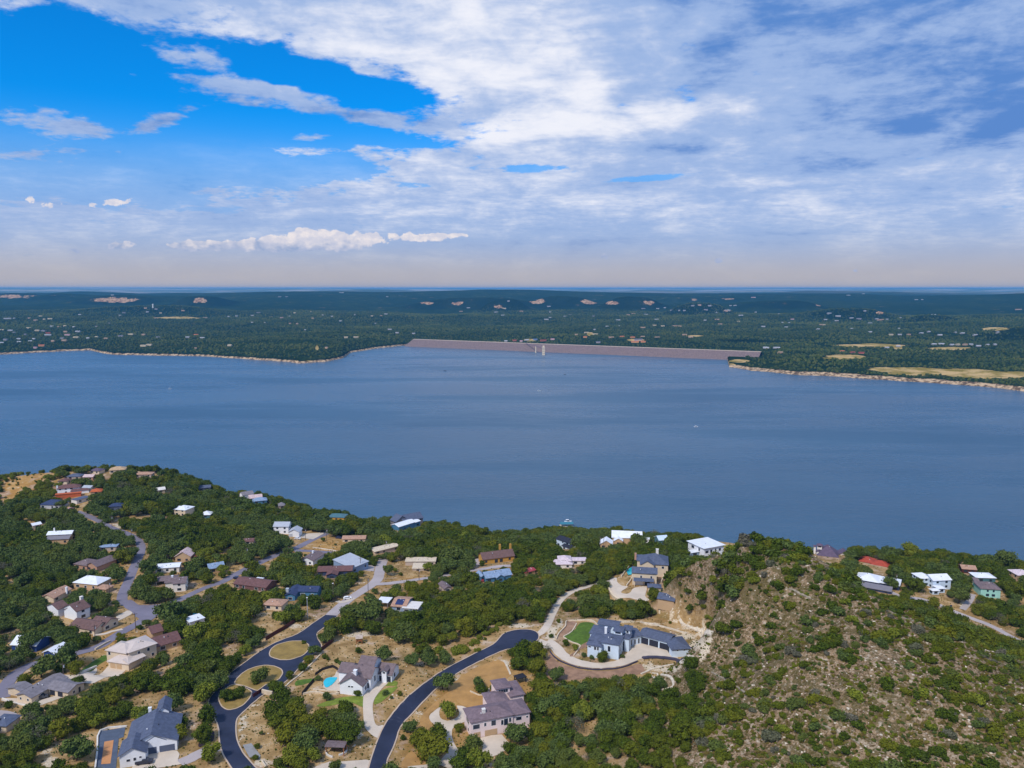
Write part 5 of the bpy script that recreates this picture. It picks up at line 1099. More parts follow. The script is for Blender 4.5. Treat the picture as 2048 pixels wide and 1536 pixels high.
# ------------------------------------------------------------------ vehicles
def car(n, x, y, rot, colr, label, kind='suv', dz=.12, z=None):
    q = G(*zp(n, x, y)) if z is None else at_z(*zp(n, x, y), z); r = empty('parked_car' if kind != 'pickup' else 'pickup_truck', (q[0], q[1], q[2] + dz), math.radians(rot))
    tag(r, label, {'suv': 'car', 'pickup': 'pickup truck', 'van': 'van'}[kind])
    L, Wd = {'suv': (4.7, 1.9), 'pickup': (5.7, 2.0), 'van': (6.2, 2.3)}[kind]; pm = mat('paint_' + '_'.join(str(c) for c in colr), lin(*colr), .25, .02, .5, spec=.6)
    prof = {'suv': [(-2.3, .35), (2.3, .35), (2.35, .75), (2.1, .95), (1.2, 1.02), (.55, 1.55), (-1.5, 1.62), (-2.2, 1.1), (-2.35, .8)],
            'pickup': [(-2.8, .45), (2.8, .45), (2.85, .95), (2.6, 1.12), (1.5, 1.18), (.95, 1.8), (-.5, 1.82), (-.75, 1.2), (-2.8, 1.2)],
            'van': [(-3.1, .4), (3.1, .4), (3.15, .9), (2.9, 1.2), (2.4, 1.35), (1.9, 2.3), (-3.0, 2.4), (-3.1, 1.2)]}[kind]
    B = MB(); w = Wd / 2
    for s in (-1, 1): B.face([(px, s * w, pz) for px, pz in (prof if s < 0 else prof[::-1])])
    for i in range(len(prof)):
        a, b = prof[i], prof[(i + 1) % len(prof)]; B.face([(a[0], -w, a[1]), (a[0], w, a[1]), (b[0], w, b[1]), (b[0], -w, b[1])][::-1])
    ob = B.build('body', pm, r); 
    bv = ob.modifiers.new('b', 'BEVEL'); bv.width = .12; bv.segments = 2; bv.limit_method = 'ANGLE'
    # glass band
    top = {'suv': [(1.12, 1.06), (.56, 1.50), (-1.48, 1.56), (-2.0, 1.14)], 'pickup': [(1.44, 1.22), (.95, 1.74), (-.46, 1.76), (-.62, 1.24)], 'van': [(2.3, 1.5), (1.9, 2.15), (.8, 2.15), (.8, 1.5)]}[kind]
    B = MB()
    for s in (-1, 1): B.face([(px, s * (w + .01), pz) for px, pz in (top[::-1] if s < 0 else top)])
    a, b = top[0], top[1]; B.face([(a[0] + .05, -w * .85, a[1]), (a[0] + .05, w * .85, a[1]), (b[0] + .05, w * .85, b[1]), (b[0] + .05, -w * .85, b[1])])
    B.build('side_glass', glass, r)
    for sx in (-L * .31, L * .31):
        for s in (-1, 1):
            B = MB(); B.tube((sx, s * (w - .22), .34), (sx, s * (w + .02), .34), .34, n=12); B.build('wheel', iron, r)
    if kind == 'pickup':
        B = MB(); B.box(-2.65, -w + .12, 1.205, -.85, w - .12, 1.215); B.build('cargo_bed', iron, r)
    p = zp(n, x, y); c = proj(*q)[2]; s = F / c; keep_poly([(p[0] - 3 * s, p[1] - 2.4 * s), (p[0] + 3 * s, p[1] - 2.4 * s), (p[0] + 3 * s, p[1] + s), (p[0] - 3 * s, p[1] + s)], c + 3)
    return r
car(2, 1435, 1160, 20, (236, 236, 240), 'white car driving up the pale grey street past the oaks')
car(2, 948, 578, -8, (226, 226, 232), 'white car parked on dry grass by the white metal-sided house')
car(2, 360, 965, -10, (34, 40, 74), 'dark blue car beside the brown-red roofed bungalow')
car(2, 1350, 570, -5, (60, 66, 96), 'dark blue car under the oak by the rust brown roof')
car(6, 1320, 1500, 12, (36, 40, 58), 'dark pickup truck on the concrete apron by the blue grey-roofed house', 'pickup', .2)
car(6, 92, 1110, 40, (30, 44, 66), 'dark blue car on the parking pad at the left edge', 'suv', .2)
car(1, 182, 580, 5, (232, 232, 236), 'white camper van parked on the left hillside', 'van')
car(1, 400, 592, 20, (236, 236, 240), 'white car in front of the navy hip-roofed house')
car(1, 690, 580, 60, (196, 150, 160), 'pinkish car at the top end of the winding street')
car(4, 1012, 1262, -20, (150, 152, 160), 'silver car backing out of the open garage bay', z=79)
car(4, 1392, 1325, 0, (60, 40, 66), 'dark purple car behind the end garage block', z=79.2)
car(4, 418, 352, 0, (60, 34, 40), 'dark maroon car by the stone cottage gate')
car(3, 905, 790, 80, (120, 40, 44), 'dark red car beside the blue cottage')
car(6, 385, 905, 25, (70, 74, 84), 'small grey car in the court of the ranch house')
# bins at the lane
def bin_(n, x, y, colr, label):
    q = G(*zp(n, x, y)); r = empty('wheelie_bin', q); tag(r, label, 'bin'); B = MB(); B.box(-.4, -.4, 0, .4, .4, 1.1); B.build('body', mat('bin_' + str(colr[2]), lin(*colr), .5), r); B = MB(); B.box(-.44, -.46, 1.1, .44, .44, 1.2); B.build('lid', iron, r)
bin_(5, 1482, 598, (40, 66, 130), 'blue wheelie bin beside the pale lane')

# ------------------------------------------------------------------ utility poles
polem = mat('pole_wood', lin(96, 80, 76), .9, .1, 1)
def pole(n, x, y, h, label, rot=0, arm=True, lamp=False, m=None):
    q = G(*zp(n, x, y)); r = empty('street_lamp' if lamp else 'utility_pole', q, math.radians(rot)); tag(r, label, 'street lamp' if lamp else 'utility pole')
    B = MB(); B.tube((0, 0, -1), (0, 0, h), .20, .13, 8); B.build('pole', m or polem, r)
    if arm: 
        B = MB(); B.box(-1.2, -.09, h - .9, 1.2, .09, h - .7); B.build('crossarm', polem, r)
        B = MB(); B.tube((.35, .2, h - 2.4), (.35, .2, h - 1.4), .24, n=8); B.build('transformer', mat('transformer', lin(196, 198, 204), .5), r)
    if lamp:
        B = MB(); B.box(-.35, -.2, h, .35, .2, h + .35); B.build('lamp_head', white_trim, r)
    p = zp(n, x, y); c = proj(*q)[2]; s = F / c
    keep_poly([(p[0] - 2, p[1] - h * s), (p[0] + 2, p[1] - h * s), (p[0] + 2, p[1] - 1), (p[0] - 2, p[1] - 1)], c + 1)
pole(2, 1025, 582, 9, 'utility pole in front of the white metal-sided house'); pole(2, 1232, 585, 9, 'utility pole at the end of the street by the oak')
pole(2, 460, 812, 11, 'utility pole beside the street above the brown-red bungalow', 20); pole(2, 1637, 1160, 13, 'tall utility pole at the fork of the pale street', 30)
pole(2, 1297, 1190, 11, 'utility pole with white lamp left of the white car', 0, False, True); pole(2, 1047, 1342, 11, 'pale metal lamp pole behind the long rust fence', 0, False, True, mat('galvanised', lin(178, 180, 190), .5))
pole(2, 1562, 880, 9, 'utility pole in the yard of the silver metal roof'); pole(1, 1090, 752, 9, 'utility pole at the upper bend of the winding street')
pole(1, 1282, 892, 10, 'utility pole inside the bend of the winding street', 15); pole(1, 1068, 1440, 10, 'utility pole left of the winding street near the white hip roof', 10)
pole(6, 1242, 290, 10, 'tall utility pole on the grassy verge by the junction', 30); pole(6, 872, 388, 9, 'utility pole at the verge in front of the long brown roof', 30)
pole(6, 584, 755, 9, 'utility pole behind the ranch house roof'); pole(4, 488, 350, 11, 'utility pole left of the stone cottages', 10)
pole(5, 1052, 470, 11, 'utility pole in front of the wide white hip roof'); pole(4, 522, 340, 11, 'utility pole at the wall of the left stone cottage', 40); pole(2, 1810, 690, 8, 'utility pole at the cream flat roof')
pole(3, 283, 780, 8, 'utility pole between the pale street and the T-shaped roof'); pole(3, 1003, 520, 4, 'small pale flag pole on the roof side of the yellow brick house', 0, False, True)

# ------------------------------------------------------------------ dam, intake tower, boats
def dam():
    rip = bpy.data.materials.new('riprap'); rip.use_nodes = True; t = rip.node_tree; E.nt = t; b = t.nodes['Principled BSDF']; b.inputs['Roughness'].default_value = .95
    p = E(t.nodes.new('ShaderNodeNewGeometry').outputs['Position'])
    c = mixc(sstep(noise(p, .25, 5, .7), .3, .7), lin(92, 76, 74), lin(140, 118, 112)); t.links.new(c.v, b.inputs['Base Color'])
    r = empty('dam', at_z(1180, 690, 10)); tag(r, 'long straight rock-faced dam closing the far side of the lake', 'dam')
    A = np.array(at_z(826, 678.6, 27)[:2]); B_ = np.array(at_z(1522, 704.4, 26)[:2]); d = (B_ - A) / np.linalg.norm(B_ - A); n = np.array([d[1], -d[0]])
    if n[1] > 0: n = -n
    L = np.linalg.norm(B_ - A); O = np.array(r.location)
    prof = [(-82, -6), (0, 27), (10, 27), (70, 2)]; N = 80; B = MB()
    pt = lambda s, q: (A[0] + d[0] * s - n[0] * q[0] - O[0], A[1] + d[1] * s - n[1] * q[0] - O[1], q[1] - O[2])
    for i in range(N):
        s0, s1 = L * i / N, L * (i + 1) / N
        for k in range(3): B.face([pt(s0, prof[k]), pt(s1, prof[k]), pt(s1, prof[k + 1]), pt(s0, prof[k + 1])])
    B.build('rock_face', rip, r)
    B = MB()
    for q0, q1, z0, z1 in ((-.3, .6, 26.5, 28.2), (9, 9.6, 26.5, 28.2)):
        P = [(q0, z0), (q0, z1), (q1, z1), (q1, z0)]
        for k in range(3): B.face([pt(0, P[k]), pt(L, P[k]), pt(L, P[k + 1]), pt(0, P[k + 1])])
        B.build('parapet', concrete, r); B = MB()
    B.face([pt(0, (.7, 27.15)), pt(L, (.7, 27.15)), pt(L, (8.9, 27.15)), pt(0, (8.9, 27.15))]); B.build('crest_road', old_asphalt, r)
    return A, d, n, L
DA, DD, DN, DL = dam()
def intake():
    q = at_z(1087, 710, 0); r = empty('intake_tower', q); tag(r, 'square concrete intake tower standing in the lake before the dam', 'tower')
    B = MB(); B.box(-5, -5, -8, 5, 5, 27); B.build('shaft', mat('tower_concrete', lin(224, 206, 180), .8, .08, .2), r)
    B = MB(); B.box(-6, -6, 27, 6, 6, 29); B.build('deck', concrete, r)
    B = MB(); B.box(-3.6, -3.6, 29, 3.6, 3.6, 35); B.build('gate_house', MATS['tower_concrete'], r)
    for z in (5, 13, 21):
        for x in (-2.2, 2.2): B = MB(); B.box(x - .7, -5.1, z, x + .7, -4.95, z + 3); B.build('window', glass, r)
    b = empty('service_bridge', (q[0], q[1], 0)); tag(b, 'thin footbridge from the intake tower to the dam crest', 'bridge')
    e = DA + DD * DL * .375; e = (e[0] - q[0], e[1] - q[1]); Lb = math.hypot(*e); u = (e[0] / Lb, e[1] / Lb); v = (-u[1], u[0])
    B = MB()
    def pt(s, w, z): return (u[0] * s + v[0] * w, u[1] * s + v[1] * w, z)
    for (w0, z0), (w1, z1) in zip([(-1.6, 26.2), (1.6, 26.2), (1.6, 27.6), (-1.6, 27.6)], [(1.6, 26.2), (1.6, 27.6), (-1.6, 27.6), (-1.6, 26.2)]):
        B.face([pt(5, w0, z0), pt(Lb, w0, z0), pt(Lb, w1, z1), pt(5, w1, z1)])
    B.build('deck', mat('bridge_paint', lin(120, 96, 110), .7), b)
    B = MB(); s = Lb * .42; B.v = []; B.tube(pt(s, 0, -6), pt(s, 0, 26.2), 2.6, 2.0, 10); B.build('pier', MATS['tower_concrete'], b)
intake()
def boat(px, py, rot, hullc, label, L=7.5, canopy=True):
    q = at_z(px, py, 0); r = empty('motor_boat', (q[0], q[1], .1), math.radians(rot)); tag(r, label, 'boat')
    st = [(-.5, .95, .95), (-.2, 1.1, .95), (.15, 1.05, 1.0), (.38, .65, 1.1), (.5, .05, 1.2)]; B = MB(); R = []
    for s, w, z in st: R.append([(s * L, -w, z), (s * L, -w * .6, -.2), (s * L, w * .6, -.2), (s * L, w, z)])
    for a, b in zip(R, R[1:]):
        for k in range(3): B.face([a[k], b[k], b[k + 1], a[k + 1]])
        B.face([a[3], b[3], b[0], a[0]])
    B.face(R[0]); B.build('hull', mat('hull_%d' % hullc[0], lin(*hullc), .3, .02, .5, spec=.5), r)
    B = MB(); B.box(-.12 * L, -.75, 1.0, .14 * L, .75, 1.75); B.build('windscreen', glass, r)
    if canopy:
        B = MB(); B.box(-.3 * L, -1.05, 2.5, .12 * L, 1.05, 2.62); B.build('canopy', white_trim if hullc[0] > 100 else iron, r)
        for sx in (-.28, .1):
            for sy in (-.9, .9): B = MB(); B.tube((sx * L, sy, .9), (sx * L, sy, 2.5), .05, n=5); B.build('canopy_post', iron, r)
boat(340, 778, 10, (236, 238, 240), 'white motor boat alone on the left of the lake'); boat(890, 742, 5, (40, 46, 60), 'dark motor boat trailing a faint wake in the middle of the lake', 10)
boat(1078, 782, -10, (230, 236, 238), 'white motor boat in the middle of the lake below the intake tower', 8); boat(1392, 854, 0, (238, 238, 242), 'white motor boat nearest to the near shore')
boat(1208, 719, 60, (36, 40, 52), 'dark motor boat close to the dam', 8); boat(1346, 722, 15, (232, 234, 236), 'white motor boat close to the dam face', 8); boat(1130, 749, 0, (120, 124, 136), 'grey motor boat right of the intake tower')
boat(707, 711, 0, (30, 40, 60), 'dark boat in the shadow of the far left bank', 7)
def dock():
    q = at_z(1133, 1052, 0); r = empty('boat_dock', (q[0], q[1], 0), .05); tag(r, 'floating boat dock with teal roof beyond the lakeside trees', 'boat dock')
    tealm = mat('teal_metal', lin(56, 120, 138), .4, .05)
    B = MB(); B.box(-7, -4, .1, 7, 4, .5); B.build('float', concrete, r)
    B = MB(); B.face([(-7, -4.4, 3.2), (7, -4.4, 3.2), (7, 0, 4.3), (-7, 0, 4.3)]); B.face([(7, 4.4, 3.2), (-7, 4.4, 3.2), (-7, 0, 4.3), (7, 0, 4.3)]); B.build('roof', tealm, r)
    for x in (-6.5, 0, 6.5):
        for y in (-3.8, 3.8): B = MB(); B.tube((x, y, .4), (x, y, 3.3), .12, n=6); B.build('post', tealm, r)
dock(); boat(1136, 1044, 5, (240, 242, 246), 'white boat moored behind the teal-roofed dock', 8)
def slide():
    q = at_z(1365, 1085, 0); r = empty('boat_dock', (q[0], q[1], 0)); tag(r, 'small blue-covered boat lift left of the flat-roofed house', 'boat dock')
    bm_ = mat('blue_cover', lin(44, 120, 176), .5); B = MB(); B.box(-3, -3, .1, 3, 3, .5); B.build('float', concrete, r)
    B = MB(); B.box(-2.4, -2.6, 5.2, 2.4, 2.6, 5.6); B.build('cover', bm_, r)
    for x in (-2.2, 2.2):
        for y in (-2.4, 2.4): B = MB(); B.tube((x, y, .4), (x, y, 5.2), .14, n=6); B.build('post', bm_, r)
slide()

# ------------------------------------------------------------------ far houses
FH1 = "60 350 60 w,115 347 15 w,235 345 28 t,285 362 40 t,355 355 26 c,402 350 46 c,415 412 30 w,475 415 30 t,522 408 32 c,592 416 22 w,232 425 46 c,300 445 46 c,350 447 36 g,385 465 40 r,385 482 46 w,85 445 42 w,15 440 30 c,115 462 26 g,205 478 22 g,150 513 28 w,155 538 38 w,45 518 40 g,15 545 30 w,243 532 26 w,272 513 22 w,425 530 24 t,500 508 40 g,515 525 36 t,540 480 44 p,525 455 36 t,625 453 46 w,610 500 54 c,705 507 20 w,775 498 32 c,850 510 36 t,965 490 36 g,1047 475 46 c,1150 478 34 t,1150 568 50 c,1195 560 46 c,333 567 56 o,285 583 28 p,1265 500 34 g,1500 500 36 w,1570 480 46 o,1618 505 32 w,1840 565 46 c,1565 590 18 t,960 323 20 w,990 302 26 g,1180 295 22 w,1285 303 22 c,1165 265 30 t,1250 272 26 g,1465 285 34 t,1830 332 16 w,1892 328 24 w,2020 323 24 w,2018 380 24 w,1640 343 40 t,1250 345 36 t,875 387 18 g,775 413 20 g,640 317 26 w,325 330 30 c,900 160 26 w"
FH2 = "120 337 32 c,20 300 36 g,205 342 26 p,268 330 18 w,310 302 22 c,440 295 16 c,455 345 24 t,533 320 14 w,607 331 18 w,678 368 22 w,790 318 10 w,928 327 22 c,1040 312 26 w,1000 325 24 t,958 388 12 w,1070 436 34 w,1130 463 28 w,1262 470 32 w,720 500 28 c,800 499 40 c,395 440 14 w,272 388 18 t,330 390 18 t,72 382 12 w,1050 172 18 w,685 140 36 w,190 172 26 g,245 172 30 g,1700 262 34 w,1640 290 34 t,1920 296 28 w,1975 322 28 w,1980 268 44 c,2020 207 22 w,2000 530 28 w,565 585 10 t"
FH3 = "75 290 40 t,295 252 40 w,305 295 18 w,210 316 22 g,275 355 40 w,305 340 20 w,425 330 32 w,465 318 30 g,654 328 24 g,20 525 36 r,75 530 28 p,118 522 46 w,185 518 36 b,250 525 50 r,325 515 34 p,515 478 28 t,595 462 46 c,660 437 18 w,665 475 44 c,585 498 32 o,690 540 34 g,795 500 46 t,880 495 40 o,965 500 46 o,1010 520 80 g,985 538 80 o,1050 536 50 o,1140 402 36 c,1205 408 40 c,1300 408 40 t,1340 410 34 t,1048 420 50 t,850 360 34 w,1160 355 40 w,970 308 36 t,1072 315 34 w,930 318 28 t,1050 267 34 g,1165 268 32 w,1222 262 18 w,1275 280 24 g,1337 284 16 w,1378 285 22 w,1500 240 36 t,1445 246 28 w,1580 246 28 w,1550 276 36 g,1635 299 14 w,1710 285 32 t,1750 244 14 w,1788 242 20 w,1833 322 36 w,1950 297 18 w,1545 362 22 w,1640 355 40 t,1665 393 36 t,1810 372 26 c,2010 413 36 w,1430 498 46 t,1380 478 46 t,1160 500 46 t,1045 495 36 t,2025 583 44 w,760 412 26 w,860 410 16 w"
FH4 = "70 205 14 w,100 205 18 w,50 238 40 w,140 272 28 w,240 250 12 w,395 263 18 w,487 297 30 p,420 320 14 w,465 322 12 w,292 347 26 w,445 352 22 w,735 258 36 w,795 278 44 w,885 290 28 w,935 295 34 g,710 300 24 w,695 335 32 c,660 365 32 w,785 308 24 w,1080 302 46 t,1055 295 26 w,1125 298 14 w,1215 288 10 w,1010 325 34 w,1010 385 30 w,885 362 18 w,1205 362 14 w,1437 267 36 w,975 243 22 w,1150 403 28 c,1210 403 24 w,1270 402 28 t,1355 393 26 w,1405 383 24 w,1480 405 40 w,1585 388 18 w,1632 393 34 w,1718 405 36 w,1870 388 20 w,1322 165 22 w,1362 165 14 w,310 493 50 w,380 492 44 w,405 524 34 t,820 517 46 o,890 524 50 r,950 527 44 r,1123 492 26 w,1200 482 26 w,1440 468 34 w,1490 466 34 w,1560 472 32 w,1600 470 26 c,1650 470 34 t,1690 470 26 w,1740 480 32 w,1800 472 26 w,1850 470 22 w,2010 232 50 t,965 125 18 w,865 135 26 w,225 150 34 p,680 335 26 t"
FCOL = dict(w=((178, 178, 184), (160, 154, 152)), c=((186, 168, 140), (204, 186, 156)), t=((170, 140, 120), (196, 160, 130)), g=((120, 116, 128), (170, 160, 160)), r=((150, 66, 56), (196, 120, 96)), p=((176, 136, 146), (214, 180, 176)), o=((196, 112, 74), (214, 160, 110)), b=((96, 116, 160), (160, 166, 186)))
FNAME = dict(w='white-roofed', c='cream', t='tan', g='grey-roofed', r='dark red', p='pinkish', o='orange-brown', b='blue-roofed')
fcl = []
for fx, fy, fs, txt in ((0, 550, 4.0, FH1), (512, 550, 4.0, FH2), (1024, 550, 4.0, FH3), (1440, 550, 3.368, FH4)):
    for e in txt.split(','):
        a, b, w, k = e.split(); fcl.append((fx + float(a) / fs, fy + float(b) / fs + 1.0, float(w) / fs, k))
def band(px, py):
    ys = [(600, 'on the far ridges'), (622, 'on the wooded slopes'), (650, 'in the far woods'), (675, 'in the far settlement'), (900, 'near the far waterline')]
    s = [t for y, t in ys if py < y][0]
    xs = [(150, 'at the far left'), (420, 'left of the inlet'), (700, 'above the left headland'), (900, 'behind the left end of the dam'), (1120, 'above the intake tower'), (1320, 'above the middle of the dam'), (1520, 'above the right end of the dam'), (1760, 'above the right peninsula'), (2100, 'at the far right')]
    return s + ' ' + [t for x, t in xs if px < x][0]
FHV = []
for px, py, wpx, k in fcl:
    q = GF(px, py)
    if q is None: continue
    c = q[3]; L = min(max(wpx / F * c, 9), 70); FHV.append((px, py, q, L, k, f"{FNAME[k]} house {band(px, py)}"))
cnt = {}
for f in FHV: cnt.setdefault(f[5], []).append(f)
for lb, lst in cnt.items():
    lst.sort(key=lambda f: f[0])
    for i, (px, py, q, L, k, _) in enumerate(lst):
        d = 11; h = 4.2 if L < 40 else 5.2; r = .2 * d; L *= rng.uniform(.7, 1.0)
        B = MB(); z0 = -4
        for (a, b) in (((-L / 2, -d / 2), (L / 2, -d / 2)), ((L / 2, d / 2), (-L / 2, d / 2))): B.face([(*a, z0), (*b, z0), (*b, h), (*a, h)], mi=1)
        for s in (-1, 1): B.face([(s * L / 2, -s * d / 2, z0), (s * L / 2, s * d / 2, z0), (s * L / 2, s * d / 2, h), (s * L / 2, 0, h + r), (s * L / 2, -s * d / 2, h)], mi=1)
        o_ = 1.0
        B.face([(-L / 2 - o_, -d / 2 - o_, h - .3), (L / 2 + o_, -d / 2 - o_, h - .3), (L / 2 + o_, 0, h + r + .1), (-L / 2 - o_, 0, h + r + .1)]); B.face([(L / 2 + o_, d / 2 + o_, h - .3), (-L / 2 - o_, d / 2 + o_, h - .3), (-L / 2 - o_, 0, h + r + .1), (L / 2 + o_, 0, h + r + .1)])
        rc, wc = FCOL[k]; ob = B.build('far_house', [mat('far_roof_' + k, lin(*rc), .7, .1, .05), mat('far_wall_' + k, lin(*wc), .8, .1, .05)])
        ob.location = q[:3]; ob.rotation_euler.z = rng.uniform(-.35, .35)
        n = len(lst); pre = ''; OR_ = ['', 'second from ', 'third from ', 'fourth from ', 'fifth from ', 'sixth from ']
        if n == 2: pre = ['left-hand ', 'right-hand '][i]
        elif 2 < n <= 12:
            j = n - 1 - i; pre = ('leftmost ' if i == 0 else 'rightmost ' if j == 0 else OR_[i] + 'left ' if i <= j else OR_[j] + 'right ')
        ob['label'] = pre + lb; ob['category'] = 'house'; ob['group'] = 'far houses beyond the lake' if n <= 12 else 'alike ' + lb
def water_tower():
    q = GF(306, 616)
    r = empty('water_tower', q[:3]); tag(r, 'pale cylindrical water tower on a wooded far hill', 'water tower')
    B = MB(); B.tube((0, 0, -3), (0, 0, 26), 5, 5, 14); B.build('tank', mat('tank_white', lin(220, 218, 214), .6), r); B = MB(); B.tube((0, 0, 26), (0, 0, 29), 5.3, 1, 14); B.build('cap', MATS['tank_white'], r)
water_tower()
# ------------------------------------------------------------------ vegetation
def leaf_mat(name, lo, hi, alt, big=0):
    m = bpy.data.materials.new(name); m.use_nodes = True; t = m.node_tree; E.nt = t
    b = t.nodes['Principled BSDF']; b.inputs['Roughness'].default_value = .85; b.inputs['Specular IOR Level'].default_value = .12
    g = t.nodes.new('ShaderNodeNewGeometry'); p = E(g.outputs['Position']); isl_ = E(g.outputs['Random Per Island'])
    oi = t.nodes.new('ShaderNodeObjectInfo'); r = E(oi.outputs['Random'])
    c = mixc(isl_, lin(*lo), lin(*hi)); c = mixc(sstep(noise(p, .55, 4, .6), .42, .66) * .6, c, lin(*hi)); c = mixc(sstep(r, .55, 1.0) * .6, c, lin(*alt))
    c = mixc(sstep(noise(p, .02, 3, .5), .45, .62) * .3, c, lin(*alt))
    if big: c = mixc(sstep(noise(p, .0022, 5, .6), .46, .60) * big, c, lin(*[min(255, int(v * 1.25)) for v in alt]))
    t.links.new(c.v, b.inputs['Base Color']); return m
LM = dict(oak=leaf_mat('oak_leaves', (44, 58, 28), (98, 114, 56), (92, 98, 38)), juniper=leaf_mat('juniper_leaves', (32, 44, 10), (84, 100, 26), (116, 114, 30)),
          bright=leaf_mat('bright_leaves', (76, 90, 22), (124, 130, 44), (110, 112, 34)), bare=leaf_mat('bare_twigs', (66, 66, 52), (116, 112, 96), (92, 96, 70)), dry=leaf_mat('dry_tufts', (84, 76, 34), (136, 124, 60), (104, 84, 44)))
bark = mat('bark', lin(96, 80, 66), .95, .2, 1.5)
def crown_geo(seed, kind):
    """foliage for a crown about 1 m across and .75 m high: leaf clumps over lobes round a lumpy heart"""
    r = np.random.default_rng(seed); lobes = []
    n = dict(oak=11, juniper=9, bright=9, bare=8, shrub=5)[kind]
    for i in range(n):
        a = r.uniform(0, 6.28); q = math.sqrt(r.uniform(.02, 1)) * .34; z = r.uniform(.0, .34) * (1 - q * 1.1) + (.30 if kind != 'shrub' else .16)
        lobes.append((math.cos(a) * q, math.sin(a) * q, z, r.uniform(.13, .23) * (1.0 if kind != 'shrub' else 1.1)))
    if kind == 'juniper': lobes += [(0, 0, .62, .15), (r.uniform(-.1, .1), r.uniform(-.1, .1), .2, .28)]
    if kind == 'oak': lobes += [(r.uniform(-.2, .2), r.uniform(-.2, .2), .52, .2)]
    V = []; Fc = []
    ico = bmesh.new(); bmesh.ops.create_icosphere(ico, subdivisions=2, radius=1); IV = np.array([v.co[:] for v in ico.verts]); IF = np.array([[v.index for v in f.verts] for f in ico.faces]); ico.free()
    if kind != 'bare':
        for lx, ly, lz, lr in lobes:
            k = len(V); W_ = IV * (lr * .86 * (1 + r.uniform(-.22, .22, (len(IV), 1)))) * np.array([1, 1, .85]) + (lx, ly, lz); V += [tuple(w) for w in W_]; Fc += [tuple(f + k) for f in IF]
    per = dict(oak=105, juniper=110, bright=100, bare=50, shrub=60)[kind]; cs = dict(oak=.034, juniper=.03, bright=.034, bare=.02, shrub=.06)[kind]
    for lx, ly, lz, lr in lobes:
        for i in range(int(per * (lr / .18) ** 2)):
            d = r.normal(size=3); d /= np.linalg.norm(d)
            if d[2] < -.45: d[2] *= -1
            P = np.array((lx, ly, lz)) + d * np.array([1, 1, .85]) * lr * (r.uniform(.86, 1.18) if r.random() < .8 else r.uniform(1.15, 1.55))
            nn = d * .9 + r.normal(size=3) * .55; nn /= np.linalg.norm(nn); u = np.cross(nn, r.normal(size=3)); u /= np.linalg.norm(u); v = np.cross(nn, u)
            s = cs * r.uniform(.6, 1.35); k = len(V); b_ = nn * s * .5
            V += [tuple(P - u * s - v * s * .7), tuple(P + u * s - v * s * .5 + b_), tuple(P + u * s * .8 + v * s), tuple(P - u * s * .7 + v * s * .8 + b_)]
            Fc += [(k, k + 1, k + 2), (k, k + 2, k + 3)]
    return V, Fc
def trunk_geo(seed, kind):
    r = random.Random(seed); B = MB(); B.tube((0, 0, -.1), (.01, .01, .26), .035, .024, 7)
    for i in range(5):
        a = i * 1.26 + r.uniform(-.3, .3); q = r.uniform(.16, .28); B.tube((.01, .01, .16 + i * .02), (math.cos(a) * q, math.sin(a) * q, .34 + r.uniform(0, .16)), .02, .007, 5)
    B.tube((.01, .01, .22), (0, .02, .52), .022, .008, 5); return B.v, B.f
CR = {}; TK = {}; NV = 7
for kind, nv in (('oak', NV), ('juniper', NV), ('bright', 3), ('bare', 3), ('shrub', 6)):
    for i in range(nv):
        V, Fc = crown_geo(100 * len(kind) + i, kind); me = bpy.data.meshes.new(f'{kind}_crown'); me.from_pydata(V, [], [tuple(int(a) for a in f) for f in Fc]); me.materials.append(LM['juniper' if kind == 'shrub' else kind]); CR[kind, i] = me
        tv, tf = trunk_geo(i, kind); me = bpy.data.meshes.new('trunk'); me.from_pydata(tv, [], tf); me.materials.append(bark); TK[kind, i] = me
SHM = {}
for i in range(6):
    me = CR['shrub', i]
    for kk in ('oak', 'bright', 'bare', 'dry'):
        m2 = me.copy(); m2.materials.clear(); m2.materials.append(LM[kk]); SHM[kk, i] = m2
    SHM['juniper', i] = me

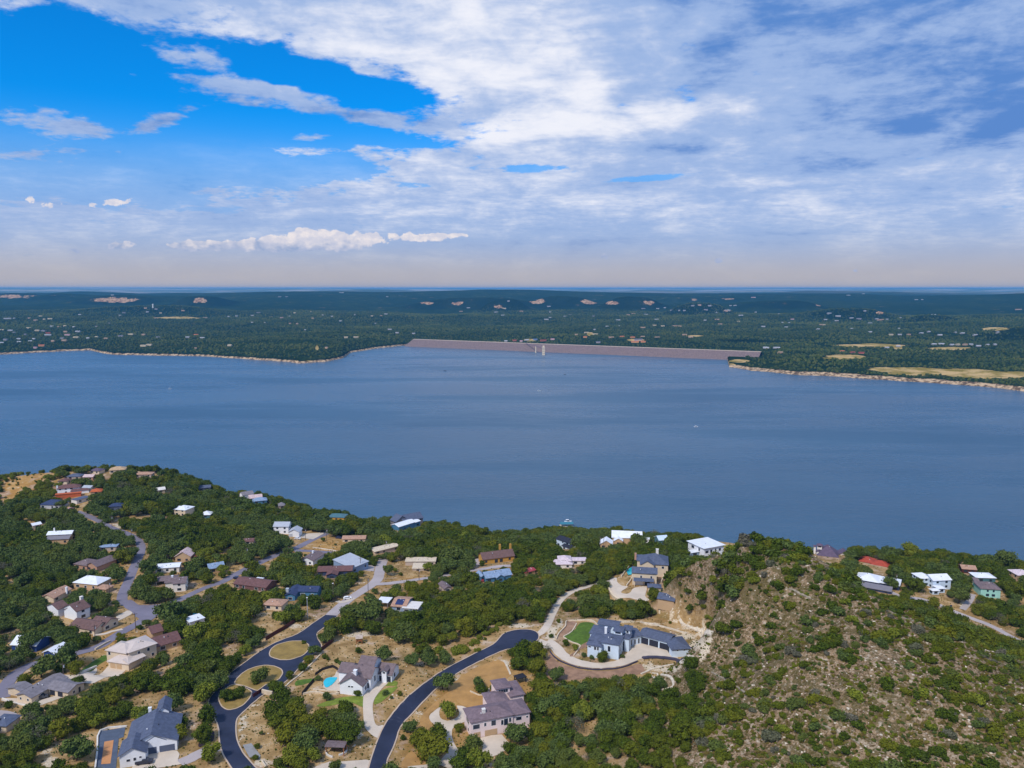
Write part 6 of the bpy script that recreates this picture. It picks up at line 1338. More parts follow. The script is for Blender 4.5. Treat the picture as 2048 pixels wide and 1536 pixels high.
# open ground (few trees)
for n, pts in [
    (2, [(1040,650),(1100,590),(1400,600),(1450,640),(1350,710),(1100,690)]), (2, [(740,770),(830,720),(1010,720),(980,810),(700,800)]), (2, [(10,790),(180,700),(330,650),(340,700),(310,800),(100,810)]),
    (2, [(850,560),(910,550),(1100,590),(1000,640),(860,690)]), (2, [(550,840),(760,830),(740,900),(660,930),(570,890)]), (2, [(1770,840),(2042,820),(2042,985),(1850,975),(1750,935)]), (3, [(0,640),(140,640),(200,680),(440,640),(480,700),(200,780),(0,790)]),
    (2, [(1600,1180),(1750,1065),(2000,1015),(2042,1030),(2042,1110),(1850,1120),(1700,1190)]), (3, [(0,830),(150,830),(170,900),(160,940),(0,920)]),
    (2, [(1380,1110),(1600,960),(1640,980),(1450,1150)]), (2, [(650,1536),(900,1400),(1250,1225),(1320,1240),(1000,1460),(880,1536)]), (2, [(1240,1190),(1400,1180),(1400,1240),(1300,1240)]), (2, [(1320,1320),(1590,1190),(1720,1210),(1500,1260),(1400,1310)]),
    (7, [(1180,380),(1300,240),(1420,250),(1520,240),(1850,235),(1870,330),(1990,460),(2042,520),(2042,840),(1900,980),(1700,1260),(1640,1480),(1140,1536),(1190,1380),(1240,1300),(1400,1340),(1520,1240),(1530,1100),(1480,980),(1330,990),(1130,1050),(1000,1020),(880,960),(880,860),(820,760),(930,640),(1000,590),(1160,430)]),
    (7, [(600,310),(900,150),(980,90),(1215,50),(940,240),(780,300),(640,360)]), (7, [(120,400),(330,330),(430,380),(340,470),(160,540)]), (7, [(600,180),(720,100),(860,90),(640,280)]),
    (7, [(360,1060),(480,980),(640,890),(610,1030),(700,1280),(880,1330),(860,1480),(600,1536),(540,1536),(370,1290)]), (7, [(0,1400),(200,1395),(290,1536),(150,1430),(0,1480)]), (7, [(20,1140),(130,1040),(180,1110),(185,1290),(130,1320),(140,1180)]),
    (8, [(90,1180),(420,720),(620,620),(1100,420),(1200,400),(1140,480),(1200,560),(1330,680),(1390,800),(1350,860),(1350,1200),(1250,1320),(880,1470),(760,1536),(0,1536),(0,1420)]),
    (8, [(0,500),(130,560),(480,570),(500,600),(300,740),(0,1000)]), (8, [(60,360),(300,330),(470,350),(650,300),(800,250),(1150,130),(1300,100),(1520,100),(1430,200),(1200,190),(1080,250),(1000,350),(640,470),(550,440),(130,430)]), (8, [(1150,560),(1330,640),(1400,760),(1340,780),(1230,680)]),
    (4, [(30,1060),(110,920),(150,940),(380,1010),(470,1020),(650,1040),(900,1050),(1050,960),(1200,900),(1250,1000),(1430,1070),(1590,1150),(1570,1200),(1500,1400),(1300,1400),(1250,1500),(850,1560),(0,1600),(-60,1500),(0,1400)]),
    (4, [(1000,840),(1090,830),(1110,900),(1060,960),(980,960),(960,870)]), (4, [(590,560),(700,570),(700,600),(600,620)]), (4, [(440,760),(560,760),(600,850),(520,800)]), (4, [(1220,730),(1260,740),(1270,880),(1225,850)]),
    (1, [(0,420),(130,290),(230,240),(520,215),(490,260),(350,320),(200,430),(60,560),(0,610)]), (1, [(640,210),(760,230),(700,250)]), (1, [(1200,330),(1290,330),(1280,365),(1200,360)]), (1, [(1120,660),(1240,640),(1600,640),(1690,680),(1400,740),(1180,730),(1090,740)]), (1, [(1000,720),(1100,700),(1250,790),(1370,850),(1410,880),(1390,900),(1200,790)]),
    (1, [(1290,900),(1330,930),(1340,1000),(1290,1010)]), (1, [(1200,1150),(1270,1130),(1220,1260),(1170,1300)]), (1, [(1260,1380),(1310,1390),(1320,1500),(1250,1500)]), (1, [(1370,1290),(1500,1310),(1500,1350),(1350,1350)]), (1, [(1850,1370),(1990,1320),(1900,1420),(1650,1500),(1500,1510)]),
    (6, [(200,540),(400,555),(360,590),(220,590)]), (6, [(440,1300),(700,1210),(920,1150),(1100,1090),(1160,1120),(1160,1160),(920,1190),(870,1536),(300,1536)]), (6, [(-50,960),(240,1010),(260,1200),(180,1260),(100,1190),(-50,1160)]), (6, [(1540,930),(1800,950),(1900,1010),(1780,1100),(1900,1300),(1700,1390),(1690,1250),(1630,1040)]),
    (6, [(1050,360),(1250,290),(1370,330),(1390,400),(1100,390)]), (6, [(960,290),(1300,120),(1330,160),(1240,220),(1000,320)]), (6, [(860,400),(980,370),(860,430)]), (6, [(880,480),(970,450),(970,560),(900,600),(720,660),(800,600),(880,540)]), (6, [(1500,560),(1640,470),(1800,440),(1700,560),(1560,660)]),
    (5, [(1000,490),(1280,490),(1440,520),(1500,590),(1440,590),(1250,540),(1100,530),(1030,530)]), (5, [(1310,490),(1440,480),(1450,560),(1400,550)]), (5, [(1570,740),(1640,730),(1760,830),(1740,860),(1600,780)]), (5, [(1370,680),(1450,690),(1450,715),(1380,700)]), (5, [(1400,600),(1500,590),(1800,720),(2000,810),(2040,880),(1900,800)]), (5, [(1600,500),(1660,490),(1620,620),(1560,610)])]:
    open_poly(zl(n, *pts))

cand = []          # x, y, z, diameter, kind, open
def visible_ok(x, y, z, D, c_slack=2.0, lim=1, hs=.75):
    px, py, c = proj(x, y, z + D * hs * .5)
    r = D * .5 * F / c; bad = 0
    for a in range(9):
        if a: qx, qy = px + r * .85 * math.cos(a * .785), py + r * .62 * math.sin(a * .785)
        else: qx, qy = px, py
        i, j = int(qx / 2), int(qy / 2)
        if 0 <= i < KW and 0 <= j < KH and KEEP[j, i] > c + c_slack: bad += 1
    return bad <= lim, px, py, c, r
def in_patch(x, y, pad=0.0):
    for P, x0, x1, y0, y1 in PB:
        if x0 - pad < x < x1 + pad and y0 - pad < y < y1 + pad:
            if in_poly(np.array([x]), np.array([y]), P)[0]: return True
            if pad:
                Q = np.array(P)
                if np.min(np.hypot(Q[:, 0] - x, Q[:, 1] - y)) < pad: return True
    for A, th, L, d in FOOT:
        rx, ry = x - A[0], y - A[1]; u = rx * math.cos(th) + ry * math.sin(th); v = -rx * math.sin(th) + ry * math.cos(th)
        if -1.0 - pad < u < L + 1.0 + pad and -1.0 - pad < v < d + 1.0 + pad: return True
    return False
PB = [(P, min(p[0] for p in P), max(p[0] for p in P), min(p[1] for p in P), max(p[1] for p in P)) for P in PATCHES]
def is_hill(x, y, z):
    px, py, c = proj(x, y, z)
    return x > 25 and z > 84 + max(0, 1380 - px) * .12 and not (px < 1180) and not (px < 1400 and py > 1330 and py > 1700 - px * .25)
def open_at(px, py):
    i, j = int(px / 2), int(py / 2)
    return 0 <= i < KW and 0 <= j < KH and OPEN[j, i]
R = random.Random(11)
manual = []
def mt(n, x, y, D, kind, label=None): manual.append((n, x, y, D, kind, label))
for a in [(7, 590, 700, 8.5, 'oak', 'single oak on the oval road island'), (7, 545, 725, 4, 'juniper', 'small clipped shrub tree at the edge of the oval island'), (7, 265, 880, 6.5, 'juniper', 'left of two clipped trees on the lower island'), (7, 390, 860, 7, 'juniper', 'right of two clipped trees on the lower island'),
          (7, 870, 670, 4.5, 'juniper', 'lowest clipped tree of the row right of the entry road'), (7, 990, 590, 5, 'juniper', 'second clipped tree of the row right of the entry road'), (7, 1050, 510, 5, 'juniper', 'third clipped tree of the row right of the entry road'), (7, 1110, 440, 6, 'oak', 'topmost oak of the row right of the entry road'),
          (7, 740, 790, 6.5, 'juniper', 'dark juniper at the stone gate wall'), (7, 800, 900, 9, 'juniper', 'juniper on top of the dark clump in the clearing'), (7, 700, 1040, 9, 'juniper', 'left juniper of the dark clump in the clearing'), (7, 800, 1150, 11, 'juniper', 'large juniper in the middle of the dark clump'), (7, 930, 1100, 10, 'juniper', 'right neighbour of the large middle juniper'),
          (7, 850, 1290, 10, 'juniper', 'lowest juniper of the dark clump in the clearing'), (7, 1180, 1200, 9, 'juniper', 'juniper left of the grey oak above the pavilion'), (7, 1060, 1180, 8, 'juniper', 'small juniper between the two dark clumps'), (7, 1300, 1240, 9, 'juniper', 'middle juniper right of the clump'), (7, 1420, 1160, 9, 'oak', 'grey-green oak topping the right clump'), (7, 1430, 1290, 10, 'juniper', 'juniper right above the pavilion'),
          (7, 1030, 1400, 11, 'oak', 'broad grey-green oak below the dark clump'), (7, 1090, 1480, 7, 'bright', 'lighter green tree at the foot of the broad oak'), (7, 1330, 1560, 5, 'oak', 'tree top at the bottom edge below the pavilion'),
          (8, 510, 770, 9.5, 'oak', 'lone dark oak at the kerb of the big curving road'), (8, 560, 1060, 8.5, 'bright', 'tree in the loop of the concrete drive'), (8, 850, 760, 6, 'oak', 'small tree in the round planted bed'), (8, 895, 815, 6, 'juniper', 'low spreading shrub in the round planted bed'), (8, 400, 1430, 13, 'juniper', 'big round dark juniper left of the looping drive'), (8, 300, 1330, 9, 'juniper', 'juniper shoulder of the big round juniper'), (8, 470, 1280, 9, 'juniper', 'top right part of the big round juniper clump'),
          (8, 200, 1190, 6.5, 'oak', 'small oak between road and golden lawn'), (8, 800, 1370, 8, 'oak', 'rounded bush at the corner of the garage court'), (8, 670, 1190, 4.5, 'juniper', 'dark shrub left of the pink stucco villa'), (8, 1235, 1300, 10, 'oak', 'oak standing in front of the pink stucco villa'), (8, 1190, 1420, 7, 'juniper', 'juniper at the lower right of the garage court'), (8, 430, 1560, 7, 'oak', 'oak at the bottom edge by the golden lawn'), (8, 700, 1545, 10, 'juniper', 'juniper at the bottom edge below the looping drive'), (8, 860, 1540, 9, 'bright', 'lighter tree at the bottom edge below the garage court'),
          (8, 140, 310, 12, 'oak', 'big round oak above the farmhouse garage'), (8, 570, 270, 9, 'oak', 'leaning oak at the edge of the brush'), (8, 220, 530, 7.5, 'oak', 'left oak of the row above the curving road'), (8, 370, 545, 8, 'oak', 'middle oak of the row above the curving road'), (8, 520, 530, 8, 'oak', 'right oak of the row above the curving road'), (8, 1010, 790, 3.5, 'juniper', 'dark shrub at the corner of the villa tower'),
          (8, 1300, 500, 12, 'juniper', 'large juniper below the turning circle'), (8, 1420, 480, 11, 'juniper', 'right juniper below the turning circle'), (8, 1250, 570, 9, 'juniper', 'lower juniper below the turning circle'), (8, 1450, 640, 10, 'juniper', 'juniper beside the reddish gravel slope'), (8, 1620, 690, 8, 'oak', 'oak at the foot of the reddish gravel slope'), (8, 1565, 270, 2.6, 'juniper', 'tiny round shrub beside the climbing driveway'), (8, 1460, 120, 5, 'juniper', 'round shrub above the turning circle'), (8, 1540, 400, 5, 'bare', 'leafless tree at the turning circle'),
          (4, 520, 1430, 6.5, 'juniper', 'round shrub in front of the long grey-roofed house'), (4, 515, 740, 8.5, 'oak', 'grey-green oak at the top of the climbing driveway'), (4, 1000, 790, 6.5, 'juniper', 'dark tree in the corner of the concrete court'), (4, 320, 700, 4, 'bare', 'grey leafless shrub by the climbing driveway'), (4, 160, 1270, 4, 'juniper', 'round shrub below the lawn wall'), (4, 240, 1320, 4, 'bright', 'bushy shrub at the lawn stairs'), (4, 400, 1410, 3, 'oak', 'small bush by the white corner wall'), (4, 700, 1390, 2.5, 'oak', 'small bush at the entrance of the long house'), (4, 330, 1380, 3, 'oak', 'small bush left of the white corner wall'),
          (4, 1360, 1500, 7.5, 'juniper', 'dark juniper at the right end of the garage court'), (7, 1800, 490, 8, 'oak', 'oak behind the farmhouse garage'), (7, 1370, 540, 3, 'oak', 'small round shrub behind the farmhouse pool'), (7, 1940, 830, 2.5, 'juniper', 'small dark bush below the farmhouse garage'), (7, 1810, 830, 3.2, 'oak', 'small shrub on the yellow-green strip'), (7, 1540, 830, 4, 'juniper', 'shrub at the right of the farmhouse gable'), (7, 1230, 880, 4.5, 'oak', 'round bush below the farmhouse pool'), (7, 1150, 690, 3, 'oak', 'small shrub at the pool fence'),
          (7, 560, 1355, 2.6, 'juniper', 'small bush beside the grey slab ramp'), (7, 540, 1460, 2.6, 'juniper', 'small bush below the grey slab ramp'), (7, 1970, 1262, 2.6, 'juniper', 'tiny round bush right of the curving road'), (7, 50, 900, 10, 'bright', 'pale green feathery tree left of the entry road'), (7, 60, 1090, 8, 'juniper', 'shrub clump left of the entry road'), (7, 20, 1280, 8, 'juniper', 'dark tree in the mulch bed'), (7, 110, 1480, 8, 'bright', 'leafy tree at the bottom edge left of the entry road'), (7, 200, 770, 8, 'oak', 'dark oak leaning over the left of the gate'),
          (7, 530, 370, 9, 'oak', 'dark oak at the left of the upper island road'), (7, 440, 440, 6.5, 'bright', 'lighter shrub above the left branch of the road'), (7, 370, 510, 6.5, 'juniper', 'shrub beside the left branch of the road'), (7, 270, 600, 8, 'juniper', 'juniper above the left branch of the road'), (7, 1010, 330, 2.6, 'juniper', 'tiny bush on the upper road island'),
          (6, 700, 1470, 12, 'oak', 'large lone oak on the dry slope at the bottom left'), (6, 1640, 1270, 8, 'juniper', 'hedge tree right of the blue grey roof'), (6, 1650, 1170, 6, 'juniper', 'upper hedge tree right of the blue grey roof'), (6, 1540, 210, 14, 'oak', 'great spreading oak right of the junction'), (6, 1340, 240, 5, 'oak', 'small dark oak left of the junction verge'), (6, 1280, 270, 4, 'juniper', 'dark bush at the tall utility pole'), (6, 300, 460, 11, 'oak', 'thin-crowned oak in front of the white blue-walled roof'), (6, 660, 600, 14, 'oak', 'broad dark oak left of the small green lawn'), (6, 380, 710, 12, 'oak', 'dark oak behind the ranch house'), (6, 1100, 370, 5, 'juniper', 'bush above the cream metal roof'), (6, 70, 990, 4, 'juniper', 'small bush by the parking pad road'), (6, 740, 790, 7, 'juniper', 'dark shrub tree at the end of the ranch drive'),
          (2, 870, 730, 8, 'oak', 'round dark oak inside the street fork'), (2, 510, 905, 10, 'juniper', 'round dark oak above the brown-red bungalow'), (2, 1310, 560, 13, 'oak', 'tall dark oak beside the rust brown roof'), (2, 1820, 930, 9, 'oak', 'round oak right of the pale fork'), (2, 1110, 480, 12, 'oak', 'dark oak behind the street end pole'), (2, 90, 740, 9, 'bright', 'bright yellow-green tree left of the dry lot'), (2, 215, 915, 9, 'bright', 'yellow-green bush beside the blue grey cottage'), (2, 295, 870, 7, 'bare', 'reddish shrub right of the cottage'), (2, 1100, 1250, 10, 'juniper', 'juniper behind the lamp pole'), (2, 1650, 1380, 16, 'oak', 'great grey-green oak left of the terracotta house'), (2, 1300, 1450, 9, 'juniper', 'juniper at the right kerb of the dark road'), (2, 1440, 1480, 12, 'juniper', 'wide juniper right of the zigzag fence'),
          (3, 615, 750, 6, 'juniper', 'small round tree on the verge of the pale street'), (3, 890, 645, 5, 'juniper', 'dark round bush at the yellow brick house'), (3, 370, 690, 8, 'bright', 'thin light tree beside the T-shaped roof'), (3, 600, 640, 18, 'oak', 'wide dark oak between T-shaped roof and yellow brick house'), (3, 1870, 480, 16, 'oak', 'big oak covering the black-roofed house'), (3, 1250, 740, 11, 'juniper', 'oak right of the blue cottage'), (3, 760, 850, 12, 'juniper', 'dark tree left of the blue cottage'), (3, 380, 200, 14, 'juniper', 'tree cluster right of the slate gables'),
          (4, 860, 310, 14, 'oak', 'big oak in front of the white-roofed cottages'), (4, 1190, 350, 14, 'oak', 'big oak left of the flat-roofed white house'), (4, 330, 350, 13, 'oak', 'round oak left of the stone cottages'), (5, 1010, 460, 10, 'oak', 'dark oak in front of the wide white hip roof'), (5, 1210, 480, 13, 'juniper', 'wide dark oak between the two white roofs'), (5, 1540, 570, 12, 'oak', 'oak beside the pale drive to the mint house'), (5, 1150, 220, 16, 'bright', 'tall yellow-green tree at the lake edge'), (5, 1020, 240, 14, 'oak', 'dark oak right of the red tile roof'), (5, 1900, 290, 16, 'oak', 'tall dark tree at the lake edge behind the white roof'), (5, 1740, 290, 13, 'oak', 'dark tree behind the small orange roof'), (5, 1960, 520, 13, 'juniper', 'tree right of the mint green house'), (5, 700, 240, 11, 'oak', 'dark tree between purple and red roofs'),
          (1, 1010, 160, 14, 'oak', 'tall dark oak on the left hilltop skyline'), (1, 1130, 150, 12, 'oak', 'second dark oak on the left hilltop skyline'), (1, 350, 190, 10, 'oak', 'dark bush on the skyline of the left hillside'), (1, 2010, 980, 8, 'bright', 'yellow-green tree right of the dark red shed'), (1, 600, 560, 10, 'oak', 'oak between navy roof and street'), (1, 1700, 1060, 9, 'oak', 'oak hiding the wall of the pinkish house'), (1, 1880, 1190, 13, 'oak', 'spreading oak in front of the long white bungalow'), (1, 1440, 1220, 12, 'oak', 'oak beside the winding street below the bungalow')]: mt(*a)
placed = []
for n, x, y, D, kind, label in manual:
    D *= .9
    q = G(*zp(n, x, y)); px, py, c = proj(q[0], q[1], q[2] + D * .35); placed.append([q[0], q[1], q[2], D, kind, label, px, py, c, D * .5 * F / c])
mx = np.array([(p[0], p[1], p[3]) for p in placed])
# woods
sp = 5.0
for yy in np.arange(95, 900, sp):
    for xx in np.arange(-.72 * yy - 20, .72 * yy + 20, sp):
        x, y = xx + R.uniform(-.45, .45) * sp, yy + R.uniform(-.45, .45) * sp; z = float(Hn(x, y)) 
        if z < 8: continue
        px, py, c = proj(x, y, z)
        if not (-70 < px < 2120 and py < 1640): continue
        rcc = float(np.interp(math.atan2(x, y), ca, cr))
        if math.hypot(x, y) > rcc + 26: continue
        if is_hill(x, y, z): continue
        if 1400 < px < 1690 and c > 425 and py < 1128: continue
        op = open_at(px, py)
        if not op and vnoise(np.array([x]), np.array([y]), 13, 33)[0] + .4 * vnoise(np.array([x]), np.array([y]), 5, 34)[0] > (.23 if px < 1000 else .30): op = R.random() < .9
        D = R.uniform(5.0, 8.8) * (1.0 if c < 480 else 1.15)
        if px > 1150 and px < 1420 and py > 1330: D = R.uniform(4.5, 7.5)
        if R.random() < .12: D *= 1.3
        if math.hypot(x, y) > rcc - 14: D *= .82
        kind = 'juniper' if vnoise(np.array([x]), np.array([y]), 26, 30)[0] + R.uniform(-.22, .22) + (.12 if px > 1000 and py > 1100 else 0) > -.04 else 'oak'
        rr_ = R.random()
        if rr_ < .025: kind = 'bright'
        elif rr_ < .055: kind = 'bare'
        if op:
            if R.random() > (.5 if px < 130 and py < 1035 else .045): continue
            D = R.uniform(1.6, 3.6)
        if px < 120 and py < 1010: 
            kind = 'bright' if R.random() < .5 else 'juniper'; D *= .7
        if len(mx) and np.min(np.hypot(mx[:, 0] - x, mx[:, 1] - y) - mx[:, 2] * .38) < D * .2: continue
        if in_patch(x, y, D * .22 if c < 500 else .3): continue
        if py > 1490: D *= .8
        ok, px, py, c, r = visible_ok(x, y, z, D, lim=0 if py > 1490 else 1)
        if not ok and py > 1490: continue
        if not ok:
            D *= .55; ok, px, py, c, r = visible_ok(x, y, z, D)
            if not ok or op: continue
        placed.append([x, y, z, D, kind, None, px, py, c, r])
# hill scrub
shr = []; sp = 2.9
for yy in np.arange(110, 520, sp):
    for xx in np.arange(20, .74 * yy + 20, sp):
        x, y = xx + R.uniform(-.5, .5) * sp, yy + R.uniform(-.5, .5) * sp; z = float(Hn(x, y)); px, py, c = proj(x, y, z)
        if not is_hill(x, y, z) or not (1180 < px < 2120 and py < 1620): continue
        nz = vnoise(np.array([x]), np.array([y]), 11, 40)[0] + .5 * vnoise(np.array([x]), np.array([y]), 34, 41)[0]
        top = max(0, 1 - abs(py - 1110 - abs(px - 1560) * .25) / 75.0) if px < 1900 else 0
        flank = 1330 < px < 1490 and 1100 < py < 1275
        if R.random() > .66 + nz * 1.3 + top * .9 + flank * .3: continue
        if open_at(px, py) and not (flank and py < 1215): continue
        D = R.choice([1.0, 1.3, 1.7, 2.2, 2.8, 3.4, 4.4]) * R.uniform(.8, 1.15) * (1 + max(nz, 0) * .8 + top * .4 + flank * .35)
        if in_patch(x, y, D * .3): continue
        ok, px, py, c, r = visible_ok(x, y, z, D)
        if not ok: continue
        kind = 'juniper' if R.random() < .66 else ('oak' if R.random() < .62 else ('bright' if R.random() < .45 else 'bare'))
        if D < 2.0 and R.random() < .4: kind = 'bright'
        shr.append([x, y, z, D, kind, None, px, py, c, r])
# brush along the culdesac verge
for n, x, y in [(8, 700 + 45 * i + R.uniform(-30, 30), 420 - 30 * i + R.uniform(-40, 20)) for i in range(10)] + [(8, R.uniform(300, 900), R.uniform(330, 440)) for _ in range(14)]:
    q = G(*zp(n, x, y)); D = R.uniform(2.5, 4.5)
    if in_patch(q[0], q[1], 1.5): continue
    px, py, c = proj(*q); shr.append([*q, D, 'bright', None, px, py, c, D * .5 * F / c])
print('trees', len(placed), 'scrub', len(shr))
# --- which of them are individuals
def onscreen(p): return 5 < p[6] < 2043 and 5 < p[7] < 1531
man = [p for p in placed if p[5]]; rest = sorted([p for p in placed if not p[5]], key=lambda p: -(p[9] if onscreen(p) else -1))
NI = 296 - len(man); indiv, mass = man + rest[:NI], rest[NI:]
shr.sort(key=lambda p: -(p[9] if onscreen(p) else -1)); sind, smass = shr[:290], shr[290:]
LMK = [(s, x, y) for s, x, y, c in HOUSE_SPOTS] + [('the turning circle', 1030, 1275), ('the oval road island', 515, 1352), ('the pavilion', 671, 1497), ('the pale street fork', 760, 1165), ('the winding street', 275, 1100), ('the street junction', 295, 1215), ('the bottom edge of the view', 1150, 1520), ('the bottom edge below the villa', 1000, 1530), ('the reddish gravel slope', 1210, 1345), ('the garden mound', 1330, 1375), ('the bottom left corner', 30, 1500), ('the dark wood at the bottom', 1240, 1470)]
HMK = [('the hilltop', 1560, 1105), ('the right shoulder of the hill', 1800, 1210), ('the bottom right corner', 2000, 1500), ('the rock cut', 1440, 1270), ('the garden mound', 1335, 1375), ('the middle of the bare hill', 1640, 1300), ('the foot of the bare hill', 1560, 1490), ('the right edge of the hill', 2000, 1360), ('the left flank of the hill', 1420, 1170), ('the thin slanting ledge', 1480, 1390), ('the lowest rock ledge', 1690, 1470), ('the slope above the bottom edge', 1820, 1440), ('the bare hillside centre right', 1800, 1330), ('the gravelly foot of the slope', 1400, 1480), ('the upper right face of the hill', 1680, 1200), ('the upper left face of the hill', 1500, 1170), ('the long rock ledge', 1850, 1265), ('the bare slope right of centre', 1900, 1400), ('the pale stony patch', 1560, 1390), ('the slope below the garage block', 1480, 1320)]
KN = dict(oak='grey-green live oak', juniper='dark green juniper', bright='yellow-green tree', bare='leafless grey tree'); SK = dict(oak='grey-green bush', juniper='dark green bush', bright='yellow-green bush', bare='grey leafless bush')
ORD = ['nearest', 'second nearest', 'third nearest', 'fourth nearest', 'fifth nearest']
def labels(lst, mk, names, size=None):
    cl_ = {}
    for p in lst:
        if p[5]: continue
        s, lx, ly = min(mk, key=lambda m: math.hypot(m[1] - p[6], (m[2] - p[7]) * 1.3)); dx, dy = p[6] - lx, p[7] - ly
        rel = ('right of' if dx > 0 else 'left of') if abs(dx) > abs(dy) * 2.2 else (('below' if dy > 0 else 'above') if abs(dy) > abs(dx) * 2.2 else ('below and ' if dy > 0 else 'above and ') + ('right of' if dx > 0 else 'left of'))
        cl_.setdefault(f'{names[p[4]]} {rel} {s}', []).append(p)
    c2 = {}
    for k, L in cl_.items():
        if len(L) <= 6: c2[k] = L; continue
        L.sort(key=lambda p: p[3]); n = len(L)
        for w_, a, b in (('small', 0, n // 3), ('middling', n // 3, 2 * n // 3), ('large', 2 * n // 3, n)): c2[w_ + ' ' + k] = L[a:b]
    for k, L in c2.items():
        L.sort(key=lambda p: -p[7])
        for i, p in enumerate(L):
            if len(L) == 1: p[5] = k
            elif len(L) <= 6: p[5] = (ORD[i] if i < len(L) - 1 else 'farthest') + ' ' + k
            else: p[5] = k; p.append('alike: ' + k)
labels(indiv, LMK, KN); labels(sind, HMK, SK)
CATN = dict(oak='oak_tree', juniper='juniper_tree', bright='leafy_tree', bare='bare_tree')
def vs(kind): return {'oak': (NV, .74), 'juniper': (NV, .82), 'bright': (3, .8), 'bare': (3, .8)}[kind]
for p in indiv:
    x, y, z, D, kind, lb, px, py, c, r = p[:10]; nv, hs = vs(kind); i = R.randrange(nv)
    e = empty(CATN[kind], (x, y, z - .1), R.uniform(0, 6.28)); s = D / .92; e.scale = (s, s, s * R.uniform(.85, 1.1))
    tag(e, lb, 'tree', p[10] if len(p) > 10 else 'trees of the near shore'); link(bpy.data.objects.new('crown', CR[kind, i]), e); link(bpy.data.objects.new('trunk', TK[kind, i]), e)
for p in sind:
    x, y, z, D, kind, lb, px, py, c, r = p[:10]; o = link(bpy.data.objects.new('hillside_shrub', SHM[kind, R.randrange(6)])); s = D / .85
    o.location = (x, y, z - D * .08); o.rotation_euler.z = R.uniform(0, 6.28); o.scale = (s, s, s * R.uniform(.8, 1.05)); tag(o, lb, 'shrub', p[10] if len(p) > 10 else 'shrubs of the bare hill')
# --- the uncounted rest: instances on points
def scatter(name, pts, variants, label):
    """pts: x,y,z,scale,rot,index"""
    colx = bpy.data.collections.new(name + '_kinds')
    for i, parts in enumerate(variants):
        o = bpy.data.objects.new(f'{name}_{i:02d}', parts); colx.objects.link(o)
    P = np.array(pts, np.float32); me = bpy.data.meshes.new(name); me.vertices.add(len(P)); me.vertices.foreach_set('co', P[:, :3].ravel()); attr(me, 'sc', P[:, 3]); attr(me, 'rt', P[:, 4])
    a = me.attributes.new('ix', 'INT', 'POINT'); a.data.foreach_set('value', P[:, 5].astype(np.int32)); me.update()
    ob = link(bpy.data.objects.new(name, me)); tag(ob, label, kind='stuff')
    g = bpy.data.node_groups.new(name, 'GeometryNodeTree'); g.interface.new_socket('Geometry', in_out='INPUT', socket_type='NodeSocketGeometry'); g.interface.new_socket('Geometry', in_out='OUTPUT', socket_type='NodeSocketGeometry')
    N = g.nodes; gi = N.new('NodeGroupInput'); go = N.new('NodeGroupOutput'); iop = N.new('GeometryNodeInstanceOnPoints'); ci = N.new('GeometryNodeCollectionInfo')
    ci.inputs[0].default_value = colx; ci.inputs['Separate Children'].default_value = True; ci.inputs['Reset Children'].default_value = True
    def na(nm, ty):
        q = N.new('GeometryNodeInputNamedAttribute'); q.data_type = ty; q.inputs[0].default_value = nm; return q.outputs[0]
    cx = N.new('ShaderNodeCombineXYZ'); g.links.new(na('rt', 'FLOAT'), cx.inputs[2])
    g.links.new(gi.outputs[0], iop.inputs['Points']); g.links.new(ci.outputs[0], iop.inputs['Instance']); iop.inputs['Pick Instance'].default_value = True
    g.links.new(na('ix', 'INT'), iop.inputs['Instance Index']); g.links.new(cx.outputs[0], iop.inputs['Rotation']); g.links.new(na('sc', 'FLOAT'), iop.inputs['Scale'])
    g.links.new(iop.outputs[0], go.inputs[0]); md = ob.modifiers.new('scatter', 'NODES'); md.node_group = g; return ob
VL = []; VI = {}
for kind, nv in (('oak', NV), ('juniper', NV), ('bright', 3), ('bare', 3)):
    for i in range(nv):
        a, b = CR[kind, i], TK[kind, i]; k = len(a.vertices); me = bpy.data.meshes.new('tree_kind')
        me.from_pydata([v.co[:] for v in a.vertices] + [v.co[:] for v in b.vertices], [], [tuple(p.vertices) for p in a.polygons] + [tuple(v + k for v in p.vertices) for p in b.polygons])
        me.materials.append(LM[kind]); me.materials.append(bark); mi = np.zeros(len(me.polygons), np.int32); mi[len(a.polygons):] = 1; me.polygons.foreach_set('material_index', mi)
        VI[kind, i] = len(VL); VL.append(me)
scatter('woodland', [(p[0], p[1], p[2] - .1, p[3] / .92, R.uniform(0, 6.28), VI[p[4], R.randrange(vs(p[4])[0])]) for p in mass], VL, 'dense oak and juniper woods between the houses')
SV = []; SI = {}
for kk in ('juniper', 'oak', 'bright', 'bare', 'dry'):
    for i in range(6): SI[kk, i] = len(SV); SV.append(SHM[kk, i])
scatter('scrub', [(p[0], p[1], p[2] - p[3] * .08, p[3] / .85, R.uniform(0, 6.28), SI[p[4], R.randrange(6)]) for p in smass], SV, 'scattered low scrub on the bare limestone hill')
# low tufts and weeds
tuft = []
for _ in range(64000):
    y = R.uniform(110, 560); x = R.uniform(-.7, .72) * y; z = float(Hn(x, y)); px, py, c = proj(x, y, z)
    if not (-20 < px < 2070 and py < 1590) or z < 20: continue
    h = is_hill(x, y, z)
    if not h and R.random() < .45: continue
    if h and px < 1800 and vnoise(np.array([x]), np.array([y]), 9, 44)[0] < -.12: continue
    if in_patch(x, y, .4): continue
    s = R.uniform(.35, 1.1) * (1.35 if h else .75)
    tuft.append((x, y, z - .05, s, R.uniform(0, 6.28), SI[R.choice(('dry', 'dry', 'bright', 'juniper', 'oak')), R.randrange(6)]))
scatter('weeds', tuft, SV, 'low tufts of grass and weeds on dry ground')
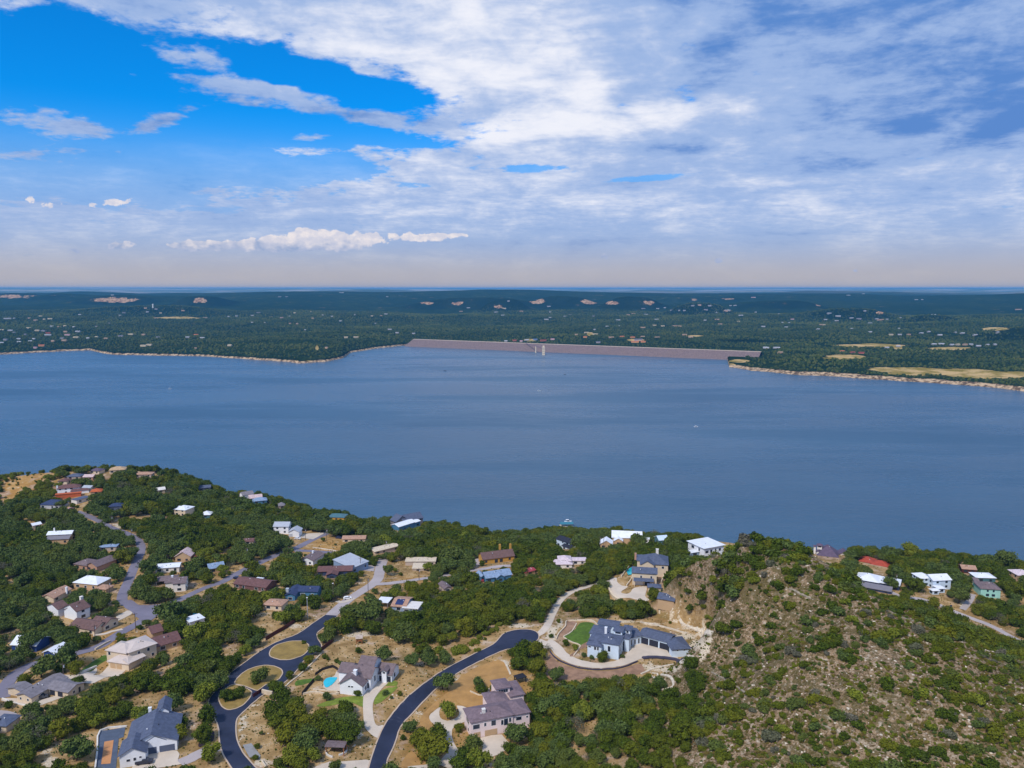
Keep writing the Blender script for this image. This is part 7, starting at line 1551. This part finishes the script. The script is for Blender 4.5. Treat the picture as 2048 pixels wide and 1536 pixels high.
# loose rocks
RV = []
for i in range(5):
    r = np.random.default_rng(i); bm = bmesh.new(); bmesh.ops.create_icosphere(bm, subdivisions=1, radius=.5)
    for v in bm.verts: v.co *= 1 + r.uniform(-.3, .3); v.co.z *= .55
    me = bpy.data.meshes.new('rock_kind'); bm.to_mesh(me); bm.free(); me.materials.append(white_stone); RV.append(me)
rk = []
for _ in range(9000):
    y = R.uniform(110, 460); x = R.uniform(-.7, .72) * y; z = float(Hn(x, y)); px, py, c = proj(x, y, z)
    if not (-20 < px < 2070 and py < 1590) or z < 30: continue
    h = is_hill(x, y, z)
    if not h and (not open_at(px, py) or vnoise(np.array([x]), np.array([y]), 7, 50)[0] < .12): continue
    if in_patch(x, y, .5): continue
    rk.append((x, y, z, R.uniform(.3, 1.0) * (1.3 if R.random() < .08 else 1), R.uniform(0, 6.28), R.randrange(5)))
scatter('loose_rocks', rk, RV, 'loose white limestone rocks on the dry slopes')
# far woods
FVM = []; fm = {}
for i, (lo, hi, al) in enumerate([((28, 42, 18), (58, 74, 30), (66, 74, 30)), ((20, 36, 14), (46, 64, 26), (52, 64, 24)), ((38, 50, 22), (72, 84, 36), (80, 82, 34))]):
    m = leaf_mat(f'far_leaves_{i}', lo, hi, al, .6)
    r = np.random.default_rng(60 + i); V = []; Fc = []; ico = bmesh.new(); bmesh.ops.create_icosphere(ico, subdivisions=1, radius=1); IV = np.array([v.co[:] for v in ico.verts]); IF = np.array([[v.index for v in f.verts] for f in ico.faces]); ico.free()
    for k in range(5):
        a = r.uniform(0, 6.28); q = r.uniform(0, .28); c0 = np.array((math.cos(a) * q, math.sin(a) * q, r.uniform(.15, .45))); W_ = IV * (r.uniform(.2, .32) * (1 + r.uniform(-.25, .25, (len(IV), 1)))) + c0; b = len(V); V += [tuple(w) for w in W_]; Fc += [tuple(int(v) for v in f + b) for f in IF]
    me = bpy.data.meshes.new('far_tree_kind'); me.from_pydata(V, [], Fc); me.materials.append(m); FVM.append(me)
NF = 90000; rf = np.random.default_rng(77)
ang_ = rf.uniform(math.radians(-36), math.radians(36), NF); rad_ = 1750 + (6600 - 1750) * rf.random(NF) ** .9
hz_, dd_ = far_h(ang_, rad_); fx_, fy_ = rad_ * np.sin(ang_), rad_ * np.cos(ang_); PXf, PYf, PCf = proj(fx_, fy_, hz_)
okf = (dd_ > 24) & ~((PXf > 1440) & (PXf < 1545) & (rad_ < 3300) & ((PXf < 1490) | (rf.random(NF) < .5)))
for lst in (BARE, FIELD):
    for px, py, rx, ry in lst: okf &= ~((((PXf - px) / rx) ** 2 + ((PYf - py) / ry) ** 2) < 1.3)
for px, py, q, L, k, _ in FHV: okf &= ~((np.hypot(fx_ - q[0], fy_ - q[1]) < L * .5 + 6) | ((np.abs(PXf - px) < L * .55 * F / q[3]) & (np.abs(fx_ - q[0]) < L) & (fy_ < q[1]) & (fy_ > q[1] - 55)))
okf &= (vnoise(fx_, fy_, 90, 70) > -.36)
fo = np.nonzero(okf)[0]; sc_ = rf.uniform(7, 12, NF) * np.where(rad_ > 4500, 1.3, 1)
scatter('far_woodland', np.stack([fx_[fo], fy_[fo], hz_[fo] - 1, sc_[fo], rf.uniform(0, 6.28, len(fo)), rf.integers(0, 3, len(fo))], 1), FVM, 'dark unbroken woods on the far shore')
# ------------------------------------------------------------------ haze
def build_haze():
    m = bpy.data.materials.new('haze'); m.use_nodes = True; t = m.node_tree; t.nodes.clear()
    o = t.nodes.new('ShaderNodeOutputMaterial'); v = t.nodes.new('ShaderNodeVolumePrincipled')
    v.inputs['Color'].default_value = (.13, .48, .90, 1); v.inputs['Density'].default_value = HAZE_D; v.inputs['Anisotropy'].default_value = .1
    t.links.new(v.outputs[0], o.inputs['Volume'])
    b = MB(); b.box(-75000, -2000, -16, 75000, 75000, 286)
    ob = b.build('haze', m); tag(ob, 'pale blue haze over the lake and the far hills', kind='stuff')
HAZE_D = 4.3e-5
build_haze()
